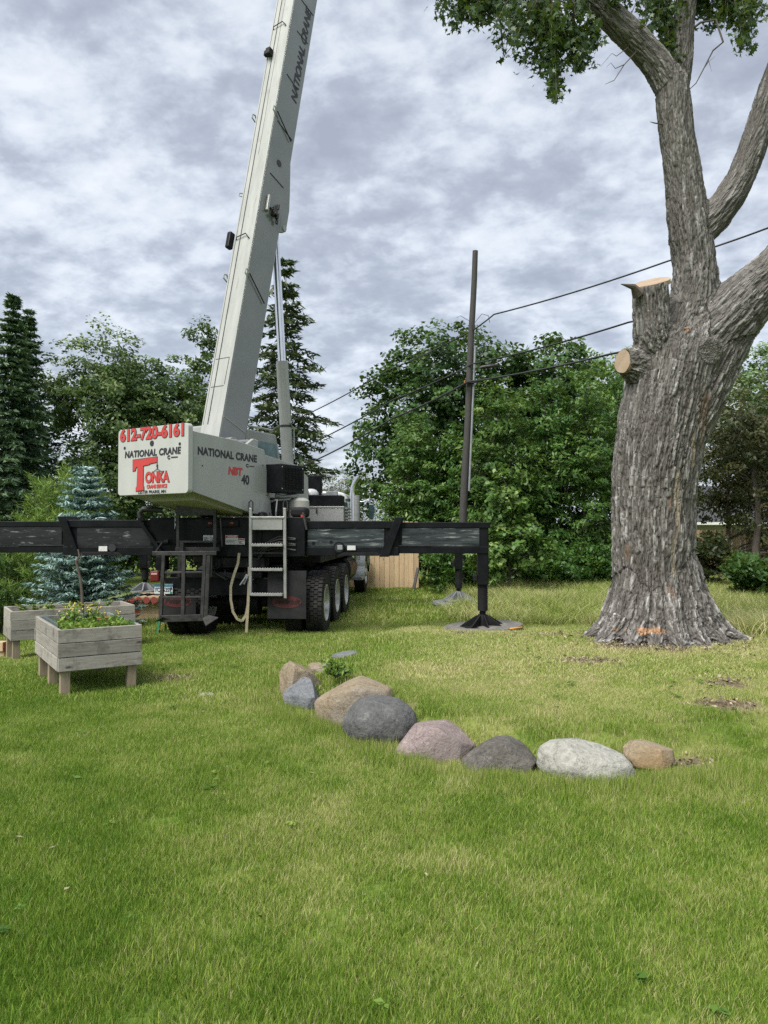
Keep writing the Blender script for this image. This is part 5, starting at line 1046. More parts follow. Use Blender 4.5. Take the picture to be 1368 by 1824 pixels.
# wheels
def tyre_mesh():
    mb_ = MB(); pr = [(-0.11, 0.29), (-0.135, 0.33), (-0.145, 0.42), (-0.130, 0.49), (-0.10, 0.512), (0.10, 0.512), (0.130, 0.49), (0.145, 0.42), (0.135, 0.33), (0.11, 0.29)]
    mb_.lathe(pr, 48, 'x')
    for k in range(44):
        a_ = 2 * math.pi * k / 44
        for (x_, w_, da) in ((-0.098, 0.062, 0.0), (-0.032, 0.058, 0.5), (0.032, 0.058, 0.0), (0.098, 0.062, 0.5)):
            an = a_ + da * 2 * math.pi / 44; mb_.box((x_, 0.516 * math.cos(an), 0.516 * math.sin(an)), (w_, 0.026, 0.056), Matrix.Rotation(an, 3, 'X'))
    me = mb_.mesh('tyre', M['rubber']); me.shade_smooth(); me.set_sharp_from_angle(angle=R(32)); return me
def rim_mesh(dish):
    mb_ = MB(); pr = [(0.135, 0.30), (0.140, 0.285), (0.12, 0.275), (dish, 0.245), (dish - 0.01, 0.20), (dish + 0.02, 0.13), (dish + 0.10, 0.10), (dish + 0.12, 0.07), (dish + 0.12, 0.0)]
    mb_.lathe(pr, 36, 'x'); mb_.lathe([(-0.13, 0.30), (0.135, 0.298)], 36, 'x')
    for k in range(10):
        a_ = 2 * math.pi * k / 10; mb_.cyl((dish - 0.01, 0.168 * math.cos(a_), 0.168 * math.sin(a_)), (dish + 0.035, 0.168 * math.cos(a_), 0.168 * math.sin(a_)), 0.017, 6)
    me = mb_.mesh('rim', M['rim']); me.shade_smooth(); me.set_sharp_from_angle(angle=R(32)); return me
TM, RD, RFt = tyre_mesh(), rim_mesh(-0.08), rim_mesh(0.05)
def wheel(x_, y_, z_, face, rm_):
    o_ = link('wheel', rm_, truck); o_.location = (x_, y_, z_); o_.rotation_euler = (0.3 * y_, 0, 0 if face > 0 else math.pi)
    link('tyre', TM, o_)
for y_ in (0.52, 1.87, 3.22):
    for s_ in (-1, 1):
        wheel(s_ * 1.125, y_, 0.47, s_, RD); wheel(s_ * 0.785, y_, 0.47, -s_, RD)
for s_ in (-1, 1): wheel(s_ * 1.06, 8.05, 0.55, s_, RFt)
# side tanks and boxes
for s_ in (-1, 1):
    MB().lathe([(4.55, 0.0), (4.55, 0.27), (4.60, 0.315), (5.95, 0.315), (6.0, 0.27), (6.0, 0.0)], 30, 'y', (s_ * 0.88, 0, 0.80)).build('fuel_tank', BK, truck, smooth=40)
    mb = MB(); pr = []
    fz = [(7.2, 0.42), (7.24, 0.75), (7.42, 1.08), (7.75, 1.24), (8.1, 1.26), (8.45, 1.18), (8.72, 0.95), (8.85, 0.7)]
    for i in range(len(fz) - 1):
        (ya, za_), (yb, zb_) = fz[i], fz[i + 1]; mb.add([(s_ * 0.72, ya, za_), (s_ * 1.24, ya, za_), (s_ * 1.24, yb, zb_), (s_ * 0.72, yb, zb_)], [(0, 1, 2, 3)])
    f_ = mb.build('fender', M['white_paint'], truck, smooth=60); sd_ = f_.modifiers.new('s', 'SOLIDIFY'); sd_.thickness = 0.04
    MB().span(s_ * 0.72, s_ * 1.22, 6.85, 7.22, 0.42, 0.50).build('cab_step', AL, truck, 0.01)
    MB().lathe([(6.2, 0.0), (6.2, 0.09), (6.75, 0.09), (6.8, 0.0)], 18, 'y', (s_ * 1.02, 0, 1.0)).build('air_cleaner', M['chrome'], truck, smooth=40)
    # exhaust stack: guard, pipe and curved tip
    xs = s_ * 1.10
    sk = MB().cyl((xs + s_ * 0.07, 5.9, 0.95), (xs + s_ * 0.07, 5.9, 2.48), 0.085, 18).build('exhaust_guard', M['aluminium'], truck, smooth=40)
    MB().tube([(xs - s_ * 0.02, 5.86, 1.0), (xs - s_ * 0.02, 5.86, 2.48), (xs - s_ * 0.015, 5.86, 2.64), (xs + s_ * 0.03, 5.86, 2.78), (xs + s_ * 0.11, 5.86, 2.90)], [0.062, 0.062, 0.06, 0.058, 0.058], 16).build('exhaust_pipe', M['chrome'], sk, smooth=50)
    MB().lathe([(0, 0), (0, 0.07), (0.07, 0.07), (0.07, 0)], 14, 'z', (xs - s_ * 0.12, 5.88, 2.33)).build('stack_clamp', M['bare_steel'], sk)
    # mirror
    mr_ = MB().span(s_ * 1.36, s_ * 1.49, 7.02, 7.08, 1.93, 2.32).build('mirror', M['chrome'], truck, 0.03, seg=3)
    MB().span(s_ * 1.372, s_ * 1.478, 7.005, 7.019, 1.95, 2.30).build('mirror_glass', M['glass'], mr_, 0.004)
    MB().tube([(s_ * 1.02, 7.06, 2.36), (s_ * 1.42, 7.06, 2.39), (s_ * 1.52, 7.06, 2.33), (s_ * 1.52, 7.06, 1.9), (s_ * 1.02, 7.06, 1.75)], 0.014, 8).build('mirror_arm', M['chrome'], mr_, smooth=50)
    MB().tube([(s_ * 1.14, 6.2, 2.35), (s_ * 1.14, 6.2, 1.2)], 0.016, 8).build('grab_rail', M['chrome'], truck)
# cab and bonnet
prof = [(-0.96, 1.1), (0.96, 1.1), (0.99, 1.7), (0.955, 2.38), (0.86, 2.54), (0.70, 2.585), (0, 2.60), (-0.70, 2.585), (-0.86, 2.54), (-0.955, 2.38), (-0.99, 1.7)]
cab = MB().prism([(x_, 6.15, z_) for x_, z_ in prof], (0, 1.25, 0)).build('cab', M['white_paint'], truck, 0.05, 40, 3)
for (x0, x1) in ((0.60, 0.93), (-0.93, -0.60)): MB().span(x0, x1, 6.13, 6.148, 1.62, 2.33).build('rear_window', M['glass'], cab, 0.006)
for s_ in (-1, 1): MB().span(s_ * 0.965, s_ * 0.99, 6.40, 7.25, 1.85, 2.32).build('side_window', M['glass'], cab, 0.006)
MB().span(-0.85, 0.85, 7.40, 7.415, 1.9, 2.36).build('windscreen', M['glass'], cab)
MB().prism([(-0.62, 7.40, 0.9), (0.62, 7.40, 0.9), (0.66, 7.40, 1.75), (0.5, 7.40, 1.86), (-0.5, 7.40, 1.86), (-0.66, 7.40, 1.75)], (0, 1.75, -0.08)).build('bonnet', M['white_paint'], truck, 0.04, 40, 3)
MB().span(-1.2, 1.2, 9.25, 9.42, 0.5, 0.85).build('front_bumper', M['chrome'], truck, 0.02)
# deck boxes behind the cab
def tspan(a_, b_, y_): u_, v_ = tq(*a_, y_), tq(*b_, y_); return min(u_.x, v_.x), max(u_.x, v_.x), min(u_.z, v_.z), max(u_.z, v_.z)
x0, x1, z0_, z1_ = tspan((538, 930), (612, 905), 3.0); x0 -= 0.5
tbo = MB().span(x0, x1, 3.0, 3.8, z0_ - 0.3, z1_).build('tool_box', M['tread_plate'], truck, 0.008)
MB().span(x0 - 0.01, x1 + 0.01, 2.99, 3.81, z1_ + 0.002, z1_ + 0.035).build('tool_box_lid', M['aluminium'], tbo, 0.006)
MB().span(x1 - 0.55, x1 - 0.52, 2.98, 2.998, z1_ - 0.10, z1_ - 0.01).build('tool_box_latch', ST, tbo, 0.003)
for k in range(9): MB().span(x1 + 0.003, x1 + 0.07, 3.1, 3.7, z0_ - 0.26 + k * 0.065, z0_ - 0.235 + k * 0.065).build('louvre_slat', M['aluminium'], tbo)
x0, x1, z0_, z1_ = tspan((536, 903), (608, 882), 3.2); MB().span(x0 - 0.5, x1, 3.2, 3.75, z0_, z1_).build('black_bin', BK, truck, 0.008)
x0, x1, zz0, zz1 = tspan((538, 880), (572, 847), 3.9); MB().prism([(x0 - 0.3, 3.9, zz0 - 0.4), (x1 + 0.02, 3.9, zz0 - 0.4), (x1 - 0.01, 3.9, zz1), (x0 - 0.3, 3.9, zz1)], (0, 0.2, 0)).build('head_board', BK, truck, 0.01)
q = tq(554, 882, 3.45); MB().lathe([(0, 0.16), (0.05, 0.155), (0.10, 0.115), (0.125, 0.06), (0.13, 0.0)], 22, 'z', (q.x, 3.45, q.z)).build('white_dome', M['white_paint'], truck, smooth=60)
q = tq(545, 876, 3.25); MB().span(q.x - 0.035, q.x + 0.035, 3.25, 3.32, q.z - 0.04, q.z + 0.05).build('red_lamp', M['lens_red'], truck, 0.01)
q = tq(590, 880, 3.5); mb = MB(); mb.tube([(q.x - 0.04, 3.5, q.z - 0.02), (q.x - 0.04, 3.5, q.z + 0.11), (q.x, 3.5, q.z + 0.16), (q.x + 0.05, 3.5, q.z + 0.15), (q.x + 0.065, 3.5, q.z + 0.07)], 0.032, 10); mb.span(q.x - 0.10, q.x + 0.13, 3.44, 3.56, q.z - 0.03, q.z + 0.05); mb.span(q.x - 0.19, q.x - 0.05, 3.46, 3.54, q.z - 0.02, q.z + 0.02); mb.build('pipe_vise', M['galv'], truck, 0.004)
# ---------------- upper works, turned to the right of the truck's own heading
TURN = R(-29)
CT = Vector((-0.052, 1.17, 0)); MU = MT @ Matrix.Translation(CT) @ Matrix.Rotation(TURN, 4, 'Z'); MUi = MU.inverted()
def upper(o_): o_.location = CT; o_.rotation_euler = (0, 0, TURN); return o_
HW = 0.755; CP = M['crane_paint']
side = [(-2.20, 2.215), (-2.20, 3.09), (-1.3, 3.04), (-0.66, 2.95), (-0.47, 1.875), (-0.94, 1.92)]
mb = MB()
for s_ in (-1, 1): mb.prism([(s_ * HW, y_, z_) for y_, z_ in side], (-s_ * 0.04, 0, 0))
mb.add([(-HW + .04, -2.2, 2.22), (HW - .04, -2.2, 2.22), (HW - .04, -0.94, 1.925), (-HW + .04, -0.94, 1.925)], [(0, 1, 2, 3)])
mb.add([(-HW + .04, -0.94, 1.925), (HW - .04, -0.94, 1.925), (HW - .04, -0.47, 1.88), (-HW + .04, -0.47, 1.88)], [(0, 1, 2, 3)])
for s_ in (-1, 1): mb.span(s_ * 0.715, s_ * 0.30, -2.2, -1.22, 2.9, 3.06)
tur = upper(mb.build('turret', CP, truck, 0.008))
MB().lathe([(1.86, 0.0), (1.86, 0.66), (1.70, 0.66), (1.70, 0.72), (1.30, 0.72)], 40, 'z').build('turntable', M['turret_under'], tur, smooth=35)
MB().prism([(-0.5, -1.9, 2.10), (0.5, -1.9, 2.10), (0.6, -1.0, 1.90), (-0.6, -1.0, 1.90)], (0, 0, 0.06)).build('belly_plate', M['turret_under'], tur)
rp_ = MB(); rr = 0.06; W2 = HW + 0.02; zb0, zb1 = 2.185, 3.195; poly = []
for (cx_, cz_, a0) in ((W2 - rr, zb0 + rr, -90), (W2 - rr, zb1 - rr, 0), (-W2 + rr, zb1 - rr, 90), (-W2 + rr, zb0 + rr, 180)):
    for k in range(6): a_ = R(a0 + 18 * k); poly.append((cx_ + rr * math.cos(a_), -2.29, cz_ + rr * math.sin(a_)))
cw = rp_.prism(poly, (0, 0.088, 0)).build('counterweight', M['sign_plate'], tur, 0.006)
YF = -2.2945
for (x_, z_) in ((0.0, 2.945), (-0.62, 2.91), (0.60, 2.90)):
    r0_ = 0.042 if x_ == 0 else 0.022; MB().lathe([(YF - 0.002, 0.0), (YF - 0.002, r0_), (YF + 0.01, r0_ * 1.1)], 16, 'y', (x_, 0, z_)).build('lifting_hole', M['ink'], cw)
fm = lambda x_, z_, d=0.0: face_m((x_, YF - d, z_), (1, 0, 0), (0, 0, 1))
# telephone number, red digits edged in black, with small slab serifs
def slab(ch, cx_, mat, grow, y_, par, base):
    pass
text('phone_number_edge', '612-720-6161', 0.245, M['ink'], cw, fm(0.0, 3.095, 0.000), 0.0165, 0, 1.05, 0.001, 1.0)
text('phone_number', '612-720-6161', 0.245, M['red'], cw, fm(0.0, 3.095, 0.003), 0.009, 0, 1.05, 0.001, 1.0)
sf = MB(); sfe = MB()
for x_ in (-0.520, 0.445, 0.665):
    sfe.span(x_ - 0.052, x_ + 0.052, YF - 0.0015, YF + 0.001, 2.965, 3.005); sf.span(x_ - 0.042, x_ + 0.042, YF - 0.0045, YF - 0.002, 2.975, 2.997)
text('maker_name', 'NATIONAL CRANE', 0.135, M['ink'], cw, fm(0.0, 2.803), 0.0055, 0.10, 1.0, 0.001, 1.08)
text('maker_mark', 'C', 0.075, M['ink'], cw, fm(0.37, 2.715), 0.004); MB().span(0.42, 0.56, YF - 0.001, YF, 2.706, 2.722).build('maker_mark_line', M['ink'], cw)
# big T shaped like a crane, hook and the rest of the firm's name
Tpoly = [(-0.42, 2.715), (0.12, 2.735), (0.12, 2.66), (-0.03, 2.645), (-0.06, 2.63), (-0.185, 2.62), (-0.185, 2.315), (-0.17, 2.305), (-0.17, 2.255), (-0.345, 2.245), (-0.345, 2.295), (-0.325, 2.305), (-0.31, 2.61), (-0.335, 2.61), (-0.355, 2.59), (-0.365, 2.555), (-0.42, 2.55)]
cxm, czm = -0.2, 2.47
def grow_poly(P, g_):
    out_ = []; n = len(P)
    for i in range(n):
        p0, p1, p2 = P[i - 1], P[i], P[(i + 1) % n]; e1 = Vector((p1[0] - p0[0], p1[1] - p0[1])).normalized(); e2 = Vector((p2[0] - p1[0], p2[1] - p1[1])).normalized()
        n1_ = Vector((-e1.y, e1.x)); n2_ = Vector((-e2.y, e2.x)); b_ = (n1_ + n2_); b_ = b_ / max(0.4, b_.length_squared / 2); out_.append((p1[0] + b_.x * g_, p1[1] + b_.y * g_))
    return out_
MB().prism([(x_, YF - 0.001, z_) for x_, z_ in grow_poly(Tpoly, 0.009)], (0, 0.002, 0)).build('firm_letter_edge', M['ink'], cw)
MB().prism([(x_, YF - 0.004, z_) for x_, z_ in Tpoly], (0, 0.002, 0)).build('firm_letter', M['red'], cw)
text('firm_name_edge', 'ONKA', 0.215, M['ink'], cw, fm(0.12, 2.43), 0.013, 0, 0.86, 0.001, 0.92)
text('firm_name', 'ONKA', 0.215, M['red'], cw, fm(0.12, 2.43, 0.003), 0.007, 0, 0.86, 0.001, 0.92)
text('firm_service', 'CRANE SERVICE', 0.072, M['red'], cw, fm(0.115, 2.30), 0.004, 0, 0.86, 0.001)
text('firm_town', 'LESTER PRAIRIE, MN', 0.066, M['ink'], cw, fm(0.01, 2.222), 0.001, 0, 1.06, 0.001)
mb = MB()
mb.bar((0.125, YF - 0.003, 2.66), (0.125, YF - 0.003, 2.62), 0.006, 0.004, (0, 1, 0)); mb.box((0.125, YF - 0.003, 2.605), (0.03, 0.004, 0.04)); mb.box((0.13, YF - 0.003, 2.575), (0.016, 0.004, 0.03))
mb.bar((0.125, YF - 0.003, 2.56), (0.0, YF - 0.003, 2.50), 0.006, 0.004, (0, 1, 0)); mb.bar((0.125, YF - 0.003, 2.56), (0.26, YF - 0.003, 2.50), 0.006, 0.004, (0, 1, 0)); mb.build('hook_drawing', M['ink'], cw)
# right side lettering
XS = HW + 0.0015
sm_ = lambda y_, z_: face_m((XS, y_, z_), (0, 1, -0.02), (0, 0, 1))
text('maker_name', 'NATIONAL CRANE', 0.155, M['ink'], tur, sm_(-1.47, 2.795), 0.007, 0.0, 0.90, 0.001, 1.06)
text('maker_mark', 'C', 0.075, M['ink'], tur, sm_(-1.06, 2.665), 0.004); MB().span(XS - 0.001, XS + 0.001, -1.02, -0.90, 2.655, 2.67).build('maker_mark_line', M['ink'], tur)
text('model_letters', 'NBT', 0.16, M['red'], tur, sm_(-1.33, 2.555), 0.009, 0.12, 0.95, 0.001)
text('model_number', '40', 0.20, M['ink'], tur, sm_(-1.10, 2.435), 0.007, 0, 0.85, 0.001)
for (y_, z_) in ((-0.70, 2.70), (-0.60, 2.22), (-0.54, 1.93), (-2.0, 2.6)): MB().lathe([(HW, 0.013), (HW + 0.006, 0.011), (HW + 0.006, 0.0)], 10, 'x', (0, y_, z_)).build('bolt', M['bare_steel'], tur)
# boom pivot lug, luffing ram pin and cross tube on top of the side plate
mb = MB(); mb.prism([(0.50, -1.0, 2.95), (0.50, -0.62, 2.95), (0.50, -0.60, 3.12), (0.50, -0.72, 3.14)], (0.07, 0, 0)); mb.build('pivot_lug', CP, tur, 0.01)
mb = MB(); mb.cyl((0.33, -0.95, 3.05), (0.33, -0.60, 3.10), 0.055, 14); mb.cyl((0.28, -1.02, 3.06), (0.42, -1.02, 3.06), 0.085, 16); mb.build('pivot_pin', M['aluminium'], tur, smooth=40)
# boom
EL = R(77.5)
BO = Vector((0, -1.30, 2.40)); MBo = Matrix.Translation(BO) @ Matrix.Rotation(EL - R(90), 4, 'X') if False else None
def boom_frame():
    # local: x right, y = out of the boom's underside (forward), z along the boom
    zc = Vector((0, math.cos(EL), math.sin(EL))); xc = Vector((1, 0, 0)); yc = zc.cross(xc)
    m_ = Matrix((xc, yc, zc)).transposed().to_4x4(); m_.translation = BO; return m_
BM = boom_frame(); MBW = MU @ BM; MBWi = MBW.inverted()
BW, BD_ = 0.225, 0.65
bq = lambda px, py: loc_ray(MBWi, px, py, 0, BW)          # a point on the right face
rq = lambda px, py: loc_ray(MBWi, px, py, 1, 0.0)          # a point on the back face
pr = [(-BW, 0), (BW, 0), (BW, BD_ - 0.08), (BW - 0.08, BD_), (-BW + 0.08, BD_), (-BW, BD_ - 0.08)]
BL = 11.2
boom = MB().prism([(x_, y_, 0.0) for x_, y_ in pr], (0, 0, BL)).build('boom', M['boom_gloss'], truck, 0.012)
boom.matrix_local = Matrix.Translation(CT) @ Matrix.Rotation(TURN, 4, 'Z') @ BM
MB().span(-BW + 0.006, BW - 0.006, -0.012, -0.003, 0.02, BL - 0.01).build('back_plate', M['boom_dirty'], boom)
for (sc_, z0_, z1_) in ((0.88, BL, BL + 3.0), (0.76, BL + 3.0, BL + 5.5)):
    MB().prism([(x_ * sc_, 0.325 + (y_ - 0.325) * sc_, z0_ + 0.002) for x_, y_ in pr], (0, 0, z1_ - z0_)).build('boom_section', M['boom_gloss'], boom, 0.01)
# long groove and cable down the back face
MB().span(-0.090, -0.075, -0.018, -0.0125, 1.0, BL - 0.1).build('back_cable', M['hose'], boom)
MB().span(-0.19, -0.182, -0.015, -0.0122, 1.0, BL - 0.1).build('back_seam', M['bare_steel'], boom)
MB().span(0.00, 0.006, -0.014, -0.0122, 6.0, BL - 0.1).build('back_seam', M['bare_steel'], boom)
# access panel outline near the foot
pz0, pz1 = rq(380, 690).z, rq(390, 640).z
for (a_, b_) in (((-0.16, pz0), (0.13, pz0)), ((-0.16, pz1), (0.15, pz1)), ((0.14, pz0 + 0.02), (0.15, pz1))):
    MB().bar((a_[0], -0.0135, a_[1]), (b_[0], -0.0135, b_[1]), 0.010, 0.003, (0, 1, 0)).build('panel_seam', M['rust_seam'] if 'rust_seam' in M else ST, boom)
# rungs and rings
for (px, py, ln) in ((495, 205, 0.30), (437, 487, 0.36), (448, 483 - 400, 0.0)):
    if ln == 0: continue
    q = bq(px, py); MB().bar((BW + 0.03, 0.02, q.z + 0.03), (BW + 0.03, BD_ * 0.72, q.z - 0.10 - ln * 0.55), 0.014, 0.014).build('grab_bar', DK, boom)
    mb = MB(); mb.tube([(BW + 0.02, -0.01, q.z - 0.04), (BW + 0.02, -0.075, q.z), (BW + 0.02, -0.075, q.z + 0.07), (BW + 0.02, -0.02, q.z + 0.08), (BW + 0.02, 0.0, q.z + 0.03)], 0.014, 6); mb.build('tie_ring', CP, boom, smooth=50)
    mb = MB(); mb.tube([(-BW - 0.02, 0.02, q.z - 0.04), (-BW - 0.03, -0.075, q.z), (-BW - 0.03, -0.075, q.z + 0.07), (-BW - 0.02, -0.02, q.z + 0.08), (-BW - 0.02, 0.02, q.z + 0.03)], 0.014, 6); mb.build('tie_ring', CP, boom, smooth=50)
for (a_, b_) in (((494, 215), (520, 250)), ((511, 132), (530, 160)), ((529, 55), (548, 78)), ((537, 0), (558, 28)), ((481, 308), (505, 335))):
    p0, p1 = bq(*a_), bq(*b_); p0.x = p1.x = BW + 0.004; MB().bar(p0, p1, 0.012, 0.010, (1, 0, 0)).build('weld_rib', M['bare_steel'], boom)
q = bq(497, 291); mbh = MB(); mbh.lathe([(BW + 0.004, 0.0), (BW + 0.004, 0.062), (BW - 0.01, 0.075)], 24, 'x', (0, q.y, q.z)); mbh.build('round_opening', M['ink'], boom)
q = rq(484, 98); mb = MB(); mb.box((q.x, -0.075, q.z), (0.10, 0.10, 0.13)); mb.box((q.x - 0.09, -0.06, q.z + 0.01), (0.05, 0.07, 0.10)); mb.build('cable_clamp', DK, boom, 0.008)
for (px, py) in ((482, 55), (425, 425)):
    q = rq(px, py); mb = MB(); mb.tube([(-0.17, -0.012, q.z - 0.03), (-0.15, -0.045, q.z), (0.06, -0.045, q.z + 0.03), (0.13, -0.045, q.z - 0.05), (0.14, -0.012, q.z - 0.07)], 0.009, 6); mb.build('hose_guide', DK, boom, smooth=50)
q = rq(412, 432); mb = MB(); mb.box((-BW - 0.06, -0.05, q.z), (0.09, 0.12, 0.30)); mb.build('hose_reel', BK, boom, 0.02)
for (px, py) in ((428, 352),): q = rq(px, py); MB().tube([(-BW, -0.01, q.z), (-BW - 0.06, -0.03, q.z + 0.02), (-BW - 0.05, -0.03, q.z + 0.07), (-BW, -0.01, q.z + 0.06)], 0.012, 6).build('tie_ring', CP, boom, smooth=50)
# valve block and pin bracket on the right face
q = bq(475, 362); MB().box((BW + 0.035, q.y, q.z), (0.05, 0.055, 0.30)).build('sight_tube', M['aluminium'], boom, 0.008)
q = bq(487, 378); mb = MB(); mb.box((BW + 0.03, q.y, q.z), (0.06, 0.10, 0.14)); mb.box((BW + 0.07, q.y + 0.03, q.z - 0.08), (0.06, 0.05, 0.10)); mb.cyl((BW, q.y - 0.03, q.z - 0.07), (BW + 0.12, q.y - 0.03, q.z - 0.07), 0.03, 10); mb.cyl((BW, q.y - 0.1, q.z + 0.02), (BW + 0.09, q.y - 0.1, q.z - 0.03), 0.02, 8); mb.box((BW + 0.04, q.y + 0.05, q.z + 0.12), (0.05, 0.04, 0.10)); mb.box((BW + 0.05, q.y + 0.07, q.z - 0.16), (0.03, 0.05, 0.08)); mb.build('valve_block', M['bare_steel'], boom, 0.006)
# underside bracket that takes the lift ram
zb = bq(500, 405).z; mb = MB()
for s_ in (-1, 1): mb.prism([(s_ * (BW + 0.003), BD_ - 0.10, zb - 0.12), (s_ * (BW + 0.003), BD_ + 0.02, zb - 0.06), (s_ * (BW + 0.003), BD_ + 0.085, zb + 0.0), (s_ * (BW + 0.003), BD_ + 0.085, zb + 0.42), (s_ * (BW + 0.003), BD_ + 0.03, zb + 0.75), (s_ * (BW + 0.003), BD_ - 0.10, zb + 1.4)], (-s_ * 0.05, 0, 0))
mb.build('ram_bracket', M['boom_gloss'], boom, 0.01)
MB().cyl((-BW - 0.02, BD_ + 0.02, zb + 0.03), (BW + 0.02, BD_ + 0.02, zb + 0.03), 0.05, 16).build('ram_pin', CP, boom, smooth=40)
# lettering up the right face
p0, p1 = bq(524, 188), bq(556, 20); mid = (p0 + p1) / 2; mid.x = BW + 0.004
tx = (p1 - p0); tx.x = 0; ln_ = tx.length
fmx = Matrix((Vector((0, 0, 1)), Vector((0, -1, 0)), Vector((1, 0, 0)))).transposed().to_4x4(); fmx.translation = Vector((BW + 0.004, BD_ * 0.62, mid.z))
text('maker_name', 'NATIONAL CRANE', 0.215, M['ink'], boom, fmx, 0.007, 0.2, ln_ / 1.95, 0.001, 1.0)
q = bq(420, 757); MB().bar((BW + 0.003, 0.01, q.z + 0.05), (BW + 0.003, BD_ - 0.09, q.z - 0.06), 0.008, 0.012, (1, 0, 0)).build('weld_seam', M['sign_plate'], boom)
# lift ram
pb = MUi @ (lambda w_: w_)(MU @ Vector((0, 0.82, 2.70))); zt = BM @ Vector((0, BD_ + 0.03, zb + 0.03)); pt = Vector((0, zt.y, zt.z)); d = (pt - pb); k1 = (4.72 - pb.z) / d.z
ram = upper(MB().cyl(pb, pb + d * k1, 0.108, 26).build('lift_ram', M['crane_paint'], truck, smooth=40))
MB().cyl(pb + d * (k1 - 0.002), pt, 0.072, 22).build('ram_rod', M['chrome'], ram, smooth=40)
MB().tube([pb + Vector((0.10, -0.03, 0.3)), pb + d * k1 * 0.93 + Vector((0.085, -0.075, 0))], 0.010, 6).build('ram_pipe', M['crane_paint'], ram)
p_ = pb + d * k1 * 0.42; MB().lathe([(-0.02, 0.112), (0.02, 0.112)], 24, 'z', p_).build('ram_band', M['bare_steel'], ram)
MB().cyl((-0.2, 0.82, 2.70), (0.2, 0.82, 2.70), 0.13, 20).build('ram_foot', CP, ram, smooth=40)
MB().tube([pb + Vector((0.16, -0.02, 0.25)), pb + Vector((0.13, 0, 0.8)), pb + d * k1 * 0.45 + Vector((0.12, -0.02, 0))], 0.012, 6).build('ram_hose', M['galv'], ram)
mb = MB()
for s_ in (-1, 1): mb.prism([(s_ * 0.34, -0.5, 1.88), (s_ * 0.34, 1.0, 1.88), (s_ * 0.34, 0.98, 2.62), (s_ * 0.34, 0.65, 2.82), (s_ * 0.34, -0.3, 2.95), (s_ * 0.34, -0.62, 2.95)], (-s_ * 0.04, 0, 0))
upper(mb.build('turret_cheek', CP, truck, 0.008))
# operator's cab on the far side of the boom
oc = upper(MB().prism([(-1.25, -0.55, 1.95), (-1.25, 1.25, 1.95), (-1.25, 1.25, 2.6), (-1.25, 1.0, 3.46), (-1.25, -0.45, 3.50)], (0.80, 0, 0)).build('operator_cab', CP, truck, 0.03))
MB().prism([(-0.448, 0.12, 2.45), (-0.448, 1.12, 2.45), (-0.448, 1.0, 3.28), (-0.448, 0.12, 3.30)], (0.006, 0, 0)).build('cab_glass', M['cab_teal'], oc)
MB().prism([(-0.445, -0.40, 2.55), (-0.445, 0.05, 2.55), (-0.445, 0.05, 3.30), (-0.445, -0.38, 3.32)], (0.006, 0, 0)).build('cab_glass', M['cab_teal'], oc)
MB().tube([(-0.46, -0.4, 3.56), (-0.46, 0.9, 3.53)], 0.018, 6).build('cab_rail', CP, oc)
# cooler box with grille
cb_ = MB().span(0.72, 1.05, -0.61, -0.01, 2.26, 2.72).build('cooler_box', BK, truck, 0.012); upper(cb_)
gr = MB()
for k in range(13): gr.box((1.054, -0.52 + k * 0.036, 2.49), (0.007, 0.006, 0.36))
for k in range(10): gr.box((1.056, -0.30, 2.32 + k * 0.038), (0.007, 0.46, 0.006))
gr.build('cooler_grille', DK, cb_)
for (y_, z_) in ((-0.57, 2.67), (-0.57, 2.32), (-0.05, 2.67), (-0.05, 2.32)): MB().lathe([(1.052, 0.012), (1.058, 0.009), (1.058, 0.0)], 8, 'x', (0, y_, z_)).build('bolt', M['galv'], cb_)
mb = MB(); mb.tube([(0.85, -0.5, 2.22), (0.9, -0.4, 2.2), (1.0, -0.2, 2.22), (0.95, 0.0, 2.2)], 0.035, 8); mb.tube([(0.7, -0.45, 2.12), (0.85, -0.5, 2.14), (0.98, -0.3, 2.16)], 0.018, 8); upper(mb.build('cooler_pipes', M['galv'], truck, smooth=50))
upper(MB().cyl((0.86, -0.47, 1.90), (0.86, -0.47, 2.10), 0.055, 16).build('oil_filter', BK, truck, smooth=40))
upper(MB().lathe([(1.70, 0.0), (1.70, 0.17), (2.14, 0.17), (2.19, 0.12), (2.19, 0)], 26, 'z', (0.98, -0.06, 0)).build('hydraulic_tank', M['hydraulic_tank'], truck, smooth=40))
upper(MB().span(0.38, 0.62, -0.40, 0.5, 1.80, 2.20).build('shade_black_motor_cover', M['black_dusty'], truck, 0.03))  # cover coloured black to paint in the shadow behind the side plate
mb = MB(); mb.tube([(0.93, -0.55, 2.15), (0.95, -0.6, 1.95), (0.93, -0.58, 1.75)], 0.012, 6); upper(mb.build('lift_chain', M['galv'], truck))
MB().lathe([(1.86, 0.0), (1.86, 0.09), (1.93, 0.07), (1.95, 0.0)], 12, 'z', (0.3, 0.05, 0)).build('grease_cap', BK, truck, smooth=40)
MB().lathe([(1.86, 0.0), (1.86, 0.12), (1.95, 0.10), (1.99, 0.0)], 12, 'z', (-0.62, 0.1, 0)).build('grease_cap', BK, truck, smooth=40)
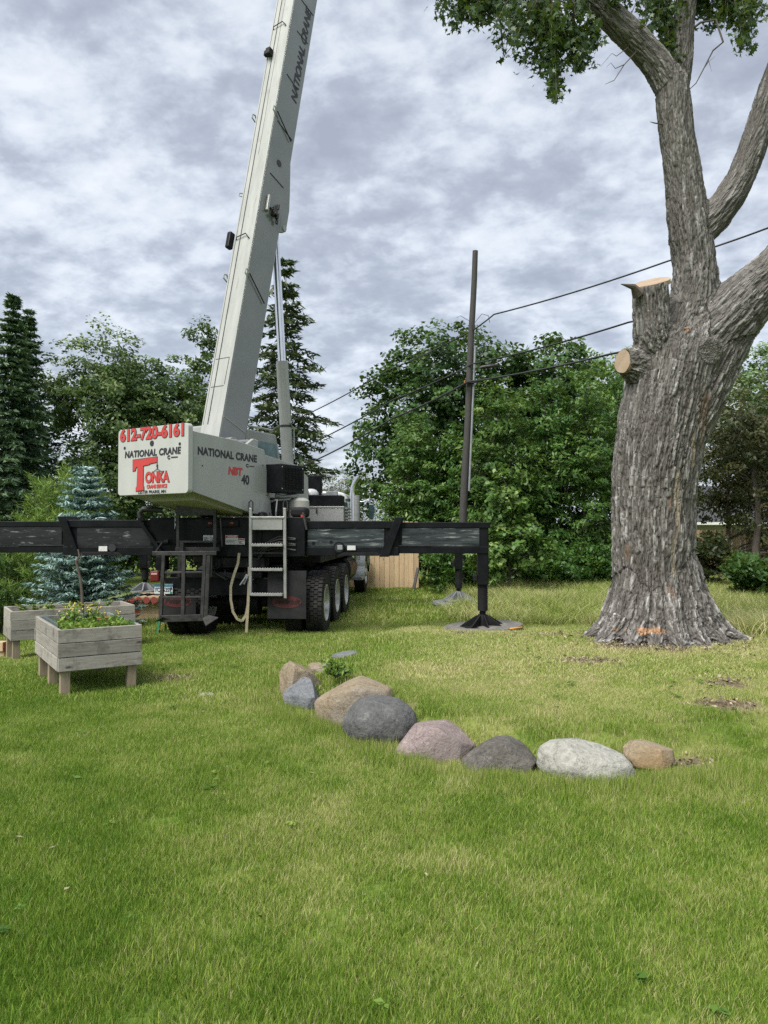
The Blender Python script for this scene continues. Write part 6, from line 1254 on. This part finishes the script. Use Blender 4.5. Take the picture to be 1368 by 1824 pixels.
# ------------------------------------------------------------------ pads and cribbing under the jacks
def wpt(x_, y_): return MT @ Vector((x_, y_, 0))
def pad(label, x_, y_, r_, th, tilt, rz, mat=None):
    w_ = wpt(x_, y_); o_ = MB().lathe([(0, 0.0), (0, r_), (th * 0.3, r_ * 1.005), (th, r_ * 0.985), (th, 0.0)], 44, 'z').build('outrigger_pad', mat or M['pad'], None, smooth=40)
    o_.location = (w_.x, w_.y, gz(w_.x, w_.y) + 0.035); o_.rotation_euler = (0, tilt, rz); return tag(o_, label, 'outrigger pad', 'round pads under the crane jacks')
pd_ = pad('large round grey pad under the near right jack', 3.775, 0.2, 0.62, 0.055, R(-3.5), R(10))
MB().tube([(0.25, -0.56, 0.05), (0.33, -0.60, 0.06), (0.45, -0.52, 0.05)], 0.016, 6).build('rope_handle', M['brace_orange'], pd_, smooth=50)
pad('pale round pad under the far right jack', 3.535, 4.93, 0.58, 0.06, R(0), 0, M['galv'])
pad('grey round pad at the left edge of the picture', -4.32, 0.2, 0.64, 0.06, R(0), 0)
# cribbing
def block(label, px_, py_, pz_, l_, w_, h_, rz, red=True, group='timber cribbing under the left jacks'):
    o_ = MB().span(-l_ / 2, l_ / 2, -w_ / 2, w_ / 2, 0, h_).build('cribbing_block', M['crib_wood'], None, 0.008); o_.location = (px_, py_, pz_); o_.rotation_euler = (0, 0, rz)
    if red:
        MB().span(-0.07, 0.05, -w_ / 2 - 0.003, -w_ / 2 + 0.01, 0.004, h_ - 0.004).build('painted_mark', M['crib_red'], o_)
        MB().span(l_ / 2 - 0.004, l_ / 2 + 0.004, -w_ / 2 + 0.004, w_ / 2 - 0.004, 0.004, h_ - 0.004).build('painted_end', M['crib_red'], o_)
    return tag(o_, label, 'timber block', group)
w_ = wpt(-3.535, 4.93); g0 = gz(w_.x, w_.y)
block('bare timber base block of the crib stack behind the planters', w_.x, w_.y - 0.42, g0 - 0.01, 1.1, 0.16, 0.22, R(-4), False)
block('red-marked timber block in the middle of the crib stack behind the planters', w_.x, w_.y - 0.40, g0 + 0.213, 1.05, 0.18, 0.225, R(-4))
block('rear timber block of the crib stack behind the planters', w_.x, w_.y + 0.40, g0, 1.1, 0.2, 0.437, R(-4), False)
for k in range(5):
    o_ = MB().lathe([(-0.62, 0.0), (-0.62, 0.075), (0.62, 0.075), (0.62, 0.0)], 20, 'y').build('cribbing_log', M['crib_wood'], None, smooth=40); o_.location = (w_.x - 0.22 + k * 0.165, w_.y, g0 + 0.515); o_.rotation_euler = (0, 0, R(-4))
    MB().lathe([(-0.624, 0.0), (-0.624, 0.073), (-0.615, 0.0745)], 20, 'y').build('painted_end', M['crib_red'], o_)
    tag(o_, ('leftmost', 'second from left', 'middle', 'second from right', 'rightmost')[k] + ' of the five red-ended logs on top of the crib stack', 'timber log', 'red-ended logs laid side by side on the crib')
w_ = wpt(-4.18, 0.2); g0 = gz(w_.x, w_.y)
block('lower timber block with red end at the left picture edge', w_.x - 0.05, w_.y - 0.2, g0 + 0.07, 0.66, 0.16, 0.14, R(4), False)
o_ = block('upper timber block with dark red end at the left picture edge', w_.x - 0.05, w_.y - 0.18, g0 + 0.215, 0.68, 0.16, 0.15, R(-6), True)
block('rear timber block under the jack at the left picture edge', w_.x - 0.1, w_.y + 0.18, g0 + 0.07, 0.66, 0.16, 0.14, 0, False)
# ------------------------------------------------------------------ green step ladder under the rear of the truck
sl = empty('step_ladder', (0, 0, 0), 0, 'small green step ladder with orange braces behind the truck wheels', 'step ladder')
a_, b_ = at(281, 1143, 12.9), at(333, 1141, 12.9); sl.location = ((a_.x + b_.x) / 2, 12.9, gz((a_.x + b_.x) / 2, 12.9)); hw = (b_.x - a_.x) / 2
for s_ in (-1, 1):
    MB().bar((s_ * hw, 0, 0), (s_ * (hw - 0.05), 0.14, 0.62), 0.05, 0.03).build('ladder_rail', M['ladder_green'], sl, 0.005); MB().bar((s_ * hw, 0.45, 0), (s_ * (hw - 0.06), 0.2, 0.62), 0.04, 0.03).build('ladder_rail', M['ladder_green'], sl, 0.005)
    MB().bar((s_ * (hw - 0.01), -0.01, 0.06), (s_ * (hw - 0.13), 0.02, 0.19), 0.03, 0.012).build('corner_brace', M['brace_orange'], sl)
for z_ in (0.19, 0.44): MB().span(-hw + 0.02, hw - 0.02, 0.0 + z_ * 0.22, 0.09 + z_ * 0.22, z_, z_ + 0.03).build('ladder_tread', M['aluminium'], sl, 0.004)
MB().span(-hw + 0.04, hw - 0.04, 0.10, 0.26, 0.62, 0.65).build('ladder_cap', M['ladder_green'], sl, 0.01)
# white marker post by the road
p_ = at(265, 1045, 24.5); o_ = MB().lathe([(0, 0.0), (0, 0.055), (0.56, 0.05), (0.60, 0.03), (0.61, 0.0)], 8, 'z').build('marker_post', M['post_white'], None, smooth=30); o_.location = (p_.x, 24.5, gz(p_.x, 24.5) + 0.0); o_.rotation_euler = (0, R(-3), 0); o_.scale = (1, 1, 0.92); tag(o_, 'white marker post beside the road behind the truck', 'post')
# ------------------------------------------------------------------ raised planters
def planter(name, label, x0, y0, rz, Lx, Ly, h0, h1, nb, seed):
    r_ = np.random.default_rng(seed); g0 = gz(x0, y0); root = empty(name, (x0, y0, g0), rz, label, 'planter'); bh = (h1 - h0) / nb
    for k in range(nb):
        z0_ = h0 + k * bh + 0.003; z1_ = h0 + (k + 1) * bh - 0.003
        for (nm, a_) in (('plank', (0, Lx, 0, 0.035)), ('plank', (0, Lx, Ly - 0.035, Ly))):
            j = (r_.random(2) - 0.5) * 0.012; o_ = MB().span(-(a_[1] - a_[0]) / 2, (a_[1] - a_[0]) / 2, a_[2] - (a_[2] + a_[3]) / 2, a_[3] - (a_[2] + a_[3]) / 2, z0_, z1_).build(nm, M['planter_wood'], root, 0.004); o_.location = (Lx / 2 + j[0], (a_[2] + a_[3]) / 2 + j[1] * 0.4, 0); o_.rotation_euler = (0, j[0] * 0.3, 0)
        for x_ in (0.018, Lx - 0.018):
            o_ = MB().span(-(Ly - 0.08) / 2, (Ly - 0.08) / 2, -0.0175, 0.0175, z0_, z1_).build('plank', M['planter_wood'], root, 0.004); o_.location = (x_ + (r_.random() - 0.5) * 0.004, Ly / 2, 0); o_.rotation_euler = (0, 0, R(90))
    legs = [(0.08, 0.085), (Lx - 0.09, 0.085), (0.08, Ly - 0.085), (Lx - 0.09, Ly - 0.085)]
    if Ly > 1.1: legs += [(0.08, Ly * 0.52)]
    for (x_, y_) in legs:
        wx = x0 + x_ * math.cos(rz) - y_ * math.sin(rz); wy = y0 + x_ * math.sin(rz) + y_ * math.cos(rz); zz = gz(wx, wy) - g0 - 0.04
        MB().span(x_ - 0.045, x_ + 0.045, y_ - 0.045, y_ + 0.045, zz, h0 + 0.05).build('leg', M['leg_wood'], root, 0.004)
    MB().span(0.04, Lx - 0.04, 0.04, Ly - 0.04, h0 + 0.02, h0 + 0.05).build('bottom_board', M['leg_wood'], root)
    bm = bmesh.new(); bmesh.ops.create_grid(bm, x_segments=30, y_segments=30, size=0.5)
    for v_ in bm.verts: v_.co = (Lx / 2 + v_.co.x * (Lx - 0.08), Ly / 2 + v_.co.y * (Ly - 0.08), h1 - 0.06 + 0.02 * mnoise.noise(Vector((v_.co.x * 9, v_.co.y * 9, seed))))
    me = bpy.data.meshes.new('soil'); bm.to_mesh(me); bm.free(); me.materials.append(M['soil']); me.shade_smooth(); link('soil', me, root)
    return root
P1 = (-3.22, 7.46, R(33), 0.82, 1.46, 0.255, 0.675); P2 = (-5.12, 10.35, R(33), 1.68, 0.82, 0.29, 0.70)
planter('raised_planter', 'nearer weathered grey wooden raised planter with flowering greens', *P1[:3], *P1[3:], 3, 5)
planter('raised_planter', 'farther weathered wooden raised planter, longer and half hidden', *P2[:3], *P2[3:], 3, 6)
def in_bed(P, u, v_): x_, y_ = u * P[3], v_ * P[4]; return (P[0] + x_ * math.cos(P[2]) - y_ * math.sin(P[2]), P[1] + x_ * math.sin(P[2]) + y_ * math.cos(P[2]), gz(P[0], P[1]) + P[6] - 0.06)
def bolted(label, base, h_, seed, fl=True, group=None):
    r_ = np.random.default_rng(seed); root = empty('mustard_plant', base, 0, label, 'plant', group); mb = MB(); Cs, Ns, As, Ss, Ts = [], [], [], [], []; fb = MB()
    for k in range(4):
        an = r_.random() * 6.283; ex = 0.10 * r_.random() + 0.02; hh = h_ * (0.6 + 0.4 * r_.random()) ; pts = [Vector((0, 0, 0)), Vector((math.cos(an) * ex * 0.4, math.sin(an) * ex * 0.4, hh * 0.5)), Vector((math.cos(an) * ex, math.sin(an) * ex, hh))]
        mb.tube(pts, [0.005, 0.004, 0.002], 4, False)
        for j in range(7):
            f = 0.08 + 0.75 * r_.random(); p = pts[0].lerp(pts[2], f); d = unit(np.array([r_.normal(), r_.normal(), 0.3])); Cs.append(np.array(p) + d * 0.035); Ns.append(np.array([0, 0, 1.0]) + r_.normal(size=3) * 0.4); As.append(d); Ss.append(0.05 + 0.06 * r_.random() * (1.2 - f)); Ts.append(r_.random())
        if fl:
            for j in range(3):
                c_ = pts[2] + Vector((r_.normal() * 0.013, r_.normal() * 0.013, r_.normal() * 0.012)); fb.box(c_, (0.013, 0.013, 0.006), Matrix.Rotation(r_.random() * 3, 3, 'X') @ Matrix.Rotation(r_.random() * 3, 3, 'Z'))
    V_, F_ = leaves(np.array(Cs), np.array(Ns), np.array(Ss), 0.55, r_, np.array(As)); me = np_mesh('foliage', V_, F_, LM['weed'], {'tint': np.repeat(np.array(Ts), 4)}); link('foliage', me, root)
    mb.build('stem', M['ladder_green'] if False else M['twig'], root, smooth=60)
    if fl: fb.build('blossom', M['yellow_flower'], root)
spots = [(0.22, 0.50, 0.22), (0.34, 0.42, 0.28), (0.50, 0.55, 0.24), (0.60, 0.40, 0.30), (0.78, 0.45, 0.20), (0.42, 0.70, 0.24), (0.66, 0.72, 0.22)]
for i, (u, v_, h_) in enumerate(spots): bolted('yellow-flowering mustard plant in the nearer planter, ' + ('leftmost of all', 'tall one left of the middle', 'in the middle', 'tallest one near the front board', 'rightmost near the front board', 'at the back left', 'at the back right')[i], in_bed(P1, u, v_), h_, 300 + i, True, 'mustard plants in the nearer planter')
for i in range(7): bolted(('first', 'second', 'third', 'fourth', 'fifth', 'sixth', 'seventh')[i] + ' leafy plant from the left end of the farther planter', in_bed(P2, 0.10 + 0.12 * i, 0.35 + 0.1 * (i % 3)), 0.15, 330 + i, False, 'leafy plants in the farther planter')
def greens(label, P, n, u0, u1, v0, v1, hgt, seed):
    r_ = np.random.default_rng(seed); C_ = np.array([in_bed(P, u0 + (u1 - u0) * r_.random(), v0 + (v1 - v0) * r_.random()) for _ in range(n)]); C_[:, 2] += hgt * r_.random(n)
    V_, F_ = leaves(C_, r_.normal(size=(n, 3)) * 0.5 + np.array([0, 0, 0.8]), 0.03 + 0.035 * r_.random(n), 0.5, r_, r_.normal(size=(n, 3)) + np.array([0, 0, 0.8]))
    tag(link('seedlings', np_mesh('seedlings', V_, F_, LM['weed'], {'tint': np.repeat(r_.random(n), 4)})), label, 'seedlings', kind='stuff')
greens('dense low green seedlings filling the nearer planter', P1, 1500, 0.12, 0.93, 0.06, 0.6, 0.085, 401)
for i, (u, v_) in enumerate(((0.52, 0.13), (0.62, 0.15))):
    b_ = in_bed(P1, u, v_); o_ = MB().lathe([(0, 0), (0.01, 0.012), (0.02, 0.024), (0.022, 0.0)], 8, 'z').build('orange_flower', M['orange_flower'], None, smooth=50); o_.location = (b_[0], b_[1], b_[2] + 0.115)
    MB().cyl((0, 0, -0.11), (0, 0, 0.003), 0.003, 5).build('stem', M['twig'], o_); tag(o_, ('left', 'right')[i] + ' of the two small orange flowers in the nearer planter', 'flower', 'orange flowers in the nearer planter')
# wire netting standing across the nearer planter
def netting(label, P, u0, v0, u1, v1, h_, step):
    a_, b_ = Vector(in_bed(P, u0, v0)), Vector(in_bed(P, u1, v1)); mb = MB(); ln = (b_ - a_).length; k = int(ln / step)
    for i in range(k + 1): p = a_.lerp(b_, i / k); mb.bar(p, p + Vector((0, 0, h_)), 0.0025, 0.0025)
    for j in range(int(h_ / step) + 1): z_ = Vector((0, 0, j * step)); mb.bar(a_ + z_, b_ + z_, 0.0025, 0.0025)
    return tag(mb.build('wire_netting', M['net'], None), label, 'netting')
netting('grey-green wire netting along the right side of the nearer planter', P1, 0.93, 0.05, 0.93, 0.9, 0.10, 0.035)
netting('grey-green wire netting along the back of the nearer planter', P1, 0.1, 0.92, 0.93, 0.92, 0.10, 0.035)
netting('grey-green wire netting along the left side of the nearer planter', P1, 0.08, 0.3, 0.08, 0.92, 0.09, 0.035)
# dead crooked stem standing behind the nearer planter
Yd = 9.6; P = [at(*q, Yd) for q in ((147, 1140), (147, 1080), (146, 1055), (143, 1030), (139, 1012), (136, 1000), (142, 990), (139, 978))]; P[0].z = gz(P[0].x, Yd) - 0.05
b0 = Vector(P[0]); o_ = MB().tube([p - b0 for p in P], [0.02, 0.019, 0.018, 0.017, 0.016, 0.019, 0.014, 0.008], 7); o_.tube([P[5] - b0, P[5] - b0 + Vector((0.05, 0, 0.02)), P[5] - b0 + Vector((0.07, 0, 0.09))], [0.014, 0.01, 0.006], 5)
o_ = o_.build('dead_stem', M['twig'], None, smooth=50); o_.location = b0; tag(o_, 'crooked dead brown stem standing in front of the blue spruce', 'dead stem')
# ------------------------------------------------------------------ fence
def fence(label, pts, h_, seed, zoff=0.0, pw=0.138):
    r_ = np.random.default_rng(seed); root = empty('wooden_fence', (pts[0][0], pts[0][1], gz(*pts[0])), 0, label, 'fence'); b0 = root.location.copy()
    vm = [MB().prism([(-pw / 2 + 0.003, 0, 0), (pw / 2 - 0.003, 0, 0), (pw / 2 - 0.003, 0, h_ + dh), (0.03, 0, h_ + dh + 0.03), (-0.03, 0, h_ + dh + 0.03), (-pw / 2 + 0.003, 0, h_ + dh)], (0, 0.02, 0)).mesh('picket', M['fence_wood']) for dh in (0, 0.015, -0.012)]
    for (p, q) in zip(pts[:-1], pts[1:]):
        d = Vector((q[0] - p[0], q[1] - p[1], 0)); n = int(d.length / pw); an = math.atan2(d.y, d.x)
        for i in range(n):
            x_, y_ = p[0] + d.x * (i + 0.5) / n, p[1] + d.y * (i + 0.5) / n
            o_ = link('picket', vm[int(r_.integers(3))], root); o_.location = Vector((x_ + r_.normal() * 0.002, y_ + (r_.random() - 0.5) * 0.012, gz(x_, y_) + 0.02 + zoff)) - b0; o_.rotation_euler = (0, r_.normal() * 0.004, an)
        for z_ in (0.3, h_ * 0.55, h_ - 0.25):
            a_, b_ = Vector((p[0], p[1], gz(*p) + z_ + zoff)) - b0, Vector((q[0], q[1], gz(*q) + z_ + zoff)) - b0; nrm = Vector((-d.y, d.x, 0)).normalized() * 0.045; MB().bar(a_ + nrm, b_ + nrm, 0.04, 0.09).build('rail', M['fence_wood'], root)
    return root
f0, f1, f2 = at(600, 945, 21.6), at(746, 945, 21.0), at(1130, 945, 24.0)
fence('new tan wooden picket fence behind the truck cab', [(f0.x, f0.y), (f1.x, f1.y)], 1.85, 1)
fence('shaded wooden fence behind the saplings left of the big trunk', [(f1.x + 0.35, 22.6), (f2.x, 24.4)], 1.75, 2)
g0_, g1_ = at(1225, 945, 26.5), at(1400, 945, 25.5); fence('wooden fence under the dark tree at the right edge', [(g0_.x, g0_.y), (g1_.x, g1_.y)], 1.8, 3, -0.2)
a_ = at(736, 1052, 20.6); o_ = MB().bar((0, 0, 0), (0.14, 0.12, 0.62), 0.10, 0.03).build('loose_board', M['pole_wood'], None, 0.003); o_.location = (a_.x, 20.6, gz(a_.x, 20.6)); tag(o_, 'dark loose board leaning on the end of the tan fence', 'board')
# ------------------------------------------------------------------ utility pole and wires
PY = 19.3; top = at(846.5, 447, PY); base = at(819, 1060, PY); base.z = gz(base.x, PY)
pole = empty('utility_pole', base, 0, 'leaning weathered wooden utility pole with conduit', 'utility pole'); d = top - base
bmp_ = MB(); bmp_.tube([d * (i / 12) - Vector((0, 0, 0.3 if i == 0 else 0)) + Vector((0.01 * math.sin(i * 1.3), 0, 0)) for i in range(13)], [0.108 - 0.038 * i / 12 for i in range(13)], 14); bmp_.build('pole_shaft', M['pole_wood'], pole, smooth=50)
MB().tube([d * 0.30 + Vector((0.11, -0.08, 0)), d * 0.72 + Vector((0.10, -0.07, 0))], 0.028, 8).build('conduit', M['galv'], pole, smooth=50)
c_ = d * ((at(830, 682, PY).z - base.z) / d.z)
MB().box(c_ + Vector((0.02, -0.12, 0)), (0.30, 0.08, 0.07)).build('cable_clamp', M['wire'], pole, 0.008); MB().box(c_ + Vector((-0.12, -0.12, 0.01)), (0.05, 0.05, 0.06)).build('orange_tag', M['brace_orange'], pole)
mb = MB(); e_ = d * ((at(843, 585, PY).z - base.z) / d.z); mb.box(e_ + Vector((0.05, -0.09, 0)), (0.06, 0.05, 0.12)); mb.tube([e_ + Vector((0.05, -0.1, 0.1)), e_ + Vector((0.25, -0.1, 0.35)), e_ + Vector((0.42, -0.1, 0.3)), e_ + Vector((0.45, -0.1, 0.12))], 0.008, 5); mb.tube([e_ + Vector((0.1, -0.1, -0.05)), e_ + Vector((0.35, -0.1, -0.35)), e_ + Vector((0.25, -0.1, -0.7)), e_ + Vector((0.1, -0.1, -0.9))], 0.008, 5); mb.tube([e_ + Vector((-0.05, -0.1, 0.15)), e_ + Vector((-0.3, -0.1, 0.3)), e_ + Vector((-0.4, -0.1, 0.25))], 0.006, 5); mb.build('service_loops', M['wire'], pole, smooth=50)
mb = MB(); s_ = at(868, 654, 18.8) - base; mb.tube([s_ + Vector((-0.2, 0, -0.02)), s_ + Vector((-0.12, 0, 0)), s_ + Vector((0.18, -0.1, 0.02)), s_ + Vector((0.26, -0.1, 0.02))], [0.02, 0.045, 0.045, 0.015], 10); mb.build('splice_case', M['bare_steel'], pole, smooth=50)
def wire(label, pts, r_=0.016):
    P = []; n = len(pts)
    for i in range(n - 1):
        a_, b_ = at(*pts[i]), at(*pts[i + 1]); sag = 0.012 * (b_ - a_).length
        for k in range(10): f = k / 10; P.append(a_.lerp(b_, f) - Vector((0, 0, sag * 4 * f * (1 - f))))
    P.append(at(*pts[-1])); b0 = P[0].copy()
    o_ = MB().tube([p - b0 for p in P], r_, 6).build('overhead_wire', M['wire'], None, smooth=60); o_.location = b0; return tag(o_, label, 'wire')
wire('topmost overhead wire passing behind the big trunk to the pole', [(1560, 350, 12.5), (1368, 406, 14), (1190, 465, 15.6), (880, 560, 18.8), (846, 586, 19.2), (690, 660, 22.5), (515, 752, 28), (430, 790, 31)], 0.018)
wire('middle overhead wire from the big trunk to the pole and away left', [(1500, 480, 12.5), (1368, 512, 13.5), (1120, 574, 15.8), (842, 648, 19.1), (700, 712, 22), (530, 800, 27), (430, 850, 31)], 0.020)
wire('lowest thick overhead cable from the big trunk to the pole and away left', [(1500, 540, 12.5), (1368, 568, 13.4), (1090, 630, 16), (834, 680, 19.0), (700, 745, 22), (530, 834, 27), (430, 880, 31)], 0.024)
# ------------------------------------------------------------------ house at the right
h0 = at(1238, 945, 33); hs = empty('house', (h0.x, 33, gz(h0.x, 33)), 0, 'house with dark shingle roof half hidden behind the right-hand trees', 'house')
MB().span(0, 9, 0, 6, 0, 1.95).build('wall', M['siding'], hs)
mb = MB(); mb.add([(-0.4, -0.5, 1.95), (9.4, -0.5, 1.95), (9.4, 3, 3.75), (-0.4, 3, 3.75), (9.4, 6.5, 1.95), (-0.4, 6.5, 1.95)], [(0, 1, 2, 3), (3, 2, 4, 5), (0, 3, 5), (1, 4, 2)]); rf = mb.build('roof', M['shingle'], hs)
MB().span(-0.4, 9.4, -0.62, -0.505, 1.86, 1.97).build('gutter', M['post_white'], rf, 0.01)
wd = MB().span(3.0, 4.2, -0.03, 0.02, 0.7, 1.6).build('window', M['post_white'], hs, 0.006); MB().span(3.06, 4.14, -0.036, -0.031, 0.76, 1.54).build('pane', M['glass'], wd)
